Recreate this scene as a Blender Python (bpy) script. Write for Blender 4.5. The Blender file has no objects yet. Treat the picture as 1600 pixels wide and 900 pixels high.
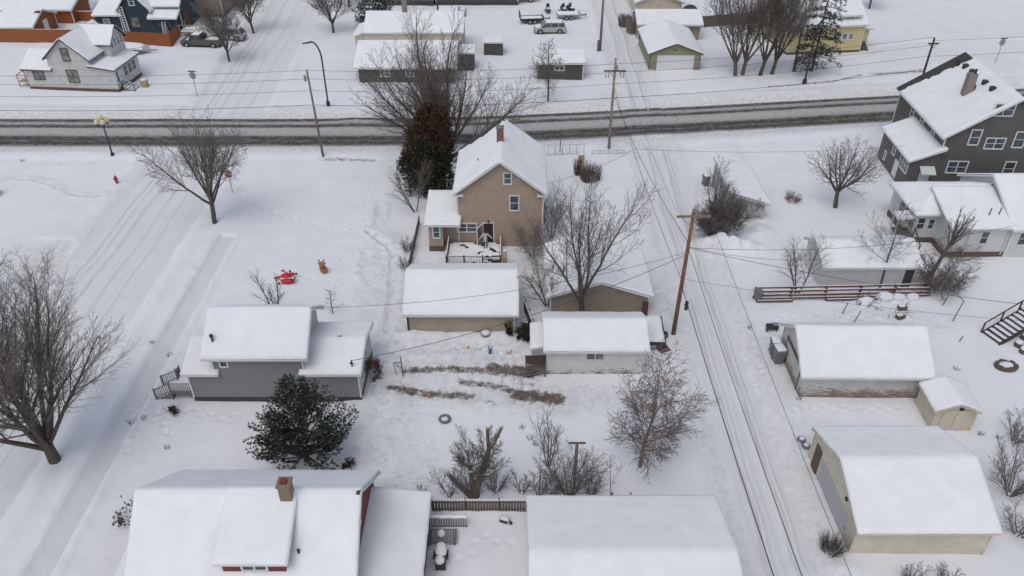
import bpy, math, random
import numpy as np
from mathutils import Vector, Matrix
C = bpy.context.scene.collection
PI = math.pi
EXPOSURE = -0.13
# ------------------------------------------------------------------ camera numbers
F = 1230.0; TH = math.radians(35.4); CH = 38.0
S_, C_ = math.sin(TH), math.cos(TH)
def P(px, py, z=0.0):
    u = (px-800)/F; v = (py-450)/F; d = S_+v*C_
    return ((CH-z)*u/d, (CH-z)*(C_-v*S_)/d)
def ZF(py, Y):
    v = (py-450)/F
    return CH - Y*(S_+v*C_)/(C_-v*S_)
def XF(px, Y, z=0.0):
    return (px-800)/F*(Y*C_+(CH-z)*S_)

# ------------------------------------------------------------------ noise
def _hash(ix, iy, seed):
    n = (ix.astype(np.int64)*374761393 + iy.astype(np.int64)*668265263 + seed*974634777) & 0x7fffffff
    n = ((n ^ (n >> 13))*1274126177) & 0x7fffffff
    n = (n ^ (n >> 16))
    return (n & 0xffff)/65535.0*2-1
def vnoise(x, y, s=1.0, seed=0):
    x = np.asarray(x, float)/s; y = np.asarray(y, float)/s
    ix = np.floor(x); iy = np.floor(y); fx = x-ix; fy = y-iy
    fx = fx*fx*(3-2*fx); fy = fy*fy*(3-2*fy)
    a = _hash(ix, iy, seed); b = _hash(ix+1, iy, seed); c = _hash(ix, iy+1, seed); d = _hash(ix+1, iy+1, seed)
    return (a*(1-fx)+b*fx)*(1-fy)+(c*(1-fx)+d*fx)*fy
def sstep(a, b, x):
    t = np.clip((x-a)/(b-a), 0, 1); return t*t*(3-2*t)

# ------------------------------------------------------------------ materials
def _mat(name):
    m = bpy.data.materials.new(name); m.use_nodes = True
    nt = m.node_tree; b = nt.nodes['Principled BSDF']
    return m, nt, b
def _n(nt, t, **kw):
    n = nt.nodes.new(t)
    for k, v in kw.items():
        if k in n.inputs: n.inputs[k].default_value = v
        else: setattr(n, k, v)
    return n
def _noise(nt, scale, detail=4, rough=.55, vec=None):
    n = _n(nt, 'ShaderNodeTexNoise'); n.inputs['Scale'].default_value = scale
    n.inputs['Detail'].default_value = detail; n.inputs['Roughness'].default_value = rough
    if vec is not None: nt.links.new(vec, n.inputs['Vector'])
    return n
def _ramp(nt, fac, a, b, ca=(0,0,0,1), cb=(1,1,1,1)):
    r = _n(nt, 'ShaderNodeValToRGB'); e = r.color_ramp.elements
    e[0].position = a; e[1].position = b; e[0].color = ca; e[1].color = cb
    nt.links.new(fac, r.inputs['Fac']); return r
def _mix(nt, fac, a, b):
    m = _n(nt, 'ShaderNodeMix'); m.data_type = 'RGBA'
    for sock, v in ((m.inputs[0], fac), (m.inputs[6], a), (m.inputs[7], b)):
        if hasattr(v, 'is_linked') or isinstance(v, bpy.types.NodeSocket): nt.links.new(v, sock)
        elif isinstance(v, (int, float)): sock.default_value = v
        else: sock.default_value = (*v[:3], 1)
    return m.outputs[2]
def _math(nt, op, a, b=0.0, clamp=False):
    m = _n(nt, 'ShaderNodeMath'); m.operation = op; m.use_clamp = clamp
    for i, v in ((0, a), (1, b)):
        if isinstance(v, bpy.types.NodeSocket): nt.links.new(v, m.inputs[i])
        else: m.inputs[i].default_value = v
    return m.outputs[0]
def _bump(nt, b, h, dist=.05, strength=1.0, normal=None):
    m = _n(nt, 'ShaderNodeBump'); m.inputs['Distance'].default_value = dist; m.inputs['Strength'].default_value = strength
    nt.links.new(h, m.inputs['Height'])
    if normal is not None: nt.links.new(normal, m.inputs['Normal'])
    if b is not None: nt.links.new(m.outputs[0], b.inputs['Normal'])
    return m.outputs[0]
def _obj(nt):
    return _n(nt, 'ShaderNodeTexCoord').outputs['Object']
def _scale(nt, vec, s):
    m = _n(nt, 'ShaderNodeMapping'); m.inputs['Scale'].default_value = s
    nt.links.new(vec, m.inputs['Vector']); return m.outputs[0]

def plain(name, col, rough=.7, var=.18, scale=6.0, metal=0.0, bump=.0):
    m, nt, b = _mat(name); v = _obj(nt)
    n = _noise(nt, scale, 5, .6, v)
    lo = tuple(c*(1-var) for c in col); hi = tuple(min(1, c*(1+var)) for c in col)
    c = _mix(nt, _ramp(nt, n.outputs['Fac'], .3, .7).outputs[0], lo, hi)
    nt.links.new(c, b.inputs['Base Color']); b.inputs['Roughness'].default_value = rough
    b.inputs['Metallic'].default_value = metal
    if bump: _bump(nt, b, n.outputs['Fac'], bump)
    return m

def siding(name, col, lap=.2, wear=0.0, wearcol=(.16,.12,.1), wearz=(.3,1.6), stain=.12, vertical=False):
    """lap boards: lap lines come from bump plus a painted shade line, peeling paint from a stretched noise"""
    m, nt, b = _mat(name); v = _obj(nt)
    sep = _n(nt, 'ShaderNodeSeparateXYZ'); nt.links.new(v, sep.inputs[0])
    if vertical: axis = _math(nt, 'ADD', sep.outputs['X'], sep.outputs['Y'])
    else: axis = sep.outputs['Z']
    fr = _math(nt, 'FRACT', _math(nt, 'DIVIDE', axis, lap))
    n1 = _noise(nt, 1.2, 5, .6, v); n2 = _noise(nt, 1.0, 6, .7, _scale(nt, v, (1.5,1.5,14)))
    lo = tuple(c*(1-stain) for c in col); hi = tuple(min(1, c*(1+stain*.6)) for c in col)
    c = _mix(nt, _ramp(nt, n1.outputs['Fac'], .3, .7).outputs[0], lo, hi)
    # shade line under every lap, painted into the colour
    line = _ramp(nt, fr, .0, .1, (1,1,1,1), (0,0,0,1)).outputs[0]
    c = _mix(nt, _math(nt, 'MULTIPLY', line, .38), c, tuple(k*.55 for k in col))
    if wear:
        g = _n(nt, 'ShaderNodeMapRange'); nt.links.new(sep.outputs['Z'], g.inputs[0])
        g.inputs[1].default_value = wearz[0]; g.inputs[2].default_value = wearz[1]
        g.inputs[3].default_value = wear; g.inputs[4].default_value = -.08
        k = _math(nt, 'ADD', n2.outputs['Fac'], g.outputs[0])
        k = _math(nt, 'ADD', k, _math(nt, 'MULTIPLY', _math(nt, 'SUBTRACT', n1.outputs['Fac'], .5), .5))
        w = _ramp(nt, k, .66, .72).outputs[0]
        wc = _mix(nt, _noise(nt, 9, 3, .6, v).outputs['Fac'], wearcol, tuple(k*1.9 for k in wearcol))
        c = _mix(nt, w, c, wc)
    nt.links.new(c, b.inputs['Base Color']); b.inputs['Roughness'].default_value = .75
    _bump(nt, b, fr, .03, .6)
    return m

def snowmat(name, col=(.80,.81,.83), grit=0.0, bump=.05, scale=1.5):
    m, nt, b = _mat(name); v = _obj(nt)
    n1 = _noise(nt, scale, 6, .6, v); n2 = _noise(nt, scale*9, 4, .65, v)
    lo = tuple(c*.93 for c in col)
    c = _mix(nt, _ramp(nt, n1.outputs['Fac'], .35, .65).outputs[0], lo, col)
    nt.links.new(c, b.inputs['Base Color']); b.inputs['Roughness'].default_value = .95
    b.inputs['Specular IOR Level'].default_value = .15
    h = _math(nt, 'ADD', n1.outputs['Fac'], _math(nt, 'MULTIPLY', n2.outputs['Fac'], .25))
    _bump(nt, b, h, bump, .8)
    return m

def groundmat():
    m, nt, b = _mat('snow_ground'); v = _obj(nt)
    def att(n):
        a = _n(nt, 'ShaderNodeAttribute'); a.attribute_name = n; return a.outputs['Fac']
    dirt, churn, grit = att('dirt'), att('churn'), att('grit')
    n1 = _noise(nt, .35, 5, .6, v); n2 = _noise(nt, 2.2, 7, .68, v); n3 = _noise(nt, 7.5, 4, .6, v)
    n4 = _noise(nt, 1.1, 3, .5, v)
    base = _mix(nt, _ramp(nt, n1.outputs['Fac'], .3, .7).outputs[0], (.76,.77,.80), (.82,.83,.85))
    base = _mix(nt, _math(nt, 'MULTIPLY', _ramp(nt, n2.outputs['Fac'], .55, .75).outputs[0], .25), base, (.76,.77,.79))
    gm = _math(nt, 'MULTIPLY', grit, _ramp(nt, n2.outputs['Fac'], .35, .62).outputs[0])
    base = _mix(nt, gm, base, (.60,.57,.54))
    # trodden areas are mottled greyer
    ch = _math(nt, 'MULTIPLY', churn, _ramp(nt, n3.outputs['Fac'], .52, .7).outputs[0])
    base = _mix(nt, _math(nt, 'MULTIPLY', ch, .25), base, (.60,.62,.66))
    dm = _math(nt, 'ADD', dirt, _math(nt, 'MULTIPLY', _math(nt, 'SUBTRACT', n2.outputs['Fac'], .5), 1.7))
    dm = _ramp(nt, dm, .38, .85).outputs[0]
    ec = _mix(nt, _ramp(nt, n3.outputs['Fac'], .4, .6).outputs[0], (.085,.07,.055), (.24,.225,.195))
    ec = _mix(nt, _ramp(nt, n4.outputs['Fac'], .45, .6).outputs[0], ec, (.15,.105,.08))
    c = _mix(nt, dm, base, ec)
    nt.links.new(c, b.inputs['Base Color']); b.inputs['Roughness'].default_value = .95
    b.inputs['Specular IOR Level'].default_value = .12
    h1 = _math(nt, 'MULTIPLY', n2.outputs['Fac'], _math(nt, 'ADD', _math(nt, 'MULTIPLY', churn, .5), .22))
    h2 = _math(nt, 'MULTIPLY', n3.outputs['Fac'], _math(nt, 'ADD', _math(nt, 'MULTIPLY', churn, 1.2), .05))
    vo = _n(nt, 'ShaderNodeTexVoronoi'); vo.feature = 'SMOOTH_F1'; vo.inputs['Scale'].default_value = 1.9; vo.inputs['Randomness'].default_value = 1.0
    wv = _n(nt, 'ShaderNodeVectorMath'); wv.operation = 'ADD'; nt.links.new(v, wv.inputs[0]); nt.links.new(n3.outputs['Color'], wv.inputs[1]); nt.links.new(wv.outputs[0], vo.inputs['Vector'])
    vd = _ramp(nt, vo.outputs['Distance'], .12, .42).outputs[0]
    h3 = _math(nt, 'MULTIPLY', _math(nt, 'MULTIPLY', vd, churn), .75)
    base_h = _math(nt, 'ADD', _math(nt, 'ADD', h1, h2), h3)
    _bump(nt, b, base_h, .11, .75)
    return m

def packedmat(name, base=(.70,.705,.72), tracks=(.52,.515,.51), width=9.0, amount=.5, lanes=()):
    """packed snow with wheel streaks; uses UV: u across (metres), v along (metres)"""
    m, nt, b = _mat(name)
    uv = _n(nt, 'ShaderNodeUVMap').outputs[0]
    n1 = _noise(nt, 1.0, 6, .62, _scale(nt, uv, (2.6,.05,1))); n2 = _noise(nt, .5, 6, .65, uv)
    n3 = _noise(nt, 1.0, 4, .6, _scale(nt, uv, (8.,.35,1)))
    c = _mix(nt, _ramp(nt, n2.outputs['Fac'], .35, .7).outputs[0], base, tuple(k*.93 for k in base))
    k = _math(nt, 'MULTIPLY', _ramp(nt, n1.outputs['Fac'], .5, .68).outputs[0], amount)
    c = _mix(nt, k, c, tracks)
    sep = _n(nt, 'ShaderNodeSeparateXYZ'); nt.links.new(uv, sep.inputs[0])
    h = n1.outputs['Fac']
    for (u0, w, amt, col) in lanes:
        wob = _math(nt, 'MULTIPLY', _math(nt, 'SUBTRACT', _noise(nt, 1, 3, .5, _scale(nt, uv, (.01,.07,1))).outputs['Fac'], .5), 1.2)
        dd = _math(nt, 'ABSOLUTE', _math(nt, 'ADD', _math(nt, 'SUBTRACT', sep.outputs['X'], u0), wob))
        g = _ramp(nt, _math(nt, 'DIVIDE', dd, w), .35, 1., (1,1,1,1), (0,0,0,1)).outputs[0]
        g2 = _math(nt, 'MULTIPLY', g, _ramp(nt, n3.outputs['Fac'], .32, .6).outputs[0])
        c = _mix(nt, _math(nt, 'MULTIPLY', g2, amt), c, col)
        h = _math(nt, 'SUBTRACT', h, _math(nt, 'MULTIPLY', g, .5))
    nt.links.new(c, b.inputs['Base Color']); b.inputs['Roughness'].default_value = .9
    b.inputs['Specular IOR Level'].default_value = .2
    h = _math(nt, 'ADD', h, _math(nt, 'MULTIPLY', n3.outputs['Fac'], .35))
    _bump(nt, b, h, .10, .8)
    return m

def roadmat():
    """wet asphalt showing through slush in wheel tracks; UV u = 0..1 across, v metres along"""
    m, nt, b = _mat('slushy_asphalt')
    uv = _n(nt, 'ShaderNodeUVMap').outputs[0]
    sep = _n(nt, 'ShaderNodeSeparateXYZ'); nt.links.new(uv, sep.inputs[0])
    r = _n(nt, 'ShaderNodeValToRGB'); cr = r.color_ramp
    pts = [(0,.25),(.03,.5),(.07,.93),(.14,.98),(.19,.80),(.24,.98),(.33,.93),(.375,.45),(.44,.2),(.56,.12),(.645,.25),(.675,.85),(.74,.95),(.785,.42),(.855,.22),(.895,.85),(.96,.93),(.985,.5),(1,.1)]
    while len(cr.elements) < len(pts): cr.elements.new(.5)
    for e, (p, v) in zip(cr.elements, pts): e.position = p; e.color = (v,v,v,1)
    wob = _math(nt, 'MULTIPLY', _math(nt, 'SUBTRACT', _noise(nt, 1, 3, .5, _scale(nt, uv, (.6,.045,1))).outputs['Fac'], .5), .085)
    nt.links.new(_math(nt, 'ADD', sep.outputs['X'], wob), r.inputs['Fac'])
    n1 = _noise(nt, 1, 7, .68, _scale(nt, uv, (9,.55,1))); n2 = _noise(nt, 1, 6, .7, _scale(nt, uv, (45,.35,1)))
    n3 = _noise(nt, 1, 5, .65, _scale(nt, uv, (20,2.2,1)))
    k = _math(nt, 'ADD', r.outputs['Color'], _math(nt, 'MULTIPLY', _math(nt, 'SUBTRACT', n1.outputs['Fac'], .5), .9))
    k = _math(nt, 'ADD', k, _math(nt, 'MULTIPLY', _math(nt, 'SUBTRACT', n2.outputs['Fac'], .5), .75))
    k = _math(nt, 'ADD', k, _math(nt, 'MULTIPLY', _math(nt, 'SUBTRACT', n3.outputs['Fac'], .5), 1.1))
    mk = _ramp(nt, k, .12, 1.0).outputs[0]
    asp = _mix(nt, n3.outputs['Fac'], (.042,.037,.034), (.095,.085,.078))
    slush = _mix(nt, n1.outputs['Fac'], (.36,.34,.325), (.56,.545,.53))
    c = _mix(nt, mk, slush, asp)
    nt.links.new(c, b.inputs['Base Color'])
    b.inputs['Roughness'].default_value = .8; b.inputs['Specular IOR Level'].default_value = .2
    _bump(nt, b, _math(nt, 'SUBTRACT', n1.outputs['Fac'], _math(nt, 'MULTIPLY', mk, .4)), .05, .7)
    return m

def brickmat(name, c1, c2, mortar, sc=5.0):
    m, nt, b = _mat(name); v = _obj(nt)
    t = _n(nt, 'ShaderNodeTexBrick'); t.inputs['Scale'].default_value = sc
    t.inputs['Color1'].default_value = (*c1, 1); t.inputs['Color2'].default_value = (*c2, 1); t.inputs['Mortar'].default_value = (*mortar, 1)
    mp = _n(nt, 'ShaderNodeMapping'); mp.inputs['Rotation'].default_value = (PI/2, 0, 0); nt.links.new(v, mp.inputs[0])
    nt.links.new(mp.outputs[0], t.inputs['Vector'])
    n = _noise(nt, 4, 4, .6, v)
    c = _mix(nt, _math(nt, 'MULTIPLY', n.outputs['Fac'], .5), t.outputs['Color'], tuple(k*.6 for k in c1))
    nt.links.new(c, b.inputs['Base Color']); b.inputs['Roughness'].default_value = .85
    _bump(nt, b, t.outputs['Fac'], .01, .6)
    return m

def glassmat(name, col=(.045,.055,.065)):
    m, nt, b = _mat(name); v = _obj(nt)
    n = _noise(nt, 1.3, 2, .5, v)
    c = _mix(nt, _ramp(nt, n.outputs['Fac'], .4, .6).outputs[0], col, tuple(k*2.2 for k in col))
    nt.links.new(c, b.inputs['Base Color']); b.inputs['Roughness'].default_value = .12
    b.inputs['Specular IOR Level'].default_value = .5
    return m

M = {}
M['snow'] = snowmat('roof_snow', (.87,.88,.895), bump=.055, scale=.7)
M['snow_lump'] = snowmat('lump_snow', (.80,.81,.84), bump=.06, scale=3)
M['ground'] = groundmat()
M['road'] = roadmat()
M['street'] = packedmat('packed_street', (.775,.775,.785), (.67,.665,.66), amount=.45, lanes=((.9,.8,.4,(.60,.59,.58)),(2.6,.22,.6,(.50,.495,.49)),(3.3,.16,.5,(.54,.535,.53)),(4.3,.24,.6,(.50,.495,.49)),(6.0,.2,.4,(.54,.535,.53)),(7.5,.2,.35,(.55,.545,.54))))
M['alley'] = packedmat('packed_alley', (.765,.77,.785), (.65,.635,.62), amount=.42, lanes=((1.3,.24,.6,(.46,.43,.40)),(1.75,.12,.4,(.54,.52,.5)),(2.95,.24,.65,(.43,.40,.37)),(3.4,.12,.4,(.54,.52,.5)),(2.2,.2,.2,(.55,.53,.52))))
M['walk'] = packedmat('packed_walk', (.72,.725,.745), (.71,.715,.735), amount=.35)
M['tan'] = siding('tan_siding', (.41,.315,.24), .28, 0, stain=.10, vertical=True)
M['beige'] = siding('beige_siding', (.42,.35,.275), .16)
M['beige2'] = siding('beige_panel_siding', (.66,.60,.49), .22)
M['cream'] = siding('cream_siding', (.64,.57,.44), .2)
M['brown_beige'] = siding('brown_beige_siding', (.33,.27,.205), .15)
M['gray'] = siding('gray_siding', (.255,.25,.255), .13, stain=.06)
M['gray_end'] = siding('pale_gray_siding', (.50,.50,.51), .13, stain=.06)
M['charcoal'] = siding('charcoal_siding', (.125,.118,.112), .18)
M['olive'] = siding('olive_siding', (.085,.082,.072), .18)
M['green'] = siding('green_siding', (.29,.30,.185), .2)
M['yellow'] = siding('yellow_siding', (.66,.56,.30), .22)
M['white_s'] = siding('white_siding', (.66,.66,.65), .14, stain=.08)
M['white_old'] = siding('old_white_siding', (.60,.59,.58), .18, wear=.12, wearcol=(.2,.18,.17), wearz=(0,2.5), stain=.18)
M['peel'] = siding('peeling_white_siding', (.66,.655,.63), .28, wear=.19, wearcol=(.13,.085,.075), wearz=(.1,1.35))
M['peel2'] = siding('weathered_white_siding', (.60,.59,.57), .16, wear=.28, wearcol=(.17,.125,.10), wearz=(.2,1.7), stain=.2)
M['red_s'] = siding('red_siding', (.20,.035,.032), .15)
M['blue_s'] = siding('blue_siding', (.028,.055,.078), .2)
M['orange'] = siding('orange_boards', (.30,.095,.03), .3, vertical=True)
M['white'] = plain('white_paint', (.70,.70,.69), .5, .06)
M['offwhite'] = plain('offwhite_paint', (.60,.59,.56), .6, .1)
M['shingle'] = plain('asphalt_shingle', (.055,.052,.05), .9, .35, 9)
M['dark'] = plain('dark_metal', (.035,.035,.037), .5, .2)
M['black'] = plain('black_rubber', (.018,.018,.018), .8, .2)
M['steel'] = plain('galvanised_steel', (.33,.34,.35), .45, .12, metal=.4)
M['glass'] = glassmat('window_glass'); M['glass_pale'] = glassmat('curtained_glass', (.13,.135,.13))
M['concrete'] = plain('foundation_concrete', (.20,.19,.18), .9, .25, 4)
M['dark_found'] = plain('dark_foundation', (.06,.058,.058), .9, .25, 4)
M['brown_found'] = plain('brown_foundation', (.125,.088,.068), .9, .25, 4)
M['pole'] = plain('pole_wood', (.22,.16,.125), .85, .3, 3)
M['pole_red'] = plain('treated_pole_wood', (.215,.105,.055), .8, .3, 2)
M['wood_old'] = plain('weathered_wood', (.13,.105,.085), .9, .35, 5)
M['wood_red'] = plain('redwood_rails', (.13,.052,.042), .85, .35, 4)
M['wood_pale'] = plain('pale_lumber', (.42,.32,.20), .8, .2, 4)
M['wood_dark'] = plain('dark_wood', (.06,.04,.03), .9, .3, 5)
M['door_brown'] = plain('dark_brown_door', (.05,.022,.018), .6, .2)
M['bark'] = plain('gray_bark', (.105,.085,.07), .95, .4, 7, bump=.03)
M['twig'] = plain('twig_bark', (.19,.165,.15), .95, .3, 3)
M['twig_red'] = plain('reddish_twig', (.17,.125,.108), .95, .3, 3)
M['bark_red'] = plain('reddish_bark', (.14,.105,.085), .95, .4, 5, bump=.03)
M['bark_pale'] = plain('pale_bark', (.30,.24,.20), .95, .35, 5, bump=.02)
M['needle'] = plain('pine_needles', (.028,.041,.025), .8, .4, 1.3)
M['needle2'] = plain('old_pine_needles', (.060,.058,.036), .8, .4, 1.3)
M['cedar'] = plain('cedar_foliage', (.052,.048,.026), .85, .4, 1.0)
M['cedar_brown'] = plain('browned_cedar_foliage', (.078,.042,.021), .85, .35, 1.0)
M['leaf_brown'] = plain('dead_brown_leaves', (.16,.07,.045), .85, .35, 2.0)
M['straw'] = plain('dry_straw_stems', (.27,.20,.13), .9, .3, 3)
M['brick'] = brickmat('red_brick', (.22,.085,.055), (.28,.12,.08), (.3,.27,.24), 4)
M['brick_tan'] = brickmat('tan_brick', (.24,.165,.11), (.30,.21,.145), (.33,.30,.26), 4)
M['stone'] = brickmat('stone_chimney', (.34,.29,.25), (.26,.22,.19), (.22,.2,.18), 2.5)
M['car_silver'] = plain('silver_paint', (.44,.43,.41), .3, .06, metal=.3)
M['car_white'] = plain('white_car_paint', (.55,.55,.55), .35, .06)
M['car_gray'] = plain('gray_truck_paint', (.10,.095,.088), .4, .15)
M['rim'] = plain('wheel_rim', (.36,.36,.37), .4, .1, metal=.5)
M['red_paint'] = plain('red_paint', (.38,.03,.025), .5, .15)
M['inflat_red'] = plain('red_nylon', (.55,.02,.03), .6, .12)
M['inflat_white'] = plain('white_nylon', (.75,.75,.75), .6, .05)
M['inflat_brown'] = plain('brown_nylon', (.36,.16,.075), .6, .15)
M['yellow_paint'] = plain('yellow_paint', (.62,.36,.05), .5, .15)
M['blue_paint'] = plain('blue_sign_paint', (.05,.12,.28), .5, .1)
M['bin'] = plain('gray_plastic', (.16,.165,.165), .55, .12)
M['globe'] = plain('cream_lamp_globe', (.72,.62,.38), .35, .05)
M['skin'] = plain('skin', (.42,.27,.20), .6, .05)
M['coat'] = plain('pale_gray_coat', (.52,.50,.48), .9, .1)
M['trouser'] = plain('dark_trousers', (.03,.03,.035), .9, .1)
M['hair'] = plain('dark_hair', (.03,.018,.012), .8, .2)
M['lattice_gray'] = plain('gray_rail_paint', (.20,.195,.20), .7, .15)
M['mint'] = plain('pale_awning_metal', (.60,.65,.63), .5, .06)

# ------------------------------------------------------------------ mesh helpers
def link(me, name, mats, parent=None, smooth=False):
    o = bpy.data.objects.new(name, me); C.objects.link(o)
    for m in (mats if isinstance(mats, (list, tuple)) else [mats]): me.materials.append(m)
    if parent is not None: o.parent = parent
    if smooth: me.polygons.foreach_set('use_smooth', [True]*len(me.polygons))
    return o
class MB:
    def __init__(s): s.v = []; s.f = []; s.m = []; s.cur = 0
    def add(s, vs, fs):
        k = len(s.v); s.v += [tuple(map(float, p)) for p in vs]
        for f in fs: s.f.append([i+k for i in f]); s.m.append(s.cur)
        return s
    def hexa(s, p):   # 4 bottom ccw, 4 top ccw
        return s.add(p, [(3,2,1,0),(4,5,6,7),(0,1,5,4),(1,2,6,5),(2,3,7,6),(3,0,4,7)])
    def box(s, x0, x1, y0, y1, z0, z1):
        return s.hexa([(x0,y0,z0),(x1,y0,z0),(x1,y1,z0),(x0,y1,z0),(x0,y0,z1),(x1,y0,z1),(x1,y1,z1),(x0,y1,z1)])
    def bar(s, a, b, w, h=None, up=(0,0,1)):
        a = Vector(a); b = Vector(b); d = (b-a).normalized(); h = h or w
        u = Vector(up)
        if abs(d.dot(u)) > .95: u = Vector((0,1,0))
        r = d.cross(u).normalized()*w/2; t = r.cross(d).normalized()*h/2
        return s.hexa([a-r-t, a+r-t, b+r-t, b-r-t, a-r+t, a+r+t, b+r+t, b-r+t])
    def cyl(s, a, b, r0, r1=None, n=10):
        a = Vector(a); b = Vector(b); r1 = r0 if r1 is None else r1; d = (b-a).normalized()
        u = Vector((0,0,1)) if abs(d.z) < .95 else Vector((1,0,0))
        r = d.cross(u).normalized(); t = r.cross(d)
        vs = [a+(r*math.cos(2*PI*i/n)+t*math.sin(2*PI*i/n))*r0 for i in range(n)]+[b+(r*math.cos(2*PI*i/n)+t*math.sin(2*PI*i/n))*r1 for i in range(n)]
        return s.add(vs, [(i,(i+1)%n,n+(i+1)%n,n+i) for i in range(n)]+[tuple(range(n-1,-1,-1)), tuple(range(n,2*n))])
    def tube(s, pts, r, n=6):
        for a, b in zip(pts[:-1], pts[1:]): s.cyl(a, b, r, r, n)
        return s
    def ball(s, c, r, sz=(1,1,1), nu=12, nv=8):
        vs = []
        for j in range(1, nv):
            ph = PI*j/nv
            for i in range(nu):
                t = 2*PI*i/nu
                vs.append((c[0]+r*sz[0]*math.sin(ph)*math.cos(t), c[1]+r*sz[1]*math.sin(ph)*math.sin(t), c[2]+r*sz[2]*math.cos(ph)))
        k = len(vs); vs += [(c[0],c[1],c[2]+r*sz[2]), (c[0],c[1],c[2]-r*sz[2])]
        fs = []
        for j in range(nv-2):
            for i in range(nu): fs.append((j*nu+i, (j+1)*nu+i, (j+1)*nu+(i+1)%nu, j*nu+(i+1)%nu))
        for i in range(nu): fs.append((k, i, (i+1)%nu)); fs.append((k+1, (nv-2)*nu+(i+1)%nu, (nv-2)*nu+i))
        return s.add(vs, fs)
    def prism(s, poly, axis, a, b):
        """poly of 2-D points extruded along axis ('x': poly=(y,z); 'y': poly=(x,z); 'z': poly=(x,y))"""
        n = len(poly)
        def mk(p, t):
            return {'x': (t,p[0],p[1]), 'y': (p[0],t,p[1]), 'z': (p[0],p[1],t)}[axis]
        vs = [mk(p, a) for p in poly]+[mk(p, b) for p in poly]
        return s.add(vs, [(i,(i+1)%n,n+(i+1)%n,n+i) for i in range(n)]+[tuple(range(n-1,-1,-1)), tuple(range(n,2*n))])
    def ring(s, c, R, r, n=20, m=8, sq=1.0):
        vs = []; fs = []
        for i in range(n):
            t = 2*PI*i/n
            for j in range(m):
                p = 2*PI*j/m
                vs.append((c[0]+(R+r*math.cos(p))*math.cos(t), c[1]+(R+r*math.cos(p))*math.sin(t), c[2]+r*sq*math.sin(p)))
                fs.append((i*m+j, ((i+1)%n)*m+j, ((i+1)%n)*m+(j+1)%m, i*m+(j+1)%m))
        return s.add(vs, fs)
    def build(s, name, mats, parent=None, smooth=False, xf=None, fix=True):
        me = bpy.data.meshes.new(name)
        vs = s.v if xf is None else [tuple(xf @ Vector(p)) for p in s.v]
        me.from_pydata(vs, [], s.f)
        me.polygons.foreach_set('material_index', s.m)
        me.update()
        if fix:
            import bmesh
            bm = bmesh.new(); bm.from_mesh(me); bmesh.ops.recalc_face_normals(bm, faces=bm.faces); bm.to_mesh(me); bm.free()
        return link(me, name, mats, parent, smooth)
def np_mesh(name, V, Q, mats, parent=None, smooth=False, midx=None, uv=None, attrs=None):
    V = np.asarray(V, np.float32); Q = np.asarray(Q, np.int32); k = Q.shape[1]
    me = bpy.data.meshes.new(name); me.vertices.add(len(V)); me.vertices.foreach_set('co', V.ravel())
    me.loops.add(Q.size); me.loops.foreach_set('vertex_index', Q.ravel())
    me.polygons.add(len(Q)); me.polygons.foreach_set('loop_start', np.arange(0, Q.size, k, dtype=np.int32))
    if midx is not None: me.polygons.foreach_set('material_index', np.asarray(midx, np.int32))
    if uv is not None:
        l = me.uv_layers.new(name='UVMap'); l.data.foreach_set('uv', np.asarray(uv, np.float32)[Q.ravel()].ravel())
    if attrs:
        for n, a in attrs.items():
            at = me.attributes.new(n, 'FLOAT', 'POINT'); at.data.foreach_set('value', np.asarray(a, np.float32))
    me.update(calc_edges=True)
    return link(me, name, mats, parent, smooth)
def grid_quads(nx, ny):
    i, j = np.meshgrid(np.arange(nx-1), np.arange(ny-1), indexing='ij')
    a = (i*ny+j).ravel(); return np.stack([a, a+ny, a+ny+1, a+1], 1)
def tag(o, label=None, cat=None, group=None, kind=None):
    if label: o['label'] = label
    if cat: o['category'] = cat
    if group: o['group'] = group
    if kind: o['kind'] = kind
    return o
def thing(name, label, cat, loc=(0,0,0), rz=0.0, group=None):
    o = bpy.data.objects.new(name, None); C.objects.link(o); o.empty_display_size = .5
    o.location = loc; o.rotation_euler = (0,0,rz); return tag(o, label, cat, group)
def copy_tree(o, parent=None):
    c = o.copy(); C.objects.link(c)
    if parent is not None: c.parent = parent
    for ch in o.children: copy_tree(ch, c)
    return c
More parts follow.
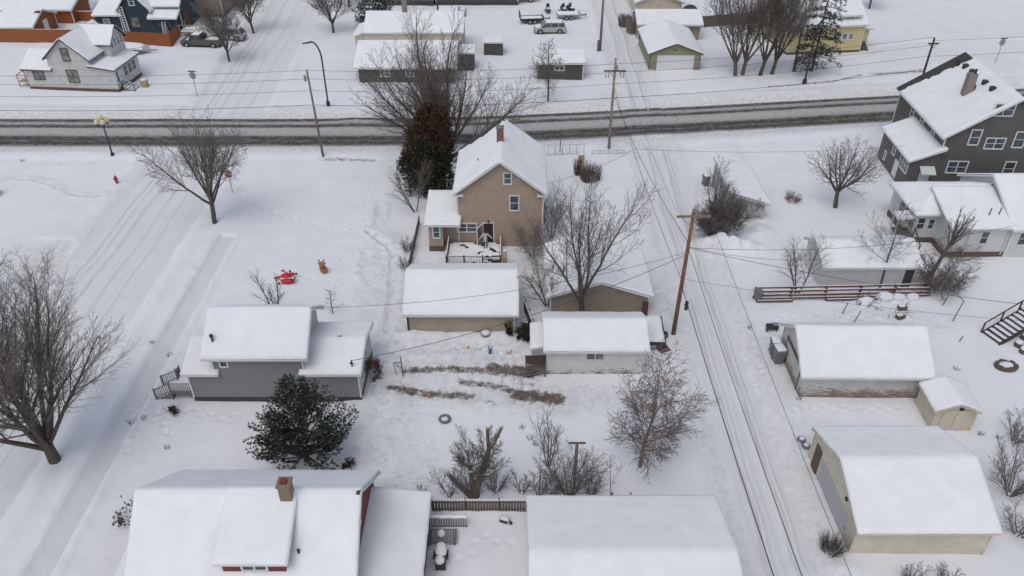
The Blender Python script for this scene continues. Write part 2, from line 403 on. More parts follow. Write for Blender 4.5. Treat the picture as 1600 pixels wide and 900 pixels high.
# ------------------------------------------------------------------ ground form
def road_c(x):            # centre line of the main road
    x = np.asarray(x, float)
    return 84.7 + .134*(np.logaddexp(0, (x+6.0)/6.0)*6.0)
ROAD_HW = 3.85
def alley_c(y): return 15.3 + .012*(np.asarray(y, float)-40)
def seg_dist(x, y, pts):
    d = np.full(np.shape(x), 1e9)
    for (ax, ay), (bx, by) in zip(pts[:-1], pts[1:]):
        dx, dy = bx-ax, by-ay; L = dx*dx+dy*dy+1e-9
        t = np.clip(((x-ax)*dx+(y-ay)*dy)/L, 0, 1)
        d = np.minimum(d, np.hypot(x-ax-t*dx, y-ay-t*dy))
    return d
def pix(pts): return [P(a, b) for a, b in pts]
TRAILS = [ # (pixel polyline, half width, depth)
    (pix([(617,388),(616,420),(615,452),(612,490),(604,530),(596,560)]), .35, .16),
    (pix([(575,360),(592,372),(612,388)]), .28, .18),
    (pix([(612,390),(590,389)]), .2, .1),
    (pix([(582,362),(591,345),(594,322)]), .35, .10),
    (pix([(572,396),(566,425),(580,440),(604,438),(608,410)]), .3, .08),
    (pix([(0,280),(30,277),(75,284),(115,303),(150,305),(180,300)]), .22, .08),
    (pix([(20,262),(80,252),(170,250)]), .18, .05),
    (pix([(610,560),(640,610),(690,640),(760,650)]), .8, .05),
    (pix([(600,640),(585,700),(598,740)]), .7, .05),
    (pix([(1180,610),(1175,560),(1190,525)]), .8, .05),
    (pix([(1320,540),(1180,520)]), .5, .04),
    (pix([(1415,5),(1475,45),(1600,100)]), .25, .07), (pix([(1445,0),(1510,45),(1600,80)]), .25, .06), (pix([(1500,5),(1545,30),(1600,48)]), .3, .06), (pix([(1400,30),(1440,66),(1500,90)]), .25, .05),
    (pix([(1290,95),(1345,88),(1375,74),(1420,66),(1600,62)]), .5, .12), (pix([(1385,28),(1600,26)]), .25, .05),
    (pix([(930,95),(965,140),(1010,172)]), .2, .06), (pix([(1005,95),(1000,140),(1040,172)]), .2, .05),
    (pix([(600,560),(640,545),(700,548),(745,540)]), .4, .06), (pix([(565,440),(575,500),(590,545)]), .5, .05), (pix([(1175,500),(1160,560),(1190,640),(1225,720)]), .35, .05),
    (pix([(380,440),(430,425),(520,440),(560,420)]), .15, .04), (pix([(860,640),(940,660),(1080,700)]), .4, .04),
]
MOUNDS = [ # px, py, rx, ry, h
    (1150,390,2.2,.9,1.0), (1110,382,1.8,.8,.7), (1190,368,1.2,1.6,.55), (1225,420,3,1,.1), (1150,255,1.2,6,.35),
    (700,524,4.5,.7,.28), (640,524,1.5,.6,.2), (790,526,1.5,.8,.25), (1395,460,1.,.6,.5), (1352,470,.8,.5,.4),
    (95,405,1.2,1.6,-.1), (560,630,1.2,2.0,.12), (632,720,1,3,.06), (735,795,3.5,.7,.18), (1230,640,1.0,1.4,.12),
    (1370,640,5,.9,.08), (480,720,2,1,.15), (985,235,1.5,1.0,-.05), (650,585,1.2,.8,-.08), (1300,900,2.5,1,.25),(755,770,3,1,.15),
    (335,349,.7,.6,-.13),(85,722,.9,.8,-.15),(910,492,.7,.6,-.12),(1000,729,.5,.5,-.1),(1305,324,.7,.6,-.13),(560,190,3,1.3,.25),(740,880,.8,1.2,.12)]
def T(x, y):
    x = np.asarray(x, float); y = np.asarray(y, float)
    near = np.exp(-np.maximum(0, np.hypot(x, y-60)-90)/60)
    z = (vnoise(x, y, 9, 1)*.10 + vnoise(x, y, 3.1, 2)*.04 + vnoise(x, y, 1.2, 3)*.022)*near
    z = z + vnoise(x, y, .55, 4)*.012*near
    # main road corridor with ploughed banks
    d = y-road_c(x); a = np.abs(d)
    flat = sstep(ROAD_HW+.9, ROAD_HW+.1, a); z = z*(1-flat)-.10*flat
    bank = np.exp(-((a-(ROAD_HW+2.3))/1.1)**2)*(.25+.08*vnoise(x*.35, y*1.6, 2.3, 5)+.03*vnoise(x*.5, y, .8, 15))
    sidest = sstep(6.0, 5.2, np.abs(x+34.7)); all_ = sstep(3.4, 2.6, np.abs(x-alley_c(y)))
    z = z + bank*(1-.75*sidest)*(1-.8*all_)
    # pavement strip behind the bank on the far side
    far = np.exp(-((d-8.2)/.7)**2); z = z-.10*far
    z = z - .08*np.exp(-((d+7.4)/.55)**2)*(1-all_)
    # side street
    off = ~((y > 79.5) & (y < 90))
    e = np.abs(x+34.8+.055*np.clip(y-89, 0, 90))
    m = sstep(5.3, 4.6, e)*np.where(off, 1, .3)
    z = z*(1-m*.85)-.12*m
    z = z + np.exp(-((e-5.7)/.5)**2)*(.075+.05*vnoise(x*2, y*.5, 1.6, 6)+.03*vnoise(x, y, .7, 16))*(1-flat)*np.where((y>78)&(y<92), .2, 1)
    # shovelled pavement
    w = np.abs(x+26.15); wm = sstep(.78, .62, w+.06*vnoise(x, y, .9, 17))*sstep(62.2, 61.9, y)
    z = z*(1-wm)-.17*wm + np.exp(-((w-1.15)/.3)**2)*.07*(1+vnoise(x, y, .7, 7))*sstep(62.6, 61.8, y)
    # alley
    ea = np.abs(x-alley_c(y)); am = sstep(2.6, 1.9, ea)
    z = z*(1-am*.8)-.09*am*(1-flat)
    z = z + np.exp(-((ea-3.0)/.5)**2)*(.09+.06*vnoise(x*2, y*.4, 1.5, 8)+.03*vnoise(x, y, .6, 18))*(1-flat)*(1-sstep(75, 79, y)*(1-sstep(95, 99, y)))
    # alley mouth ruts
    for pts, hw, dp in TRAILS:
        dd = seg_dist(x, y, pts)+.12*vnoise(x, y, .6, 21)
        z = z - dp*sstep(hw*1.5, hw*.6, dd) + dp*.35*np.exp(-((dd-hw*2)/(hw*.7+.01))**2)
    for px, py, rx, ry, h in MOUNDS:
        mx, my = P(px, py)
        q = ((x-mx)/rx)**2+((y-my)/ry)**2
        z = z + h*np.exp(-q)*(1+.35*vnoise(x, y, .5, 9)*(abs(h)>.15))
    q = ((x+42.0)/2.6)**4+((y-57.0)/4.6)**4; z = z-.24*sstep(1.3, .7, q)
    ch = churn_f(x, y)
    z = z + ch*(vnoise(x, y, .42, 11)*.05+vnoise(x, y, .8, 12)*.05)
    return z
CH_AREAS = [(-10.0,52,3.0,6,.65),(-11,59,2.5,5,.6),(-9.5,45,3,4,.7),(-8.5,38,2.2,6,.6),(-3,45.2,7,1.8,.7),(3,40,8,1.8,.55),(-6,31,2.5,5,.7),
            (19,44,1.6,5,.35),(18.6,35,1.3,8,.15),(-9.6,36.5,2,5,.5),(20,52,3,2,.5),(-24,34,1.6,14,.10),(-22.5,43,1.6,5,.4),(-13,61,3,6,.15),(12,50,.9,4,.9),(13,95,3,4,.5),(14,80,5,2,.5),
            (0,56.5,5,2.2,.5),(8,72,2,6,.3),(30,49,6,2,.5),(-23,56,1.3,10,.15),(-26,86,100,6,.25),(-66,85,40,6,.2)]
def churn_f(x, y):
    c = np.zeros(np.shape(x))
    for cx, cy, rx, ry, a in CH_AREAS:
        c = np.maximum(c, a*np.exp(-(((x-cx)/rx)**2+((y-cy)/ry)**2)**2))
    for pts, hw, dp in TRAILS[:6]:
        c = np.maximum(c, .6*sstep(hw*4, hw, seg_dist(x, y, pts)))
    return c
DIRT = [ # (pixel polyline, half width, strength)
    (pix([(632,578),(700,577),(760,580),(830,579)]), .34, .72),(pix([(770,577),(828,583)]), .55, .9),
    (pix([(722,597),(770,603),(820,616),(874,623)]), .3, .7), (pix([(810,616),(870,624)]), .55, .95),
    (pix([(612,605),(670,616),(735,620)]), .34, .74), (pix([(755,626),(775,630)]), .3, .45), (pix([(785,594),(830,600)]), .3, .4),
    (pix([(890,627),(960,640)]), .3, .15),
    (pix([(500,249),(585,250)]), .3, .52),(pix([(60,257),(100,257)]), .3, .4),
    (pix([(1120,112),(1100,116)]), .5, .35),
    (pix([(1200,135),(1300,128),(1345,118)]), .3, .55),(pix([(1365,116),(1440,111)]), .32, .6),
    (pix([(30,153),(120,157)]), .3, .25),
    (pix([(260,645),(275,640)]), .7, .35), (pix([(990,245),(1035,243)]), .3, .35),
    (pix([(1300,860),(1295,850)]), .4, .35),(pix([(570,590),(575,570)]), .3, .4),
    (pix([(1540,90),(1560,75)]), 1.0, .15),(pix([(1200,480),(1400,485)]), .5, .12),(pix([(430,60),(545,60)]), .5, .0)]
GRIT_ROAD = True
def fields(x, y):
    dirt = np.zeros(np.shape(x)); halo = np.zeros(np.shape(x))
    for pts, hw, st in DIRT:
        if st <= 0: continue
        sd_ = seg_dist(x, y, pts); dirt = np.maximum(dirt, min(.95, st*1.1)*sstep(hw*2.0, hw*.4, sd_))
        if st >= .6: halo = np.maximum(halo, .95*sstep(hw*4.2, hw*.8, sd_))
    d = np.abs(y-road_c(x))
    grit = .95*sstep(8.0, 4.2, d)*(1-.55*sstep(5, 7, d))
    grit = np.maximum(grit, halo)
    grit = np.maximum(grit, .55*sstep(2.6, 1.5, np.abs(x-alley_c(y))-1.2))
    for cx, cy, rx, ry, a in ((3,40.5,9,1.7,.5),(-6,45.5,3,1.2,.3),(0,56.5,4,2,.4),(14.5,79,4,3,.6),(13,94,3,4,.5),(19,35,1.6,9,.45),(60,112,16,9,.4),(75,118,12,12,.3),(-41.5,57.0,2.8,5,1.0),(-38.6,66,1.2,9,.8),(-8,41.5,3,1.6,.6),(-3,42.3,8,.8,.7)):
        grit = np.maximum(grit, a*np.exp(-((x-cx)/rx)**2-((y-cy)/ry)**2))
    return dirt, grit
def axis(lo, hi, step, far, n=26):
    core = np.arange(lo, hi+1e-6, step)
    g = np.geomspace(step*1.5, far, n)
    return np.concatenate([lo-g[::-1], core, hi+g])
gx = axis(-92, 92, .3, 2500); gy = axis(14, 142, .25, 2500)
gx = np.unique(np.concatenate([gx[(gx < -30) | (gx > 32)], np.arange(-30, 32.01, .14)])); gy = np.unique(np.concatenate([gy[(gy < 27) | (gy > 66)], np.arange(27, 66.01, .15)])); 
X, Y = np.meshgrid(gx, gy, indexing='ij')
Z = T(X, Y); dirt, grit = fields(X, Y)
# footprints: one small hollow per step, walked along these lines
STEPS = [[(576,365),(560,330),(575,300),(590,270)], [(612,400),(590,440),(560,470),(525,490)], [(600,540),(560,530)], [(590,600),(600,650),(585,700),(600,735)], [(610,650),(650,690),(700,700)],
         [(640,560),(700,545),(770,548),(820,560)], [(650,536),(690,530),(735,540)], [(620,590),(660,640),(720,650)], [(835,600),(880,610),(940,600)], [(1020,545),(1040,600),(1075,650)], [(290,640),(330,650),(380,650)],
         [(230,610),(215,660),(190,720)], [(205,640),(240,650),(270,690)], [(410,470),(440,450),(505,440),(560,450)], [(500,430),(540,400),(572,398)], [(700,395),(680,404),(662,410)], [(860,560),(830,600),(800,640),(760,650)],
         [(1195,560),(1180,600),(1175,640)], [(1210,500),(1250,490),(1310,492),(1400,500)], [(1410,500),(1480,510),(1530,510)], [(1240,640),(1300,636),(1420,640)], [(800,850),(760,840),(720,850)], [(720,870),(760,880)], [(1120,300),(1130,330),(1110,345)],
         [(1340,300),(1370,320),(1395,355)], [(985,260),(1000,300),(1010,330)], [(470,640),(520,650),(560,680),(590,690)], [(370,300),(420,330),(480,350),(560,360)]]
_rg = random.Random(77)
for line in STEPS:
    w_ = pix(line); side = 1
    for (ax, ay), (bx, by) in zip(w_[:-1], w_[1:]):
        L = math.hypot(bx-ax, by-ay); n_ = max(1, int(L/.62)); ux, uy = (bx-ax)/L, (by-ay)/L
        for k in range(n_):
            side = -side; px_ = ax+ux*L*k/n_-uy*.16*side+_rg.gauss(0, .07); py_ = ay+uy*L*k/n_+ux*.16*side+_rg.gauss(0, .07)
            i0, i1 = np.searchsorted(gx, [px_-.55, px_+.55]); j0, j1 = np.searchsorted(gy, [py_-.55, py_+.55])
            sx_, sy_ = X[i0:i1, j0:j1]-px_, Y[i0:i1, j0:j1]-py_
            r2 = ((sx_*ux+sy_*uy)/.20)**2+((-sx_*uy+sy_*ux)/.13)**2
            Z[i0:i1, j0:j1] += -.13*np.exp(-r2)+.025*np.exp(-((np.sqrt(r2)-1.9)/.5)**2)
g = np_mesh('ground', np.stack([X.ravel(), Y.ravel(), Z.ravel()], 1), grid_quads(len(gx), len(gy)), M['ground'], smooth=True,
            attrs={'dirt': dirt.ravel(), 'churn': churn_f(X, Y).ravel(), 'grit': grit.ravel()})
tag(g, kind='structure')

def ribbon(name, us, vs, fn, mat, unit=False, lift=.02, soft=0.0):
    """sheet draped on the ground: fn(u,v)->x,y"""
    U, V = np.meshgrid(us, vs, indexing='ij'); x, y = fn(U, V)
    z = T(x, y)+lift
    if soft:      # the rims dive under the surrounding snow
        e = np.minimum(U-us[0], us[-1]-U); z = z-.10*sstep(soft, 0, e+.22*vnoise(x, y, 1.1, 31)+.15*vnoise(x, y, .4, 32))
    uu = (U-us[0])/(us[-1]-us[0]) if unit else U-us[0]
    o = np_mesh(name, np.stack([x.ravel(), y.ravel(), z.ravel()], 1), grid_quads(len(us), len(vs)), mat, smooth=True, uv=np.stack([uu.ravel(), V.ravel()], 1))
    return tag(o, kind='structure')
ribbon('main_road', np.linspace(-ROAD_HW, ROAD_HW, 30), np.arange(-130, 131, .5), lambda u, v: (v, road_c(v)+u), M['road'], unit=True, lift=.03)
ribbon('side_street', np.arange(-5.0, 5.01, .25), np.concatenate([np.arange(5, 80.6, .25)]), lambda u, v: (-34.8+u, v), M['street'], soft=.5)
ribbon('side_street', np.arange(-5.0, 5.01, .25), np.arange(89.0, 175, .5), lambda u, v: (-34.8-.055*(v-89)+u*(1+.006*(v-89)), v), M['street'], soft=.6)
ribbon('alley', np.arange(-2.15, 2.16, .2), np.arange(8, 80.5, .25), lambda u, v: (alley_c(v)+u, v), M['alley'], soft=.5)
ribbon('alley', np.arange(-2.15, 2.16, .2), np.arange(91.5, 170, .5), lambda u, v: (alley_c(v)+u, v), M['alley'], soft=.5)
ribbon('pavement', np.arange(-.62, .63, .1), np.arange(8, 61.8, .25), lambda u, v: (-26.15+u, v), M['walk'], lift=.012)

# ------------------------------------------------------------------ buildings
def smabs(a, k=.12): return np.sqrt(a*a+k*k)-k
def snow_hf(parent, x0, x1, y0, y1, zf, t=.24, seed=1, step=.16, mask=None, rim=.08, wob=.03, mat=None, name='snow'):
    """blanket of snow: height field over a rectangle with rounded rims and a real underside"""
    nx = max(4, int((x1-x0)/step)); ny = max(4, int((y1-y0)/step))
    xs = np.concatenate([[x0], x0+.02+(x1-x0-.04)*np.linspace(0, 1, nx), [x1]]); ys = np.concatenate([[y0], y0+.02+(y1-y0-.04)*np.linspace(0, 1, ny), [y1]])
    X, Y = np.meshgrid(xs, ys, indexing='ij')
    d = np.minimum(np.minimum(X-x0, x1-X), np.minimum(Y-y0, y1-Y))
    h = t*(.62+.38*np.sqrt(np.clip(1-(1-np.clip(d/rim, 0, 1))**2, 0, 1)))*np.where(d < 1e-6, .25, 1)
    sx = seed*13.7
    h = h*(1+.16*vnoise(X+sx, Y, 2.2, seed)+.07*vnoise(X+sx, Y, .5, seed+3))+.03*t/.15*vnoise(X+sx, Y, 3.4, seed+8)
    if mask is not None:
        mk = mask(X, Y); h = h*mk-.12*(1-mk)
    Zt = zf(X, Y)+h+.006
    edge = d < 1e-6
    wx = wob*vnoise(X+sx, Y, .35, seed+5); wy = wob*vnoise(X+sx, Y, .35, seed+6)
    near = d < .12
    Xo = np.where(near & ((X-x0 < .1) | (x1-X < .1)), X+wx, X); Yo = np.where(near & ((Y-y0 < .1) | (y1-Y < .1)), Y+wy, Y)
    V = np.stack([Xo.ravel(), Yo.ravel(), Zt.ravel()], 1); Q = grid_quads(len(xs), len(ys))
    # rim skirt goes 3 cm into the slab
    return np_mesh(name, V, Q, mat or M['snow'], parent, smooth=True)

def slab(b, pts, t):      # roof panel from 4 corner points (top), thickness downwards
    lo = [(x, y, z-t) for x, y, z in pts]; b.hexa(lo+list(pts))
def gable(root, x0, x1, y0, y1, ze, zr, ax, wall, oh=.35, ohg=.3, zb=-.4, st=.17, seed=1, found=None, fz=.35, trim='white',
          snow=True, mask=None, ridge=.5, soffit=None, endmat=None, roofmat='shingle', snow_rect=None, t=.14, wallname='wall', corner=True, asym=None):
    """gabled volume; ze = eave height at the wall, zr = ridge height (both at the roof's underside)"""
    M_ = M
    if ax == 'x': a0, a1, b0, b1 = x0, x1, y0, y1
    else: a0, a1, b0, b1 = y0, y1, x0, x1
    bm_ = b0+(b1-b0)*ridge; s0 = (zr-ze)/(bm_-b0); s1 = (zr-ze)/(b1-bm_)
    w = MB(); poly = [(b0, zb), (b1, zb), (b1, ze), (bm_, zr), (b0, ze)]
    w.prism(poly, ax, a0, a1)
    mats = [M_[wall]]
    if endmat:
        mats.append(M_[endmat]); w.m[-2:] = [1, 1]
    wo = w.build(wallname, mats, root)
    if found:
        f = MB()
        g_ = .03
        f.box(x0-g_, x1+g_, y0-g_, y1+g_, zb, fz); f.build('foundation', M_[found], root)
    e0 = b0-oh; e1 = b1+oh; z0 = ze-s0*oh; z1 = ze-s1*oh
    def pt(a, b, z): return (a, b, z) if ax == 'x' else (b, a, z)
    r = MB(); A0 = a0-ohg; A1 = a1+ohg
    tt = t
    for (q0, q1, zq0, zq1) in ((e0, bm_, z0, zr), (bm_, e1, zr, z1)):
        top = [pt(A0, q0, zq0+tt), pt(A1, q0, zq0+tt), pt(A1, q1, zq1+tt), pt(A0, q1, zq1+tt)]
        r.cur = 0; slab(r, top, tt)
    ro = r.build('roof', [M_[roofmat]], root)
    if trim:
        b = MB()
        for A, sgn in ((A0, -1), (A1, 1)):
            for (q0, q1, zq0, zq1) in ((e0, bm_, z0, zr), (bm_, e1, zr, z1)):
                lo = A+sgn*.035; a_, b_ = (lo, A+sgn*.002) if sgn < 0 else (A+.002, lo)
                vs = [pt(a_, q0, zq0-.06), pt(b_, q0, zq0-.06), pt(b_, q1, zq1-.06), pt(a_, q1, zq1-.06),
                      pt(a_, q0, zq0+tt-.01), pt(b_, q0, zq0+tt-.01), pt(b_, q1, zq1+tt-.01), pt(a_, q1, zq1+tt-.01)]
                b.hexa(vs)
        for (q, zq, sg) in ((e0, z0, -1), (e1, z1, 1)):
            qa, qb = (q-.035, q-.002) if sg < 0 else (q+.002, q+.035)
            vs = [pt(A0, qa, zq-.05), pt(A1, qa, zq-.05), pt(A1, qb, zq-.05), pt(A0, qb, zq-.05), pt(A0, qa, zq+tt-.02), pt(A1, qa, zq+tt-.02), pt(A1, qb, zq+tt-.02), pt(A0, qb, zq+tt-.02)]
            b.hexa(vs)
        b.build('fascia', M_[trim], ro)
        if corner:
            for xx in (x0, x1):
                for yy in (y0, y1):
                    ztop = ze; c = MB()
                    c.box(xx-.05 if xx == x0 else xx-.07, xx+.07 if xx == x0 else xx+.05, yy-.05 if yy == y0 else yy-.07, yy+.07 if yy == y0 else yy+.05, fz if found else -.3, ztop-.04)
                    c.build('corner_trim', M_[trim], wo)
    def zf(X, Y):
        b = Y if ax == 'x' else X
        q = b-bm_
        return zr+tt-np.where(q < 0, s0, s1)*np.sqrt(q*q+.02)+.04*np.exp(-(q/.3)**2)*0
    if snow:
        rect = snow_rect or ((A0-.03, A1+.03, e0-.05, e1+.05) if ax == 'x' else (e0-.05, e1+.05, A0-.03, A1+.03))
        so = snow_hf(ro, *rect, zf, st, seed, mask=mask)
    return wo, ro, zf
def shed_roof(root, x0, x1, y0, y1, z00, z10, z01, z11, oh=.25, t=.12, st=.22, seed=1, trim='white', mask=None, step=.16, name='roof', mat='shingle', snow=True):
    """single plane (bilinear) roof panel. z at (x0,y0),(x1,y0),(x0,y1),(x1,y1)"""
    def zz(x, y):
        u = (x-x0)/(x1-x0); v = (y-y0)/(y1-y0)
        return (z00*(1-u)+z10*u)*(1-v)+(z01*(1-u)+z11*u)*v
    X0, X1, Y0, Y1 = x0-oh, x1+oh, y0-oh, y1+oh
    r = MB(); slab(r, [(X0,Y0,zz(X0,Y0)+t),(X1,Y0,zz(X1,Y0)+t),(X1,Y1,zz(X1,Y1)+t),(X0,Y1,zz(X0,Y1)+t)], t)
    ro = r.build(name, M[mat], root)
    if trim:
        b = MB()
        for (p, q) in (((X0,Y0),(X1,Y0)), ((X1,Y0),(X1,Y1)), ((X1,Y1),(X0,Y1)), ((X0,Y1),(X0,Y0))):
            a = Vector((p[0], p[1], zz(*p)+t/2-.02)); c = Vector((q[0], q[1], zz(*q)+t/2-.02))
            b.bar(a, c, .05, t+.05)
        b.build('fascia', M[trim], ro)
    if snow: snow_hf(ro, X0-.04, X1+.04, Y0-.04, Y1+.04, lambda x, y: zz(x, y)+t, st, seed, mask=mask, step=step)
    return ro
def walls(root, x0, x1, y0, y1, z00, z10, z01, z11, mat, zb=-.4, name='wall'):
    b = MB(); b.hexa([(x0,y0,zb),(x1,y0,zb),(x1,y1,zb),(x0,y1,zb),(x0,y0,z00),(x1,y0,z10),(x1,y1,z11),(x0,y1,z01)])
    return b.build(name, M[mat], root)
def face_xf(face, u, at, z):
    """local frame: X along the wall (to the right seen from outside), Y outwards, Z up"""
    if face == 'f': R = Matrix(((1,0,0),(0,-1,0),(0,0,1))); o = (u, at, z)
    elif face == 'b': R = Matrix(((-1,0,0),(0,1,0),(0,0,1))); o = (u, at, z)
    elif face == 'r': R = Matrix(((0,1,0),(1,0,0),(0,0,1))); o = (at, u, z)
    else: R = Matrix(((0,-1,0),(-1,0,0),(0,0,1))); o = (at, u, z)
    m = R.to_4x4(); m.translation = Vector(o); return m
def window(root, face, u, at, z, w, h, cols=1, rows=2, trim='white', glass='glass', fw=.11, label=None):
    xf = face_xf(face, u, at, z); b = MB(); d0, d1 = -.02, .05
    b.box(-w/2-fw, -w/2, d0, d1, -h/2-fw, h/2+fw); b.box(w/2, w/2+fw, d0, d1, -h/2-fw, h/2+fw)
    b.box(-w/2, w/2, d0, d1, h/2, h/2+fw); b.box(-w/2-.03, w/2+.03, d0, d1+.04, -h/2-fw, -h/2)
    for i in range(1, cols): x = -w/2+w*i/cols; b.box(x-.045, x+.045, d0, d1-.008, -h/2, h/2)
    for i in range(1, rows):
        zz = -h/2+h*i/rows
        for k in range(cols):
            xa = -w/2+w*k/cols+(.045 if k else 0); xb = -w/2+w*(k+1)/cols-(.045 if k < cols-1 else 0)
            b.box(xa, xb, d0, d1-.02, zz-.025, zz+.025)
    fo = b.build('window', M[trim], root, xf=xf)
    p = MB(); p.box(-w/2+.002, w/2-.002, -.015, .012, -h/2+.002, h/2-.002); p.build('pane', M[glass], fo, xf=xf)
    if label: fo['label'] = label
    return fo
def door(root, face, u, at, z0, w, h, mat='white', trim='white', name='door', label=None, panels=0):
    xf = face_xf(face, u, at, z0); t = MB()
    t.box(-w/2-.1, -w/2, -.02, .045, 0, h+.1); t.box(w/2, w/2+.1, -.02, .045, 0, h+.1); t.box(-w/2, w/2, -.02, .045, h, h+.1)
    b = MB(); b.box(-w/2+.003, w/2-.003, -.02, .02, .01, h-.003)
    for i in range(panels):
        zz = h*(i+1)/(panels+1); b.box(-w/2+.02, w/2-.02, .021, .032, zz-.02, zz+.02)
    do = b.build(name, M[mat], root, xf=xf); t.build('door_frame', M[trim], do, xf=xf)
    k = MB(); k.box(w/2-.14, w/2-.07, .022, .06, h*.45, h*.45+.05); k.build('handle', M['dark'], do, xf=xf)
    if label: do['label'] = label
    return do
def lump(parent, c, r, sz=(1,1,.5), name='snow', seed=1, mat='snow_lump', n=14):
    b = MB(); b.ball((0,0,0), r, sz, n, 9)
    o = np.array(b.v); k = 1+.13*vnoise(o[:,0]*3+seed, o[:,1]*3, .7, seed)[:, None]; o = o*k+np.array(c); b.v = [tuple(p) for p in o]
    return b.build(name, M[mat], parent, smooth=True)
# ================================================================== buildings
def W(root_x, px, Y, z): return XF(px, Y, z)-root_x
# ---- tan house with deck
t = thing('house', 'tall tan two-storey house with steep snowy roof, brick chimney and small back deck', 'house', (-1.0, 60.0, 0), -.012)
wo, ro, zf = gable(t, -3.75, 3.7, 0, 8.3, 5.57, 8.45, 'y', 'tan', oh=.35, ohg=.38, seed=3, st=.15,
                   mask=lambda x, y: 1-sstep(.0, .3, (y-7.6)+.35*vnoise(x, y, .4, 4)+(.4-.35*np.abs(x+1.5)))*(x < .15))
window(t, 'f', .62, 0, 6.8, .55, .95); window(t, 'f', 1.2, 0, 4.42, .68, 1.35); window(t, 'f', -3.0, 0, 1.92, 1.6, .75, cols=2, rows=2)
door(t, 'f', -1.1, 0, .42, .85, 1.95, 'door_brown', label='dark brown back door with small lamp above')
b = MB(); b.hexa([(-1.62,-.03,.45),(-1.56,-.03,.45),(-2.02,-.82,.45),(-2.08,-.80,.45),(-1.62,-.03,2.3),(-1.56,-.03,2.3),(-2.02,-.82,2.3),(-2.08,-.8,2.3)])
sd = b.build('storm_door', M['glass_pale'], t)
b = MB(); A = Vector((-1.6,-.035,0)); B = Vector((-2.06,-.83,0))
for q in (.46, 1.1, 2.3): b.bar(A+Vector((0,0,q)), B+Vector((0,0,q)), .08, .1)
for q in (A, B): b.bar(q+Vector((0,0,.42)), q+Vector((0,0,2.34)), .08)
b.build('door_frame', M['white'], sd)
b = MB(); b.box(-1.15,-1.0,-.16,-.01,2.5,2.66); b.build('porch_light', M['dark'], t)
b = MB(); 
for zz in (5.35, 4.1, 2.75, 1.2):   # rows of pale insulation fasteners on the wall
    for k in range(18):
        x = -3.4+k*.41
        b.box(x-.025, x+.025, -.012, .01, zz-.02, zz+.03)
b.build('wall_fastener', M['offwhite'], wo)
# eave returns
for s_ in (-1, 1):
    b = MB(); xx = -4.05 if s_ < 0 else 3.15
    b.box(xx, xx+.85, -.37, .0, 5.2, 5.36); b.build('eave_return', M['white'], ro)
ch = MB(); ch.box(-.38, .22, 3.5, 4.1, 7.6, 9.75); c1 = ch.build('chimney', M['brick'], ro)
b = MB(); b.box(-.42, .26, 3.46, 4.14, 9.752, 9.85); b.build('chimney_cap', M['concrete'], c1)
b = MB(); b.cyl((-2.0,2.6,6.4), (-2.0,2.6,7.35), .06); b.build('vent_pipe', M['dark'], ro)
walls(t, -6.3, -5.05, -.95, 3.6, 2.75, 2.75, 3.4, 3.4, 'tan', name='wall'); walls(t, -5.05, -3.75, .004, 3.6, 2.85, 2.85, 3.4, 3.4, 'tan', name='wall')
b = MB(); b.box(-6.34, -5.02, -.99, 3.6, -.4, .55); b.build('foundation', M['brown_found'], t)
shed_roof(t, -6.35, -3.75, -1.0, 3.4, 2.78, 2.78, 3.42, 3.42, oh=.26, st=.13, seed=5)
window(t, 'f', -5.62, -.95, 2.0, .5, 1.05)

# deck and its railings
d = thing('deck', 'small snow covered wooden deck with brown rails at the back door of the tan house', 'deck', (-3.3, 58.0, 0))
b = MB(); b.box(-2.35, 2.35, -1.75, 1.85, .28, .45); b.build('floor', M['wood_dark'], d)
snow_hf(d, -2.3, 2.3, -1.7, 1.84, lambda x, y: .45+0*x, .07, 8, mask=lambda x, y: sstep(-.6, -.25, vnoise(x, y, .35, 41)-.45*(x > .8)*(y < -.2)))
for (x, y) in ((-2.3,-1.75),(-.8,-1.75),(.8,-1.75),(2.3,-1.75),(-2.3,1.6),(2.3,1.7)):
    b = MB(); b.box(x-.06, x+.06, y-.06, y+.06, -.3, 1.42); b.build('post', M['wood_dark'], d)
def rail(parent, a, c, z0, z1, mat, n, snow=True, bal=.03, name='railing'):
    a = Vector(a); c = Vector(c); b = MB()
    b.bar(a+Vector((0,0,z1)), c+Vector((0,0,z1)), .09, .05); b.bar(a+Vector((0,0,z0)), c+Vector((0,0,z0)), .05, .06)
    for i in range(n):
        p = a.lerp(c, (i+.5)/n); b.bar(p+Vector((0,0,z0+.03)), p+Vector((0,0,z1-.02)), bal)
    r = b.build(name, M[mat], parent)
    if snow:
        b = MB(); b.bar(a+Vector((0,0,z1+.045)), c+Vector((0,0,z1+.045)), .075, .05); b.build('snow', M['snow_lump'], r)
    return r
rail(d, (-2.22,-1.75,0), (.72,-1.75,0), .55, 1.32, 'wood_dark', 22); rail(d, (.88,-1.75,0), (2.2,-1.75,0), .55, 1.1, 'wood_dark', 9)
rail(d, (-2.3,-1.68,0), (-2.3,1.5,0), .55, 1.36, 'wood_dark', 16); rail(d, (2.3,-1.68,0), (2.3,1.6,0), .55, 1.36, 'wood_dark', 16)
p = thing('patio_column', 'tall tan cylindrical column with dark foot and snow cap at the deck corner', 'column', (-.62, 56.5, 0))
b = MB(); b.cyl((0,0,.1), (0,0,1.75), .2, .17, 14); b.build('shaft', M['wood_pale'], p, True)
b = MB(); b.cyl((0,0,-.1), (0,0,.14), .3, .26, 14); b.build('foot', M['dark'], p)
lump(p, (0,0,1.77), .18, (1,1,.5))

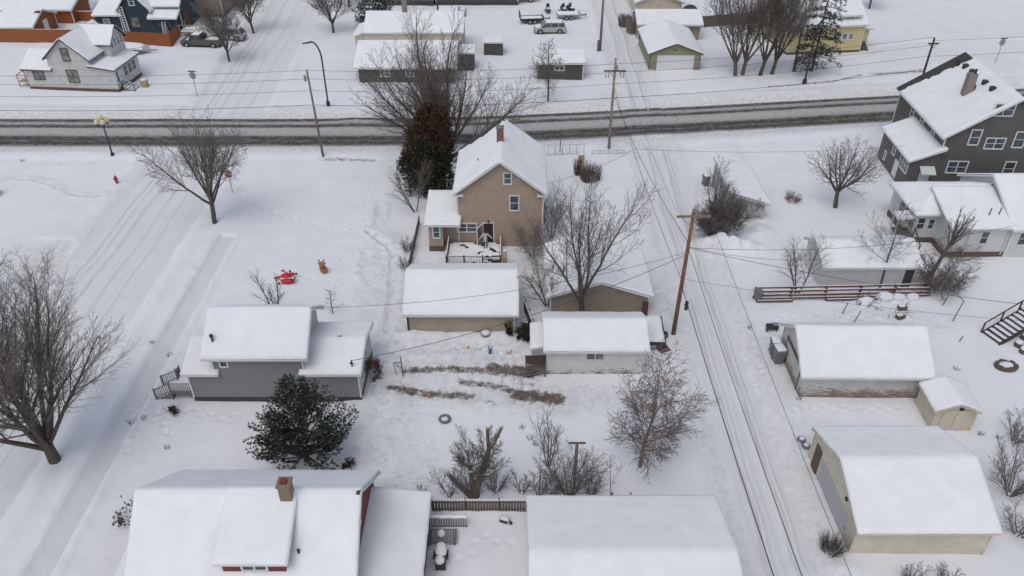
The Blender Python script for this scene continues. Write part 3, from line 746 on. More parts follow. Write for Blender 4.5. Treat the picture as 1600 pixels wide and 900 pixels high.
# ---- garages in the middle
t = thing('garage', 'long beige garage with unbroken snow roof just in front of the tan house deck', 'garage', (-3.85, 50.3, 0))
wo, ro, zf = gable(t, -4.05, 4.05, -3.05, 3.05, 2.22, 3.75, 'x', 'beige', st=.16, seed=7)
b = MB(); b.box(-4.12, -3.98, -3.12, -3.04, -.2, 2.1); b.build('downspout', M['dark'], wo)
b = MB(); b.box(4.07, 4.11, -2.9, -2.2, -.2, 2.0); b.build('side_door', M['brown_found'], t)
t = thing('garage', 'white plank garage with peeling paint near the ground, right of the beige garage', 'garage', (5.95, 44.6, 0))
wo, ro, zf = gable(t, -3.5, 3.5, -1.9, 1.9, 2.42, 3.38, 'x', 'peel', oh=.3, ohg=.22, st=.18, seed=9, corner=False)
window(t, 'f', W(5.95, 930, 42.7, 1.7), -1.9, 1.72, 1.15, .52, cols=2, rows=1, trim='offwhite', glass='glass_pale')
b = MB(); b.box(-4.5, -3.52, -1.1, 1.6, -.3, 1.7); b.build('lean_to', M['white_old'], t)
shed_roof(t, -4.5, -3.62, -1.1, 1.6, 1.72, 1.9, 1.72, 1.9, oh=.1, st=.11, seed=10, name='lean_to_roof')
r = thing('firewood_rack', 'dark log rack under a snowy board against the left end of the white plank garage', 'rack', (1.75, 42.9, 0))
rg = random.Random(4)
for k, zz in enumerate((.25, .5, .75, 1.0)):
    b = MB(); b.cyl((-.75+rg.uniform(-.1,.1), -.5+rg.uniform(-.1,.1), zz), (.62, .1*k-.3, zz+.1), .09, .07, 7); b.build('log', M['wood_old'], r)
for x in (-.75, .6): 
    b = MB(); b.box(x-.05, x+.05, -.5, -.4, -.2, 1.3); b.build('post', M['wood_old'], r)
b = MB(); b.box(-.8, .7, -.35, .5, 1.12, 1.2); b.build('board', M['wood_dark'], r)
t = thing('garage', 'brown beige garage whose low gable faces the camera behind a bare tree', 'garage', (6.85, 53.1, 0))
wo, ro, zf = gable(t, -3.85, 3.85, -3.4, 3.6, 2.0, 3.3, 'y', 'brown_beige', oh=.3, ohg=.3, st=.16, seed=11)
b = MB(); b.box(3.4, 3.86, -3.55, -3.42, -.2, 1.4); b.build('leaning_board', M['wood_red'], t)

# ---- gray house
t = thing('house', 'gray sided house with a taller snowy middle roof, left of the dark pine', 'house', (-16.2, 42.4, 0))
for (x0, x1, ze, zr, sd, c) in ((-5.7, -3.8, 2.7, 3.5, 21, True), (2.2, 5.8, 2.7, 3.45, 22, True)):
    gable(t, x0, x1, -2.5, 2.5, ze, zr, 'x', 'gray', st=.13, seed=sd, endmat='gray_end', oh=.3, ohg=.28, corner=False)
wo, ro, zf = gable(t, -3.8, 2.2, -2.5, 2.5, 4.33, 6.05, 'x', 'gray', st=.16, seed=23, endmat='gray_end', oh=.4, ohg=.5, corner=False)
b = MB(); b.box(-5.72, 5.82, -2.53, 2.53, -.4, .42); b.build('foundation', M['dark_found'], t)
for x in (-5.7, 5.8):
    b = MB(); b.box(x-.05, x+.05, -2.56, -2.44, .43, 2.62); b.build('corner_trim', M['white'], t)
for x in (-3.8, 2.2):
    b = MB(); b.box(x-.04, x+.06, -2.56, -2.44, 2.95, 4.2); b.build('corner_trim', M['white'], t)
window(t, 'f', -3.05, -2.5, 3.62, .4, .72, trim='white'); window(t, 'f', -.3, -2.5, 3.98, .9, .32, cols=2, rows=1)
window(t, 'r', .3, 2.2, 5.0, .5, .9); window(t, 'r', .3, 5.8, 2.2, .55, 1.0); window(t, 'r', -1.5, 5.8, 1.7, .5, .9)
b = MB(); b.cyl((-3.6,-2.0,4.6), (-3.6,-2.0,5.35), .07); b.cyl((-3.6,-2.0,5.35), (-3.6,-2.0,5.5), .13); b.build('vent_pipe', M['dark'], ro)
b = MB(); b.cyl((5.45,-2.3,2.6), (5.45,-2.3,3.6), .04); b.box(5.35, 5.55, -2.4, -2.3, 3.3, 3.4); b.build('service_mast', M['dark'], t)
b = MB(); b.cyl((3.1,.2,3.3), (4.4,.15,3.72), .03); b.build('fallen_branch', M['bark'], t)
d = thing('porch', 'gray painted porch with snowy steps and railings at the left end of the gray house', 'porch', (-22.7, 40.9, 0))
b = MB(); b.box(-.75, .78, -.85, 1.1, .58, .7); b.build('floor', M['lattice_gray'], d)
snow_hf(d, -.72, .76, -.82, 1.08, lambda x, y: .70+0*x, .08, 31)
for k in range(4):
    b = MB(); b.box(-.78-.28*(k+1), -.78-.28*k-.01, -.8, .5, -.1, .56-.14*k); s1 = b.build('step', M['lattice_gray'], d)
    b = MB(); b.box(-.77-.28*(k+1), -.79-.28*k, -.78, .48, .561-.14*k, .62-.14*k); b.build('snow', M['snow_lump'], s1)
rail(d, (-.7,-.85,0), (.75,-.85,0), .8, 1.55, 'lattice_gray', 12, bal=.04); rail(d, (-.75,.55,0), (-.75,1.1,0), .8, 1.55, 'lattice_gray', 5, bal=.04)
def srail(par, y):
    b = MB(); a = Vector((-.8,y,1.5)); c = Vector((-1.95,y,.95)); b.bar(a, c, .07, .05); b.bar(a-Vector((0,0,.7)), c-Vector((0,0,.7)), .05)
    for i in range(9):
        p = a.lerp(c, (i+.5)/9); b.bar(p, p-Vector((0,0,.7)), .035)
    b.bar(c+Vector((0,0,.1)), c-Vector((0,0,1.1)), .1); b.bar(a+Vector((0,0,.15)), a-Vector((0,0,1.4)), .1); b.build('stair_rail', M['lattice_gray'], par)
srail(d, -.85); srail(d, .52)

# ---- red house, bottom left
t = thing('house', 'dark red house with broad snowy roof, dormer and tan brick chimney, bottom left', 'house', (-13.2, 26.3, 0))
wo, ro, zf = gable(t, -5.3, 5.25, -3.9, 3.9, 3.55, 6.72, 'x', 'red_s', st=.16, seed=41, oh=.45, ohg=.38, mask=lambda x, y: 1-sstep(.35, .6, vnoise(x*.5, y, .35, 7)*.5+(.55+.5*vnoise(x, y, .45, 9))*np.exp(-((y+.10)/.07)**2)*(x > 3.6)+.55*np.exp(-((x-5.5)/.08)**2)*(y < .2)-.35)*(x > 2.6))
dz = 5.0
walls(t, -.85, 2.2, -3.05, 0, 5.4, 5.4, 6.6, 6.6, 'red_s', zb=4.0, name='dormer')
shed_roof(t, -.9, 2.25, -3.1, -.1, 5.45, 5.45, 6.7, 6.7, oh=.2, st=.15, seed=42, name='dormer_roof')
window(t, 'f', .72, -3.05, 4.98, 1.1, .5, cols=2, rows=1)
ch = MB(); ch.box(1.72, 2.3, -.62, -.05, 6.0, 7.75); c1 = ch.build('chimney', M['brick_tan'], t)
b = MB(); b.box(1.66, 2.36, -.68, .01, 7.752, 7.88); b.build('chimney_cap', M['brick_tan'], c1)
b = MB(); b.box(1.86, 2.14, -.5, -.2, 7.7, 8.02); b.build('flue', M['red_s'], c1)
b = MB(); b.cyl((2.75,-2.35,4.4), (2.75,-2.35,5.3), .07); b.build('vent_pipe', M['dark'], ro)
window(t, 'r', -.2, 5.25, 4.9, .7, 1.1, cols=1, glass='glass_pale'); window(t, 'r', -1.7, 5.25, 4.1, .7, 1.1, glass='glass_pale')
walls(t, 5.25, 8.4, -4.5, 3.3, 2.75, 2.35, 2.75, 2.35, 'red_s', name='annex'); shed_roof(t, 5.3, 8.45, -4.8, 3.35, 2.78, 2.38, 2.78, 2.38, oh=.15, st=.17, seed=43, name='annex_roof')
walls(t, -7.0, -5.3, -6, 2.0, 2.4, 2.9, 2.4, 2.9, 'red_s', name='porch'); shed_roof(t, -7.0, -5.4, -6, 1.9, 2.45, 2.95, 2.45, 2.95, oh=.2, st=.15, seed=44, name='porch_roof')
b = MB(); b.box(8.5, 8.7, -3.9, -2.9, .2, 1.8); b.build('screen', M['dark'], t)

# ---- bottom garage
t = thing('garage', 'wide garage at the bottom edge showing only its two snow covered roof slopes', 'garage', (6.15, 24.75, 0))
wo, ro, zf = gable(t, -5.0, 5.0, -4.4, 4.4, 2.5, 3.85, 'x', 'cream', st=.18, seed=51, oh=.3, ohg=.3)
# ---- beige metal garage, bottom right
t = thing('garage', 'large beige metal garage with a gray roll door at the bottom right', 'garage', (22.8, 31.2, 0))
wo, ro, zf = gable(t, -3.8, 3.75, -3.65, 3.65, 2.25, 3.7, 'x', 'beige2', st=.17, seed=53, oh=.32, ohg=.14, corner=True, trim='beige2')
door(t, 'l', -.4, -3.8, 0, 4.5, 1.85, 'gray_end', 'beige2', name='garage_door', panels=3)
b = MB(); b.box(-4.0, -3.84, -2.0, -1.8, 2.5, 2.68); b.build('wall_lamp', M['dark'], t)
b = MB(); b.box(-3.88, -3.82, 2.2, 3.0, -.2, 1.9); b.build('side_door', M['brown_found'], t)
# ---- weathered garage right
t = thing('garage', 'white clapboard garage with badly weathered lower boards beside the alley on the right', 'garage', (24.2, 42.9, 0), -.01)
wo, ro, zf = gable(t, -4.2, 4.2, -2.6, 2.6, 2.25, 4.1, 'x', 'peel2', st=.16, seed=55, oh=.35, ohg=.32, corner=False)
door(t, 'l', -.2, -4.2, 0, 3.2, 1.95, 'peel2', 'wood_old', name='garage_door', panels=4)
b = MB()
b.bar((-4.25,-1.9,2.2), (-4.25,1.5,2.2), .06, .08); b.build('door_track', M['wood_old'], t)
# ---- small beige shed
t = thing('shed', 'small pale tan garden shed with double doors between two larger garages on the right', 'shed', (29.1, 38.4, 0), -.03)
wo, ro, zf = gable(t, -1.3, 1.3, -1.2, 1.2, 1.75, 2.35, 'y', 'cream', st=.11, seed=57, oh=.2, ohg=.15, trim='beige2')
for x in (-.42, .42):
    b = MB(); b.box(x-.4, x+.4, -1.24, -1.205, .1, 1.75); b.build('door', M['beige2'], t)
b = MB(); b.box(.08, .3, -1.33, -1.21, 1.85, 2.0); b.build('wall_lamp', M['dark'], t)
# ---- white garage further right
t = thing('garage', 'white stucco garage with lumpy snow roof above the low red log fence', 'garage', (29.4, 55.7, 0), .01)
wo, ro, zf = gable(t, -3.8, 3.8, -2.1, 2.1, 2.15, 3.15, 'x', 'white_s', st=.16, seed=59, oh=.3, ohg=.3, trim='offwhite', corner=False)
b = MB(); b.box(3.0, 3.72, -2.14, -2.105, -.1, 1.7); b.build('bay_shade', M['dark_found'], t)  # flat dark panel painted as the shade inside an open bay
for q in ((1.2,-.9,2.9),(2.4,-.3,3.2),(.6,-.2,3.2)): lump(ro, q, .35, (1,.8,.6), seed=int(q[0]*10))
# ---- buried shed
t = thing('shed', 'low gray shed half buried in drifted snow behind the dense brown bush', 'shed', (20.75, 69.2, 0))
walls(t, -.35, 3.0, -4.6, 2.5, 2.7, 1.7, 2.7, 1.7, 'gray_end'); shed_roof(t, -.35, 3.1, -4.7, 2.4, 2.78, 1.78, 2.78, 1.78, oh=.2, st=.26, seed=61, trim='offwhite')

# ---- charcoal house on the right
t = thing('house', 'large charcoal house with white window trim, stone chimney and partly bare roof edge', 'house', (42.1, 70.7, 0), -.05)
wo, ro, zf = gable(t, 0, 11.3, 0, 12.2, 5.95, 9.75, 'y', 'charcoal', st=.13, seed=63, oh=.45, ohg=.45,
                   mask=lambda x, y: 1-sstep(-.12, .12, y-(11.55-.95*sstep(-.5, 5.2, x)*(1-.0)+.35*sstep(3, 5.6, x))-.22*vnoise(x, y, .22, 5)-.25*vnoise(x, y, 1.1, 6)-.0))
for px, Yq, z, w, h, c in ((1569, 70.5, 8.6, 1.75, 1.1, 2), (1524, 70.5, 5.75, .85, 1.45, 1), (1554, 70.5, 5.15, 1.7, 1.0, 2), (1592, 70.5, 5.6, .9, 1.5, 1), (1496, 70.5, 2.55, 1.8, 1.15, 2), (1575, 70.5, 2.5, .9, 1.4, 1), (1622, 70.5, 5.6, 1.5, 1.2, 2)):
    window(t, 'f', W(42.1, px, Yq, z), 0, z, w, h, cols=c, rows=2)
for yy, h in ((8.2, 1.0), (5.6, .7), (2.7, 1.0)): window(t, 'l', yy, 0, 4.9, .6, h)
ch = MB(); ch.box(2.7, 3.5, 4.6, 5.3, 7.4, 10.3); c1 = ch.build('chimney', M['stone'], t)
b = MB(); b.cyl((3.3,4.9,10.3), (3.3,4.9,10.75), .1); b.box(3.52, 3.7, 4.7, 5.1, 8.6, 9.2); b.build('flue', M['dark'], c1)
for yy in (11.0, 9.6, 8.0, 5.0, 3.3):
    b = MB(); b.box(4.35, 4.8, yy-.22, yy+.22, 8.9, 9.62); b.build('roof_vent', M['dark'], ro)
walls(t, -2.7, -.004, -.25, 7.4, 3.2, 4.3, 3.2, 4.3, 'charcoal', name='side_wing')
shed_roof(t, -2.7, -.05, -.25, 7.3, 3.3, 4.4, 3.3, 4.4, oh=.3, st=.13, seed=64, name='side_wing_roof')
window(t, 'l', 3.9, -2.7, 2.5, .6, 1.0); window(t, 'l', 1.0, -2.7, 2.35, 1.9, 1.25, cols=3, rows=2); door(t, 'l', 2.5, -2.7, .1, .8, 1.7)
window(t, 'l', 5.6, -2.7, 1.0, .35, .8)
b = MB(); b.hexa([(-1.7,-1.15,2.15),(-.3,-1.15,2.15),(-.3,-.26,2.6),(-1.7,-.26,2.6),(-1.7,-1.15,2.25),(-.3,-1.15,2.25),(-.3,-.26,2.7),(-1.7,-.26,2.7)]); b.build('awning', M['mint'], t)
door(t, 'f', -1.0, -.25, .5, .8, 1.65)
for k in range(3):
    b = MB(); b.box(-1.6, -.3, -.6-.3*(k+1), -.26-.3*k-.05, -.2, .55-.17*k); b.build('step', M['concrete'], t)
b = MB(); b.bar((-1.6,-.3,1.1), (-1.6,-1.4,.6), .06); b.bar((-1.6,-1.4,.7), (-1.6,-1.4,-.2), .06); b.bar((-1.6,-.9,.85), (-1.6,-.9,0), .05); b.build('handrail', M['wood_red'], t)

# ---- white cottage on the right
t = thing('house', 'white one-storey cottage with hipped snowy roof in front of the charcoal house', 'house', (36, 58.2, 0))
walls(t, 0, 7.2, 2.4, 7.6, 3.0, 3.0, 3.0, 3.0, 'white_s'); walls(t, 2.0, 7.2, 0, 2.4, 3.0, 3.0, 3.0, 3.0, 'white_s', name='wall')
b = MB(); b.box(1.97, 15.3, -.03, 2.4, -.4, .55); b.box(-.03, 1.97, 2.37, 7.5, -.4, .55); b.build('foundation', M['brown_found'], t)
def hipz(x, y):
    a = np.minimum(x+.4, np.minimum(y-2.0, 8.0-y)); a = np.minimum(a, 3.0)
    f = np.where(x > 1.55, np.minimum((y+.4)*.28, 1.4), -9)
    return 3.02+np.maximum(a*.47, f)
b = MB(); b.add([(-.4,2,3.02),(7.2,2,3.02),(7.2,8,3.02),(-.4,8,3.02),(2.6,5,4.43),(7.2,5,4.43),(-.4,2,2.9),(7.2,2,2.9),(7.2,8,2.9),(-.4,8,2.9)],
      [(0,1,5,4),(1,2,5),(2,3,4,5),(3,0,4),(6,7,1,0),(7,8,2,1),(8,9,3,2),(9,6,0,3),(9,8,7,6)])
ro = b.build('roof', M['offwhite'], t)
b = MB(); slab(b, [(1.6,-.4,3.08),(7.2,-.4,3.08),(7.2,4.6,4.48),(1.6,4.6,4.48)], .12); ro2 = b.build('roof', M['offwhite'], t)
snow_hf(ro, -.44, 7.2, 1.97, 8.05, lambda x, y: 3.02+.47*np.minimum(np.minimum(x+.44, 3.), np.minimum(np.minimum(y-1.97, 8.05-y), 3.)), .2, 65)
snow_hf(ro2, 1.57, 7.2, -.44, 4.6, lambda x, y: 3.08+(y+.4)*.28, .2, 66)
for q in ((5.3, 1.0), (6.2, 1.1)):
    b = MB(); b.cyl((*q, 3.3), (q[0], q[1], 4.35), .05); b.build('vent_pipe', M['dark'], ro2)
gable(t, 7.2, 15.2, -.1, 9.6, 3.05, 5.5, 'x', 'white_s', oh=.35, ohg=.3, st=.13, seed=67, corner=True)
window(t, 'f', .48, 2.4, 2.0, .62, 1.1, glass='glass'); window(t, 'f', 1.4, 2.4, 1.95, .45, .95)
for yy in (3.0, 4.1, 5.2): window(t, 'l', yy, 0, 2.0, .85, 1.3, trim='offwhite')
window(t, 'f', W(36, 1538, 58.2, 2.0), 0, 2.0, .6, 1.15); window(t, 'f', W(36, 1598, 58.1, 2.0), -.1, 1.95, .65, 1.15)
window(t, 'l', 4.7, 7.2, 4.4, .45, .5, rows=1)
b = MB(); b.cyl((3.6,-.06,.3), (3.6,-.06,2.9), .05); b.cyl((6.9,-.06,.3), (6.9,-.06,2.9), .05); b.build('downspout', M['offwhite'], t)
s = thing('entry_stairs', 'weathered wooden entry stairs with white canopy at the left end of the white cottage', 'stairs', (35.2, 60.6, 0))
for k in range(5):
    b = MB(); b.box(-.55, .75, -.3-.3*(k+1), -.3-.3*k-.02, .75-.17*k, .83-.17*k); b.build('step', M['wood_old'], s)
b = MB(); b.box(-.6, .78, -.3, 1.2, .8, .9); b.build('landing', M['wood_old'], s)
b = MB()
for x in (-.6, .75):
    b.bar((x,-.3,1.7), (x,-1.9,.9), .06, .08); b.bar((x,-1.9,1.0), (x,-1.9,-.2), .08); b.bar((x,-.3,1.75), (x,-.3,-.2), .08); b.bar((x,-1.1,1.3), (x,-1.1,0), .05)
b.build('handrail', M['wood_dark'], s)
b = MB(); slab(b, [(-.8,0,2.35),(.78,0,2.55),(.78,1.3,2.55),(-.8,1.3,2.35)], .08); b.box(-.75,-.65,1.1,1.2,.9,2.3); b.box(-.75,-.65,.05,.15,.9,2.3); cn = b.build('canopy', M['offwhite'], s)
b = MB(); b.hexa([(-.8,0,2.352),(.78,0,2.552),(.78,1.3,2.552),(-.8,1.3,2.352),(-.75,.05,2.5),(.75,.05,2.7),(.75,1.25,2.7),(-.75,1.25,2.5)]); b.build('snow', M['snow_lump'], cn)

# ================================================================== across the main road
t = thing('house', 'old white house with stained siding and a windowed cross gable at the upper left', 'house', (-62.1, 97.75, 0), -.085)
gable(t, 0, 3.5, 0, 5.4, 2.85, 4.3, 'x', 'white_old', oh=.35, ohg=.3, st=.13, seed=71, trim='wood_old', corner=False)
gable(t, 3.5, 8.9, -.004, 7.4, 4.35, 6.75, 'y', 'white_old', oh=.35, ohg=.3, st=.12, seed=72, trim='dark', corner=False)
walls(t, 8.9, 11.9, .0, 6.2, 3.25, 2.85, 3.25, 2.85, 'white_old', name='sun_porch'); shed_roof(t, 8.95, 11.9, .0, 6.2, 3.25, 2.88, 3.3, 2.9, oh=.25, st=.13, seed=73, trim='wood_old', name='sun_porch_roof')
gable(t, 6.4, 10.2, 3.4, 7.0, 5.2, 6.9, 'x', 'white_old', oh=.3, ohg=.35, st=.13, seed=74, zb=3.0, trim='dark', corner=False)
b = MB(); b.box(-.03, 11.93, -.04, 6.2, -.4, .42); b.build('foundation', M['brown_found'], t)
window(t, 'f', 6.2, 0, 4.75, .85, 1.5, trim='wood_old', glass='glass_pale'); window(t, 'f', 6.3, 0, 1.95, 1.3, 1.5, cols=2, trim='wood_old', glass='glass_pale'); window(t, 'f', 1.75, 0, 1.95, 1.3, 1.0, cols=2, trim='wood_old', glass='glass_pale')
for yy in (2.6, 3.7, 4.8): window(t, 'r', yy, 11.9, 1.95, .8, 1.2, trim='offwhite')
window(t, 'r', .5, 11.9, 1.9, .55, 1.3); door(t, 'r', 1.4, 11.9, .4, .8, 1.9, 'offwhite')
for yy in (4.0, 4.8, 5.6, 6.4): window(t, 'r', yy, 10.2, 4.9, .5, 1.0, trim='white', glass='glass_pale')
b = MB(); b.box(6.9, 7.1, 1.0, 1.3, 5.2, 6.1); b.build('roof_vent', M['dark'], t)
s = thing('entry_stairs', 'snowy concrete steps with white handrail at the right end of the old white house', 'stairs', (-49.9, 98.0, 0), -.085)
for k in range(4):
    b = MB(); b.box(.1+.32*k, .1+.32*(k+1)-.01, -.8, .9, -.2, .55-.14*k); st = b.build('step', M['concrete'], s)
    b = MB(); b.box(.11+.32*k, .1+.32*(k+1)-.02, -.78, .88, .551-.14*k, .62-.14*k); b.build('snow', M['snow_lump'], st)
b = MB(); b.bar((.1,-.85,1.4), (1.6,-.85,.85), .06); b.bar((1.6,-.85,.9), (1.6,-.85,-.2), .07); b.bar((.1,-.85,1.4), (.1,-.85,0), .07); b.bar((1.6,-.85,-.1),(2.6,-.85,-.1),.05); b.build('handrail', M['dark'], s)
b = MB(); b.box(1.7, 2.5, .6, 1.2, .0, .9); b.build('box', M['wood_pale'], s); lump(s, (2.1,.9,.92), .45, (1,.7,.35))
s = thing('side_landing', 'raw lumber landing and steps at the left end of the old white house', 'stairs', (-63.0, 99.0, 0), -.085)
b = MB(); b.box(-.7, .7, -.7, .9, .75, .85); b.build('floor', M['wood_pale'], s)
b = MB()
for x, y in ((-.7,-.7),(.65,-.7),(-.7,.85)): b.bar((x,y,-.2), (x,y,1.75), .1)
b.bar((-.7,-.7,1.7), (.65,-.7,1.7), .08); b.bar((-.7,-.7,1.25), (.65,-.7,1.25), .06); b.bar((-.7,-.7,1.7), (-.7,.85,1.7), .08); b.bar((-.7,-.7,.1), (.65,-.7,.8), .06); b.build('railing', M['wood_pale'], s)

t = thing('house', 'dark blue house with snowy gabled roofs behind the orange board fence at the upper left', 'house', (-62.7, 120.0, 0))
walls(t, 0, 3.8, 0, 6, 2.9, 2.9, 4.6, 4.6, 'blue_s'); shed_roof(t, 0, 3.8, 0, 6, 2.95, 2.95, 4.65, 4.65, oh=.3, st=.13, seed=75)
gable(t, 3.8, 8.4, -.05, 9, 3.9, 6.6, 'y', 'blue_s', oh=.35, ohg=.3, st=.13, seed=76)
gable(t, 8.4, 12.4, 1.2, 9.0, 4.1, 6.3, 'x', 'blue_s', oh=.35, ohg=.3, st=.13, seed=77)
walls(t, 8.4, 12.1, -.3, 1.2, 2.6, 2.6, 3.2, 3.2, 'blue_s', name='porch'); shed_roof(t, 8.4, 12.2, -.4, 1.15, 2.65, 2.65, 3.3, 3.3, oh=.3, st=.16, seed=78, name='porch_roof')
window(t, 'f', 6.1, -.05, 5.0, .7, 1.1); window(t, 'f', 1.6, 0, 1.8, .8, 1.1, trim='offwhite', glass='glass_pale'); window(t, 'f', 5.9, -.05, 1.9, 1.1, 1.3, trim='wood_old', glass='glass_pale'); window(t, 'f', 9.4, -.3, 1.8, .7, .9, trim='blue_s'); window(t, 'f', 11.0, -.3, 1.7, .7, 1.1, trim='blue_s')
b = MB(); b.box(12.42, 12.5, 2.0, 4.2, .4, 2.8); b.build('side_panel', M['wood_red'], t)
def ladder(name, label, a, c, w, n, mat, thick=.06):
    a = Vector(a); c = Vector(c); l = tag(bpy.data.objects.new(name, None), label, 'ladder'); C.objects.link(l)
    l.location = a; d = c-a
    for s_ in (-w/2, w/2):
        b = MB(); b.bar((s_,0,0), (d.x+s_, d.y, d.z), thick, thick*1.4); b.build('rail', M[mat], l)
    b = MB()
    for i in range(n):
        p = d*((i+.6)/n); b.bar((p.x-w/2,p.y,p.z), (p.x+w/2,p.y,p.z), thick*.8)
    b.build('rung', M[mat], l); return l
ladder('ladder', 'tall white extension ladder leaning on the dark blue house', (-57.9, 119.2, 0), (-58.4, 119.8, 4.3), .5, 12, 'white', .1)
l = ladder('step_ladder', 'pale step ladder standing open by the right end of the dark blue house', (-52.3, 118.8, 0), (-52.3, 119.3, 2.2), .5, 6, 'offwhite', .08)
b = MB(); b.bar((-.25,1.0,0), (-.25,.5,2.2), .07); b.bar((.25,1.0,0), (.25,.5,2.2), .07); b.build('rear_leg', M['white'], l)
s = thing('side_deck', 'raw lumber deck and railings between the dark blue house and the parked pickup', 'deck', (-48.6, 120.2, 0))
b = MB(); b.box(-1.4, 1.2, -1.2, 1.2, .6, .72); b.build('floor', M['wood_pale'], s); snow_hf(s, -1.38, 1.18, -1.18, 1.18, lambda x, y: .72+0*x, .12, 79)
b = MB()
for x, y in ((-1.4,-1.2),(1.2,-1.2),(1.2,1.2),(-1.4,1.2)): b.bar((x,y,-.2), (x,y,1.8), .11)
for z in (1.1, 1.75): b.bar((-1.4,-1.2,z), (1.2,-1.2,z), .08); b.bar((1.2,-1.2,z), (1.2,1.2,z), .08)
b.bar((1.2,-.5,1.7), (3.2,-.8,.6), .08); b.bar((1.2,.5,1.7), (3.2,.4,.6), .08); b.build('railing', M['wood_pale'], s)
t = thing('house', 'tan house wall with snowy roof behind the dark blue house at the top edge', 'house', (-49.6, 133.2, 0))
gable(t, -3.2, 3.0, -4, 4, 3.9, 5.6, 'x', 'brown_beige', st=.13, seed=80, found='dark_found')
t = thing('garage', 'orange sided garage with white door and snowy roof at the far upper left', 'garage', (-75.4, 120.2, 0))
gable(t, -5.0, 4.7, -3.4, 3.4, 2.25, 3.6, 'x', 'orange', st=.13, seed=81, oh=.35, ohg=.3, mask=lambda x, y: 1-.95*((np.abs(y-.0+.55) < .35)*(vnoise(x, y, .9, 3) > .1)))
door(t, 'r', .3, 4.7, .1, 1.1, 2.0, 'white')
t = thing('garage', 'low shed with long snowy roof behind the orange sided garage', 'shed', (-76.5, 128.5, 0))
gable(t, -6, 7.5, -3, 3, 2.2, 3.2, 'x', 'orange', st=.16, seed=82)

t = thing('house', 'low dark olive ranch house with long snowy roof behind the big bare tree', 'house', (-13.9, 104.9, 0))
gable(t, -6.2, 6.2, -4.7, 4.7, 2.15, 3.85, 'x', 'olive', st=.13, seed=83, oh=.45, ohg=.5)
b = MB(); b.box(3.6, 6.25, -4.76, -4.71, -.2, 2.1); b.build('wood_panel', M['wood_dark'], t)
window(t, 'f', -2.7, -4.7, 1.3, 1.1, .85, cols=2, rows=2, glass='glass_pale'); window(t, 'f', .55, -4.7, 1.3, 1.0, .85, cols=2, rows=2, glass='glass_pale'); door(t, 'f', 3.1, -4.7, .05, .7, 1.9)
t = thing('house', 'taller pale house with chimney directly behind the low olive ranch house', 'house', (-13.4, 112.0, 0))
gable(t, -6.9, 6.4, -2.3, 5.0, 3.7, 5.3, 'x', 'beige2', st=.13, seed=84, oh=.35, ohg=.3)
walls(t, -8.6, -6.9, -1.8, 3.2, 2.8, 3.4, 2.8, 3.4, 'beige2', name='lean_to'); shed_roof(t, -8.6, -6.95, -1.8, 3.2, 2.9, 3.5, 2.9, 3.5, oh=.25, st=.13, seed=85, name='lean_to_roof')
b = MB(); b.box(-2.1, -1.4, 1.0, 1.7, 4.8, 7.4); b.build('chimney', M['stone'], t)
t = thing('shed', 'small olive brown box shed with snowy top beside the olive ranch house', 'shed', (-6.15, 105.9, 0))
walls(t, -1.0, 1.0, -1.2, 1.2, 2.3, 2.3, 2.5, 2.5, 'olive'); shed_roof(t, -1, 1, -1.2, 1.2, 2.32, 2.32, 2.52, 2.52, oh=.1, st=.13, seed=86)
t = thing('shed', 'brown flat shed with snowy top standing further back, left of the silver car', 'shed', (-2.65, 112.1, 0))
walls(t, -1.35, 1.35, -1.2, 1.2, 1.7, 1.7, 1.8, 1.8, 'olive'); shed_roof(t, -1.35, 1.35, -1.2, 1.2, 1.72, 1.72, 1.82, 1.82, oh=.1, st=.13, seed=87)
t = thing('garage', 'dark olive garage with one small white window and white corner boards', 'garage', (6.35, 104.2, 0))
gable(t, -3.05, 3.05, -2.9, 2.9, 2.2, 2.85, 'x', 'olive', st=.15, seed=88, oh=.25, ohg=.3, trim='white')
window(t, 'f', -.1, -2.9, 1.55, 1.15, .5, cols=2, rows=1)
t = thing('garage', 'pale green garage with wide white overhead door beside the alley', 'garage', (22.05, 109.9, 0))
gable(t, -3.4, 3.4, -5.1, 5.1, 2.3, 3.6, 'y', 'green', st=.16, seed=89, oh=.3, ohg=.3, trim='wood_old')
door(t, 'f', .1, -5.1, 0, 4.8, 1.95, 'white', name='garage_door', panels=4)
b = MB(); b.box(-.15, .05, -5.2, -5.11, 2.7, 2.85); b.build('wall_lamp', M['dark'], t); b = MB(); b.box(2.6, 3.38, -5.14, -5.105, -.1, 1.1); b.build('stone_facing', M['stone'], t)
b = MB(); b.box(-3.38, -2.5, -5.14, -5.105, -.1, 1.1); b.build('stone_facing', M['stone'], t)
t = thing('garage', 'garage showing only its snowy roof directly behind the pale green garage', 'garage', (23.4, 120.6, 0))
gable(t, -4.6, 4.6, -3, 3, 2.3, 3.4, 'x', 'brown_beige', st=.16, seed=90)
t = thing('house', 'cream gabled house behind both alley garages at the top edge', 'house', (23.4, 134.0, 0))
gable(t, -3.6, 3.6, -6, 6, 2.6, 4.1, 'y', 'cream', st=.15, seed=91)
t = thing('house', 'pale yellow house with snowy roofs and three small windows in a row', 'house', (44.6, 111.5, 0), .12)
gable(t, -5.5, 5.4, 0, 9.5, 4.1, 7.0, 'x', 'yellow', st=.15, seed=92, oh=.4, ohg=.35, found='brown_found')
for x in (1.8, 2.7, 3.6): window(t, 'f', x, 0, 2.35, .6, .8, rows=1, glass='glass_pale', trim='white')
walls(t, 2.0, 4.4, .5, 3.6, 5.1, 5.1, 6.2, 6.2, 'yellow', zb=3.6, name='dormer'); shed_roof(t, 1.9, 4.5, .4, 3.6, 5.15, 5.15, 6.3, 6.3, oh=.25, st=.15, seed=93, name='dormer_roof')
window(t, 'f', 3.2, .5, 4.75, 1.2, .35, rows=1, glass='glass_pale')
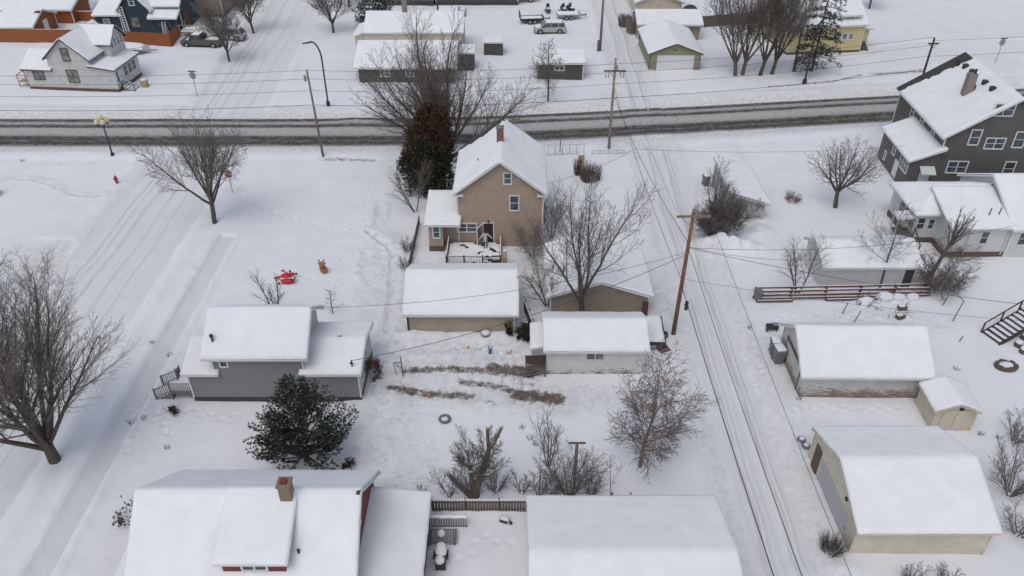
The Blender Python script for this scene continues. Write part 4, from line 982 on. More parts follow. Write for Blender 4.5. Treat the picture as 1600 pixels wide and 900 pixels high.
walls(t, 5.4, 7.4, 2.0, 6.5, 2.9, 2.5, 2.9, 2.5, 'yellow', name='side_porch'); shed_roof(t, 5.45, 7.6, 1.8, 6.8, 3.0, 2.6, 3.0, 2.6, oh=.25, st=.15, seed=94, name='side_porch_roof')
b = MB()
for k in range(5): b.box(5.5+.1*k, 7.0, 1.9-.3*(k+1), 1.9-.3*k-.02, -.2, .9-.17*k)
b.build('steps', M['wood_old'], t)
t = thing('building', 'long low olive building with snowy roof along the top edge above the parking yard', 'building', (-5.0, 140.6, 0))
gable(t, -7.8, 6.0, -4.5, 4.5, 2.6, 4.0, 'x', 'olive', st=.15, seed=95, found='dark_found', fz=.4)
t = thing('building', 'pale long building at the top edge left of the olive one', 'building', (-17.5, 141, 0))
gable(t, -4.5, 4.3, -5.5, 4.5, 2.4, 3.6, 'x', 'gray_end', st=.15, seed=96, found='dark_found', fz=.9)
t = thing('shed', 'orange brown shed seen through tree branches beyond the gray fence at the top right', 'shed', (44.6, 131.0, 0))
gable(t, -2.4, 2.4, -2, 2, 2.1, 3.0, 'x', 'orange', st=.13, seed=97)
t = thing('shelter', 'dark round topped shelter at the left end of the gray board fence', 'shelter', (28.3, 126.3, 0))
b = MB(); n = 12; vs = []; 
for y in (-1.6, 1.6):
    for r_ in (1.35, 1.2):
        vs += [(r_*math.cos(PI*i/n), y, 1.1+r_*math.sin(PI*i/n)*.9) for i in range(n+1)]
m_ = n+1; fs = []
for i in range(n): fs += [(i, i+1, 2*m_+i+1, 2*m_+i), (m_+i, m_+i+1, 3*m_+i+1, 3*m_+i), (i, i+1, m_+i+1, m_+i), (2*m_+i, 2*m_+i+1, 3*m_+i+1, 3*m_+i)]
b.add(vs, fs); b.box(-1.35, -1.2, -1.6, 1.6, -.2, 1.1); b.box(1.2, 1.35, -1.6, 1.6, -.2, 1.1); b.build('frame', M['wood_dark'], t)
# ================================================================== trees
def _perp(d, rg):
    u = (rg.gauss(0,1), rg.gauss(0,1), rg.gauss(0,1)); k = sum(a*b for a, b in zip(u, d))
    u = [a-k*b for a, b in zip(u, d)]; n = math.sqrt(sum(a*a for a in u))+1e-9
    return [a/n for a in u]
def _norm(v):
    n = math.sqrt(v[0]*v[0]+v[1]*v[1]+v[2]*v[2])+1e-9; return [v[0]/n, v[1]/n, v[2]/n]
def grow(segs, rg, p, d, L, r, lv, sp):
    """sp: dict of per-level lists"""
    n = sp['nseg'][lv]; st = L/n; pts = [(tuple(p), r)]; dirs = []
    tip = sp['tip'][lv]; rmin = sp['rmin']
    for i in range(n):
        q = _perp(d, rg); w = sp['wob'][lv]
        d = _norm([d[0]+q[0]*w, d[1]+q[1]*w, d[2]+q[2]*w+sp['trop'][lv]])
        p = [p[0]+d[0]*st, p[1]+d[1]*st, p[2]+d[2]*st]
        rr = max(rmin, r*(1-(1-tip)*(i+1)/n)); pts.append((tuple(p), rr)); dirs.append(d)
        segs.append((*pts[-2][0], *pts[-1][0], pts[-2][1], rr, lv))
    if lv >= sp['levels']: return
    nc = sp['nch'][lv]; nc = int(nc*max(.45, min(1.5, L/sp['ref'][lv]))+.5) if lv > 0 else nc
    t0 = sp['t0'][lv]; az = rg.uniform(0, 6.28)
    for k in range(nc):
        t = t0+(1-t0)*((k+rg.uniform(.1,.9))/nc); f = t*n; i = min(n-1, int(f)); u = f-i
        a, b = pts[i], pts[i+1]; q = [a[0][j]+(b[0][j]-a[0][j])*u for j in range(3)]; rr = a[1]+(b[1]-a[1])*u
        dd = dirs[i]; az += 2.4+rg.uniform(-.5,.5)
        # basis around dd
        ux = _norm([dd[1], -dd[0], 0.0]) if abs(dd[2]) < .98 else [1,0,0]
        uy = [dd[1]*ux[2]-dd[2]*ux[1], dd[2]*ux[0]-dd[0]*ux[2], dd[0]*ux[1]-dd[1]*ux[0]]
        an = math.radians((sp['angr'][0]+(sp['angr'][1]-sp['angr'][0])*((k*.2695+.13) % 1)) if lv == 0 and 'angr' in sp else sp['ang'][lv]*(1-.25*t*sp.get('close',1))+rg.uniform(-9,9)); ca, sa = math.cos(an), math.sin(an)
        c, s = math.cos(az)*sa, math.sin(az)*sa
        nd = [dd[j]*ca+ux[j]*c+uy[j]*s for j in range(3)]
        ln = L*sp['ratio'][lv]*(1-sp['fall'][lv]*(t-t0)/(1-t0+.01))*rg.uniform(.75,1.2)
        if lv == 0 and sp.get('top_len'): ln = sp['top_len']*rg.uniform(.75,1.15)*(1-sp['fall'][0]*(t-t0)/(1-t0+.01))
        grow(segs, rg, q, nd, ln, max(rmin, min(rr*.8, rr*sp['rk'][lv]*(.6+.4*ln/(L*sp['ratio'][lv]+.01)))), lv+1, sp)
def tubes(segs, lvsides, levels=False):
    S = np.array([s[:8] for s in segs]); lv = np.array([s[8] for s in segs]); Vs = []; Qs = []; Ls = []; base = 0
    a = S[:, :3]; b = S[:, 3:6]; d = b-a; L = np.linalg.norm(d, axis=1, keepdims=True)+1e-9; d = d/L
    b = b+d*(S[:, 7:8]*.4)
    up = np.where(np.abs(d[:, 2:3]) < .9, np.array([[0,0,1.]]), np.array([[1.,0,0]]))
    u = np.cross(d, up); u /= np.linalg.norm(u, axis=1, keepdims=True); w = np.cross(u, d)
    for n in sorted(set(lvsides)):
        m = np.isin(lv, [i for i, k in enumerate(lvsides) if k == n])
        if not m.any(): continue
        th = np.arange(n)*2*PI/n; c, s_ = np.cos(th), np.sin(th)
        ring = u[m][:, None, :]*c[None, :, None]+w[m][:, None, :]*s_[None, :, None]
        A = a[m][:, None, :]+ring*S[m][:, 6][:, None, None]; B = b[m][:, None, :]+ring*S[m][:, 7][:, None, None]
        V = np.concatenate([A, B], 1).reshape(-1, 3); k = int(m.sum())
        off = (np.arange(k)*2*n)[:, None, None]; i = np.arange(n)
        q = np.stack([i, (i+1) % n, n+(i+1) % n, n+i], 1)[None]; Q = (q+off).reshape(-1, 4)+base
        Vs.append(V); Qs.append(Q); base += len(V); Ls.append(np.repeat(lv[m], n))
    if levels: return np.concatenate(Vs), np.concatenate(Qs), np.concatenate(Ls)
    return np.concatenate(Vs), np.concatenate(Qs)
FORMS = {
 'oak':  dict(levels=4, nseg=[5,7,5,4,3], wob=[.06,.13,.16,.2,.2], trop=[.0,.07,.05,.03,.0], tip=[.75,.2,.2,.3,.5], nch=[9,10,7,5], t0=[.72,.18,.15,.15],
              ang=[52,48,45,42], ratio=[2.1,.52,.5,.5], fall=[.15,.55,.5,.4], rk=[.62,.55,.55,.6], ref=[1,5,2.5,1.2], rmin=.011),
 'vase': dict(levels=4, nseg=[4,8,5,4,3], wob=[.05,.08,.12,.16,.2], trop=[.0,.09,.09,.06,.03], tip=[.8,.15,.2,.3,.5], nch=[8,13,7,5], t0=[.6,.15,.12,.15],
              ang=[38,34,36,38], ratio=[3.0,.5,.48,.5], fall=[.1,.6,.5,.4], rk=[.6,.5,.55,.6], ref=[1,6,2.6,1.2], rmin=.011),
 'leader': dict(levels=3, nseg=[10,6,4,3], wob=[.035,.10,.15,.2], trop=[.03,.05,.03,.02], tip=[.12,.2,.3,.5], nch=[26,8,6], t0=[.2,.12,.12],
              ang=[52,42,42], ratio=[.42,.5,.5], fall=[.72,.5,.4], rk=[.45,.5,.6], ref=[1,2.4,1.1], rmin=.009, close=.9),
 'birch': dict(levels=4, nseg=[10,7,4,3,3], wob=[.04,.08,.14,.2,.22], trop=[.03,.06,.0,-.05,-.10], tip=[.12,.2,.3,.5,.6], nch=[24,10,6,4], t0=[.16,.12,.12,.1],
              ang=[46,38,42,42], ratio=[.46,.42,.5,.55], fall=[.62,.5,.4,.3], rk=[.42,.5,.6,.7], ref=[1,3,1.2,.6], rmin=.0075, close=.9),
 'shrub': dict(levels=2, nseg=[6,4,3], wob=[.07,.13,.2], trop=[.04,.04,.02], tip=[.3,.4,.5], nch=[9,6], t0=[.25,.2], ang=[32,34], ratio=[.42,.5], fall=[.5,.4], rk=[.6,.6], ref=[1,.9], rmin=.009),
 'dense': dict(levels=3, nseg=[6,4,3,3], wob=[.08,.13,.2,.2], trop=[.02,.03,.02,0], tip=[.3,.4,.5,.6], nch=[11,6,4], t0=[.15,.2,.2], ang=[36,38,38], ratio=[.45,.5,.55], fall=[.5,.4,.3], rk=[.6,.6,.7], ref=[1,.9,.5], rmin=.010),
}
def tree(name, label, x, y, H, R, seed, form='oak', tr=.22, tfrac=.28, stems=1, lean=(0,0), bark='bark', twig='twig', group=None, cat='tree', stem_spread=.5, top=None, over=None, z0=None, cr=None):
    sp = dict(FORMS[form]); sp.update(over or {})
    rg = random.Random(seed); segs = []
    tl = H if form in ('leader', 'birch', 'shrub', 'dense') else H*tfrac
    if top: sp['top_len'] = top
    for k in range(stems):
        a = 2*PI*(k+rg.uniform(-.3,.3))/max(1, stems); sprd = stem_spread if stems > 1 else 0
        d = _norm([lean[0]+sprd*math.cos(a)*rg.uniform(.5,1.1), lean[1]+sprd*math.sin(a)*rg.uniform(.5,1.1), 1])
        rb = .02+.09*stems**.5*tr if stems > 1 else 0
        grow(segs, rg, [rb*math.cos(a), rb*math.sin(a), -.25], d, tl*(rg.uniform(.75,1.05) if stems > 1 else 1), tr, 0, sp)
    A = np.array([s[:8] for s in segs]); lv = [s[8] for s in segs]
    if form in ('oak', 'vase') and lean == (0, 0):       # bring a lopsided crown back over its trunk
        zz = max(.5, A[:, 5].mean())
        for c, k in ((3, 0), (4, 1)):
            m_ = .5*(np.percentile(A[:, c], 4)+np.percentile(A[:, c], 96)); h_ = A[:, 5].max()
            A[:, k] -= m_*np.clip(A[:, 2]/zz, 0, 1.2)**1.3; A[:, c] -= m_*np.clip(A[:, 5]/zz, 0, 1.2)**1.3
    r95 = np.percentile(np.hypot(A[:, 3], A[:, 4]), 97); h = A[:, 5].max()
    kx = R/max(.1, r95); kz = H/max(.1, h)
    if form in ('oak', 'vase'): kz = max(.6, min(1.6, kz))
    for c in (0, 1, 3, 4): A[:, c] *= kx
    for c in (2, 5): A[:, c] *= kz
    segs2 = [(*row, l) for row, l in zip(A.tolist(), lv)]
    t = thing(name, label, cat, (x, y, float(T(x, y)) if z0 is None else z0), 0, group)
    tk = [s for s in segs2 if s[8] == 0]; cr_ = [s for s in segs2 if s[8] > 0]
    tn, cn = ('stem', 'twigs') if cat in ('shrub', 'bush') else ('trunk', 'crown')
    V, Q = tubes(tk, [8]); np_mesh(tn, V, Q, M[bark], t, smooth=True)
    sides = [8,5,4,3,3] if form in ('oak','vase') else [8,4,3,3,3]
    V, Q, lq = tubes(cr_, sides, True)
    np_mesh(cn, V, Q, [M[bark], M[twig]], t, midx=(lq >= (2 if form in ('oak','vase','birch') else 9 if form == 'x' else 1)).astype(int))
    return t
def tp(px, py): return P(px, py)
def blades(C0, D, n, ln, wd, rg, spread=.7):
    """n thin triangles around each point C0 with direction D"""
    k = len(C0); c = np.repeat(C0, n, 0); d = np.repeat(D, n, 0)
    d = d+rg.normal(0, spread, d.shape); d /= np.linalg.norm(d, axis=1, keepdims=True)+1e-9
    q = np.cross(d, rg.normal(0, 1, d.shape)); q /= np.linalg.norm(q, axis=1, keepdims=True)+1e-9
    l = ln*rg.uniform(.6, 1.2, (len(c), 1)); w = wd*rg.uniform(.7, 1.3, (len(c), 1))
    V = np.stack([c-q*w, c+q*w, c+d*l], 1).reshape(-1, 3)
    return V, np.arange(len(c)*3).reshape(-1, 3)
def conifer(name, label, x, y, H, R, seed, blade=.2, bw=.03, whorls=16, per=9, droop=-.12, nb=12, tuft=.28, base=.06, mats=('needle','needle2','snow_lump'), snowf=.06, profile=None, up=.35, group=None, dens=1.0, spread=.75, inner=.2):
    rg = np.random.RandomState(seed); rr = random.Random(seed)
    t = thing(name, label, 'tree', (x, y, float(T(x, y))), 0, group)
    b = MB(); b.cyl((0,0,-.3), (0,0,H*.97), R*.055, .02, 8); b.build('trunk', M['bark'], t)
    segs = []; C0 = []; D = []
    prof = profile or (lambda f: (1-f)**.75*min(1, .35+f*6))
    for w in range(whorls):
        f = base+(1-base)*(w+.3*rr.uniform(-1,1))/whorls; f = max(base, f); z = H*f; L = R*prof(f)
        for k in range(max(3, int(per*(.5+.5*prof(f))))):
            a = rr.uniform(0, 2*PI); ln = L*rr.uniform(.62,1.12)+.15; dz = up*rr.uniform(.5,1.3)*(.4+f)+droop
            p = np.array([0,0,z]); d = np.array([math.cos(a), math.sin(a), dz]); n = max(3, int(ln/tuft)); pr = p
            for i in range(n):
                d = d+np.array([rr.gauss(0,.08), rr.gauss(0,.08), rr.gauss(0,.05)+.04*(droop > -.2)]); d /= np.linalg.norm(d)
                q = pr+d*ln/n; segs.append((*pr, *q, .035*R*(1-i/n)*.5+.008, .03*R*(1-(i+1)/n)*.5+.006, 0)); 
                if i >= n*inner:
                    C0.append(q); D.append(d)
                    for sgn in (-1, 1):
                        sl = ln*.34*(1-i/n)+.12; sd = np.array([d[0]*.7-sgn*d[1]*.8, d[1]*.7+sgn*d[0]*.8, d[2]+.1]); sd /= np.linalg.norm(sd)
                        m = max(1, int(sl/tuft))
                        for j in range(m):
                            C0.append(q+sd*sl*(j+1)/m+rg.normal(0, .03, 3)); D.append(sd)
                pr = q
    V, Q = tubes(segs, [4]); np_mesh('limbs', V, Q, M['bark'], t)
    C0 = np.array(C0); D = np.array(D)
    if dens < 1: kk = rg.rand(len(C0)) < dens; C0 = C0[kk]; D = D[kk]
    V, Q = blades(C0, D+np.array([0,0,.25]), nb, blade, bw, rg, spread)
    mi = np.repeat((rg.rand(len(C0)) < .22).astype(int), nb)
    s = rg.rand(len(mi)) < snowf; mi[s] = 2
    np_mesh('foliage', V, Q, [M[m] for m in mats], t, midx=mi); return t
def clump(name, label, x, y, parts, seed, n=9000, sz=.16, mats=('cedar','cedar_brown'), cat='tree', z=None, brown=lambda z, r: z > .75, trunk=True):
    """foliage mass from columns (cx, cy, rx, ry, z0, z1)"""
    rg = np.random.RandomState(seed); t = thing(name, label, cat, (x, y, float(T(x, y))))
    Vs = []; Qs = []; Ms = []; base = 0; zt = max(p[5] for p in parts)
    for (cx, cy, rx, ry, z0, z1) in parts:
        k = int(n*rx*(z1-z0)/sum(p[2]*(p[5]-p[4]) for p in parts))
        nb_ = max(6, int(26*(z1-z0)*rx)); fb = rg.rand(nb_)**.8; ab = rg.rand(nb_)*2*PI
        pb = np.clip(np.sin(np.clip(fb*.80+.12, 0, 1)*PI), .12, 1)**.7*rg.uniform(.45, 1.08, nb_)
        cb = np.stack([cx+rx*pb*np.cos(ab), cy+ry*pb*np.sin(ab), z0+(z1-z0)*fb], 1); ii = rg.randint(0, nb_, k)
        c = cb[ii]+rg.normal(0, 1, (k, 3))*np.array([.2, .2, .3])*min(1, rx*.9); a = ab[ii]
        d = np.stack([np.cos(a)*.5, np.sin(a)*.5, np.ones(k)*.8], 1)
        V, Q = blades(c, d, 3, sz*1.6, sz*.33, rg, .5); Vs.append(V); Qs.append(Q+base); base += len(V)
        bn = vnoise(c[:, 0]*1.0, c[:, 2]*1.0, 1.1, seed)*.28+c[:, 2]/zt+.1*(rg.rand(k)-.5)
        Ms.append(np.repeat((bn > .64).astype(int), 3))
    np_mesh('foliage', np.concatenate(Vs), np.concatenate(Qs), [M[m] for m in mats], t, midx=np.concatenate(Ms))
    if trunk:
        b = MB()
        for (cx, cy, rx, ry, z0, z1) in parts: b.cyl((cx, cy, -.2), (cx, cy, z1*.85), .12, .03, 6)
        b.build('trunk', M['bark'], t)
    return t

# ---- foreground and middle
tree('bare_tree', 'big bare tree with steep limbs on the left verge beside the shovelled pavement', -29.1, 34.5, 14.0, 6.4, 11, 'vase', tr=.38, tfrac=.14, over=dict(nch=[12,11,6,4], angr=(4,33), t0=[.6,.24,.15,.15], ang=[40,28,30,34], ratio=[6.5,.5,.5,.5], wob=[.05,.05,.08,.12,.15], trop=[0,.04,.05,.04,.02], rmin=.0085))
tree('bare_tree', 'bare rounded street tree in the upper left beside the red stop sign', -28.1, 64.2, 12.0, 4.7, 12, 'vase', tr=.25, tfrac=.26, over=dict(nch=[10,9,6,4], angr=(8,56), t0=[.72,.26,.15,.15], ang=[50,36,38,40], wob=[.05,.08,.12,.15,.2], trop=[0,.04,.05,.03,.0], rmin=.010))
tree('bare_tree', 'tall forked bare tree in front of the brown beige garage', 5.5, 48.6, 13.6, 4.5, 113, 'vase', tr=.26, tfrac=.2, lean=(-.16,0), over=dict(nch=[6,9,6,3], angr=(8,50), t0=[.7,.22,.15,.15], ang=[34,40,40,42], ratio=[3.4,.52,.5,.5], wob=[.05,.14,.15,.18,.2], rmin=.010))
tree('bare_tree', 'huge spreading bare tree behind the tan house beside the main road', -6.9, 77.2, 16.5, 9.0, 14, 'vase', tr=.42, tfrac=.1, over=dict(nch=[16,11,7,3], angr=(5,54), t0=[.1,.2,.2,.2], ang=[52,28,32,36], trop=[0,.03,.04,.03,.01], ratio=[8,.42,.5,.5], wob=[.05,.05,.09,.14,.18], rmin=.011))
tree('birch_tree', 'bare birch with pale trunk and fine drooping twigs right of the white plank garage', 8.1, 34.1, 9.3, 3.4, 15, 'birch', tr=.14, bark='bark_pale', twig='twig_red', over=dict(nch=[30,11,7,4], rmin=.0085))
tree('bare_tree', 'dark bare tree standing alone in snow left of the charcoal house', 31.6, 67.3, 8.0, 3.6, 16, 'oak', tr=.24, tfrac=.3, over=dict(nch=[9,11,7,5], ang=[52,42,42,42]))
for i, (px, py, H, R, ln, lab, bk) in enumerate([
    (1149, 118, 15.5, 5.8, (-.12,0), 'reddish double trunked bare tree nearest the green garage', 'bark_red'),
    (1160, 117, 16.0, 5.0, (.05,.05), 'upright bare tree second from the green garage', 'bark_red'),
    (1187, 118, 15.5, 5.0, (.14,0), 'bare tree leaning right in the middle of the roadside clump', 'bark'),
    (1205, 116, 15.0, 4.8, (.25,0), 'bare tree with gray trunk leaning right toward the spruce', 'bark')]):
    x, y = P(px, py); tree('bare_tree', lab, x, y, H, R, 30+i, 'vase', tr=.28, tfrac=.2, lean=ln, bark=bk, group='bare trees beside the far side of the road', over=dict(nch=[7,9,6,3], angr=(6,40), t0=[.6,.22,.2,.2], ang=[24,28,34,38], ratio=[4.6,.42,.5,.5], wob=[.05,.05,.1,.14,.18], rmin=.013))
x, y = P(856, 158); tree('bare_tree', 'slim young bare tree in front of the dark olive garage', x, y, 8.2, 2.6, 41, 'leader', tr=.13, over=dict(rmin=.014))
x, y = P(358, 95); tree('bare_tree', 'slender bare tree beside the snowy pickup at the upper left', x, y, 10.5, 3.4, 42, 'vase', tr=.18, tfrac=.3, over=dict(rmin=.016, nch=[8,10,7,4]))
x, y = P(396, 51); tree('bare_tree', 'bare tree at the top edge beside the far end of the side street', x, y, 11, 3.6, 43, 'vase', tr=.2, tfrac=.3, over=dict(rmin=.017, nch=[8,10,6,4]))
x, y = P(521, 51); tree('bare_tree', 'bare tree at the top edge left of the dark evergreen', x, y, 9.5, 3.9, 44, 'vase', tr=.2, tfrac=.25, over=dict(rmin=.017, nch=[9,10,7,4]))
x, y = P(546, 12); tree('bare_tree', 'dark bare trunk at the top edge just left of the evergreen', x, y, 9, 2.5, 45, 'leader', tr=.22, over=dict(rmin=.017))
x, y = P(140, 14); tree('bare_tree', 'bare tree at the top edge behind the orange fence', x, y, 9, 3, 46, 'vase', tr=.2, over=dict(rmin=.017))
x, y = P(1358, 14); tree('bare_tree', 'bare tree at the top edge right of the yellow house', x, y, 9, 2.6, 47, 'vase', tr=.2, over=dict(rmin=.017))
tree('bare_tree', 'bare tree reaching in from the left edge near the street', *P(-22, 455), 5.6, 3.2, 48, 'vase', tr=.16, tfrac=.15, lean=(.1,0))
x, y = P(432, 492); tree('bare_tree', 'small open bare tree behind the gray house ridge', x, y, 4.2, 1.9, 49, 'shrub', tr=.07, stems=3, stem_spread=.5)
x, y = P(520, 490); tree('bare_tree', 'tiny bare sapling in the yard right of the gray house roof', x, y, 2.4, 1.0, 50, 'leader', tr=.05, over=dict(nch=[14,7,4]))
x, y = P(1246, 457); tree('bare_tree', 'thin bare tree at the left end of the red log fence', x, y, 5.6, 2.2, 51, 'shrub', tr=.07, stems=3, stem_spread=.32, over=dict(levels=2, nch=[12,6]))
x, y = P(1375, 449); tree('bare_tree', 'slim bare tree in front of the white stucco garage wall', x, y, 8.2, 2.8, 52, 'leader', tr=.10, over=dict(t0=[.35,.12,.12], nch=[22,8,5]))
x, y = P(1442, 452); tree('bare_tree', 'leaning bare tree with high fan crown before the white cottage', x, y, 7.8, 2.4, 153, 'vase', tr=.17, tfrac=.62, lean=(.20,.06), over=dict(nch=[10,10,6,4], t0=[.86,.15,.15,.2], ang=[46,36,38,40], ratio=[.55,.5,.5,.5]))
x, y = P(1108, 366); tree('bare_tree', 'slender upright bare tree rising out of the dense brown bush', x, y, 8.2, 2.2, 54, 'leader', tr=.10, over=dict(nch=[24,8,5], t0=[.1,.12,.12]))
x, y = P(1131, 368); tree('dense_bush', 'dense brown thicket beside the half buried gray shed', x, y, 4.8, 2.35, 55, 'dense', tr=.035, twig='twig', stems=15, stem_spread=.75, cat='bush', bark='twig', over=dict(rmin=.011))
x, y = P(1108, 371); tree('dense_bush', 'darker left part of the brown thicket nearest the alley', x, y, 3.2, 1.7, 56, 'dense', tr=.03, stems=18, stem_spread=.6, cat='bush', bark='twig')
x, y = P(1465, 455); tree('bare_bush', 'tangled bare bush at the right end of the red log fence', x, y, 3.0, 2.6, 57, 'dense', tr=.03, stems=16, stem_spread=1.1, cat='bush', bark='twig')
x, y = P(1490, 408); tree('bare_bush', 'loose bare shrubs growing along the white cottage front wall', x, y, 2.0, 2.2, 58, 'shrub', tr=.025, stems=14, stem_spread=.9, cat='bush', bark='twig')
x, y = P(1238, 312); tree('bare_bush', 'small round bare bush alone in the open snow', x, y, .95, 1.0, 59, 'dense', tr=.015, stems=14, stem_spread=1.0, cat='bush', bark='twig', over=dict(levels=2))
x, y = P(862, 372); tree('bare_bush', 'twiggy bare bush against the right wall of the tan house', x, y, 5.2, 1.7, 60, 'shrub', tr=.04, stems=7, stem_spread=.3, cat='bush', bark='twig', over=dict(nch=[11,7]))
x, y = P(832, 402); tree('bare_bush', 'fan shaped bare bush in front of the tan house right corner', x, y, 3.8, 2.1, 61, 'shrub', tr=.03, stems=12, stem_spread=.55, cat='bush', bark='twig', over=dict(nch=[10,6]))
x, y = P(856, 478); tree('bare_tree', 'low arching bare tree between the two beige garages', x, y, 4.6, 2.4, 62, 'shrub', tr=.06, stems=5, stem_spread=.6, over=dict(nch=[14,7], trop=[-.05,.02,0]))
x, y = P(650, 332); tree('bare_tree', 'small bare tree left of the brown cedars', x, y, 5.2, 2.6, 63, 'shrub', tr=.06, stems=3, stem_spread=.5, lean=(-.25,.1), over=dict(nch=[14,7]))
# shrubs behind the board fence
for px, py, H, R, n, ssp, lab in ((704, 778, 2.6, 1.3, 4, .4, 'bare shrub at the left end of the board fence, left of the lopped tree'),
    (842, 776, 2.7, 1.3, 4, .35, 'bare shrub right of the lopped tree behind the board fence'),
    (889, 777, 4.4, 2.1, 12, .42, 'fan shaped many stemmed bare shrub behind the bottom garage'),
    (856, 728, 4.6, 1.2, 4, .2, 'tall thin bare shrub beside the brown wooden cross post'),
    (816, 772, 1.9, .8, 5, .5, 'short twiggy shrub with seed heads behind the board fence'),
    (775, 770, 1.7, 1.1, 9, .7, 'matted low brush just right of the lopped tree base'),
    (925, 770, 1.5, 1.0, 8, .8, 'low brush between the fan shrub and the thin sapling'),
    (860, 768, 1.2, 1.0, 8, .8, 'low brush left of the fan shaped shrub'),
    (1578, 772, 3.6, 2.3, 12, .7, 'large bare bush behind the right end of the big beige metal garage'),
    (1585, 690, 2.4, 1.6, 8, .6, 'bare bush at the right edge above the big beige metal garage'),
    (1592, 835, 2.2, 1.4, 8, .6, 'bare bush at the lower right corner of the photo')):
    x, y = P(px, py); tree('bare_shrub', lab, x, y, H, R, int(px), 'shrub', tr=.03+.004*H, stems=n, stem_spread=ssp, cat='shrub', bark='twig', group='bare shrubs of the lower yards', over=dict(nch=[10,6]))
x, y = P(954, 778); tree('bare_shrub', 'thin pale sapling at the right end of the fan shaped shrub', x, y, 3.6, 1.2, 954, 'leader', tr=.03, cat='shrub', twig='twig', group='bare shrubs of the lower yards', over=dict(nch=[9,6,3], t0=[.35,.2,.2], rmin=.008))
for px, py, lab in ((1420, 897, 'twig tops of a small shrub at the bottom edge, left one'), (1475, 899, 'twig tops of a small shrub at the bottom edge, right one')):
    x, y = P(px, py+18); tree('bare_shrub', lab, x, y, 1.6, .9, px, 'shrub', tr=.02, stems=8, stem_spread=.5, cat='shrub', bark='twig', group='bare shrubs of the lower yards')
# lopped tree with thick cut limbs
x, y = P(742, 780); t = thing('lopped_tree', 'thick old tree cut back to stumps with snow on its limbs behind the board fence', 'tree', (x, y, 0))
LM = [[(0,0,-.3,.34),(.1,.1,.9,.30),(.45,.35,1.9,.26),(.75,.6,2.9,.22),(.9,.7,3.6,.18),(.85,.75,4.4,.13),(.82,.78,5.2,.115)],
      [(-.1,0,.1,.26),(-.5,-.05,.8,.24),(-1.0,-.1,1.5,.2),(-1.45,-.1,2.3,.15)],
      [(0,0,.3,.27),(-.12,.2,1.2,.2),(-.2,.35,2.1,.17),(-.22,.4,2.6,.14)],
      [(.9,.7,3.55,.15),(1.25,.8,4.2,.13),(1.65,.9,5.2,.12)],
      [(.45,.35,1.9,.16),(.05,.3,2.1,.12),(-.35,.2,2.1,.10)],
      [(.4,.3,1.7,.16),(.9,.1,2.0,.12),(1.45,.1,2.6,.09),(1.7,.1,2.95,.07)],
      [(-.5,-.05,.8,.1),(-.62,-.1,1.25,.08)]]
segs = []; cap = MB()
for L_ in LM:
    for a, b_ in zip(L_[:-1], L_[1:]): segs.append((*a[:3], *b_[:3], a[3]*.82, b_[3]*.82, 0))
V, Q = tubes(segs, [10]); np_mesh('limbs', V, Q, M['bark_red'], t, smooth=True)
for L_ in LM: 
    e = L_[-1]; q = L_[-2]; d = _norm([e[i]-q[i] for i in range(3)]); cap.cyl(e[:3], [e[i]+d[i]*.06 for i in range(3)], e[3]*.83, e[3]*.74, 9)
cap.build('cut_end', M['wood_pale'], t)
sn = MB()
for L_ in LM[3:6]:
    for a, b_ in zip(L_[:-1], L_[1:]): sn.bar((a[0],a[1],a[2]+a[3]*1.0), (b_[0],b_[1],b_[2]+b_[3]*1.0), .13, .07)
sn.build('snow', M['snow_lump'], t)
rg = random.Random(5); segs = []; sp = FORMS['shrub']
for c, n, h in (((.75,.6,2.9),12,1.9), ((-.2,.35,2.3),6,1.4), ((.1,.3,2.1),10,1.9), ((1.3,.1,2.4),6,1.2), ((.82,.75,4.2),4,1.0), ((0,.1,.5),7,1.8), ((-.1,.3,1.6),10,2.6),((-.4,.0,1.2),8,2.2)):
    for k in range(n):
        a = rg.uniform(0, 6.28); grow(segs, rg, list(c), _norm([math.cos(a)*.8, math.sin(a)*.8, 1]), h*rg.uniform(.7,1.2), .02, 0, sp)
V, Q = tubes([(*s[:8], 1) for s in segs], [3,3]); np_mesh('shoots', V, Q, M['twig'], t)

# ---- conifers
def pprof(f): return min(1, .8+f*2)*(1-f)**1.0+.06
conifer('pine_tree', 'bushy dark green pine dusted with snow between the gray house and the red house', -13.0, 34.4, 6.5, 3.95, 71, blade=.21, bw=.021, whorls=19, per=12, nb=17, tuft=.25, profile=pprof, droop=.0, up=.75, snowf=.06, spread=.6, inner=.32)
conifer('spruce_tree', 'tall thin dark spruce behind the curved lamp post at the upper right', *P(1268, 112), 16.5, 3.4, 72, blade=.5, bw=.045, whorls=28, per=7, nb=7, tuft=.42, base=.12, droop=-.3, up=.1, snowf=.10, dens=.8)
conifer('spruce_tree', 'dark snowy evergreen at the top edge behind the pale house', *P(590, 40), 7.5, 4.0, 73, blade=.5, bw=.05, whorls=16, per=9, nb=8, tuft=.45, droop=-.15, up=.15, snowf=.16)
x, y = P(1240, 112); b_ = tree('bare_tree', 'bare dark trunk standing just left of the tall thin spruce', x, y, 9.0, 1.6, 74, 'leader', tr=.24, over=dict(nch=[10,6,3], t0=[.45,.2,.2]))
x, y = P(672, 305)
clump('cedar_trees', 'dense cedar clump with rust brown tops hugging the left side of the tan house', x, y, [(-1.9,-.2,.9,.8,.6,4.6),(-1.1,.2,1.1,.9,.8,7.0),(-.2,.5,1.2,1.1,.4,8.6),(.8,.1,1.1,1.0,.2,8.0),(1.5,.6,1.0,1.0,.3,8.7),(.4,1.5,1.2,1.1,.6,8.7),(-.5,-.5,.9,.8,.5,6.4)], 75, n=10500, sz=.2, cat='trees')
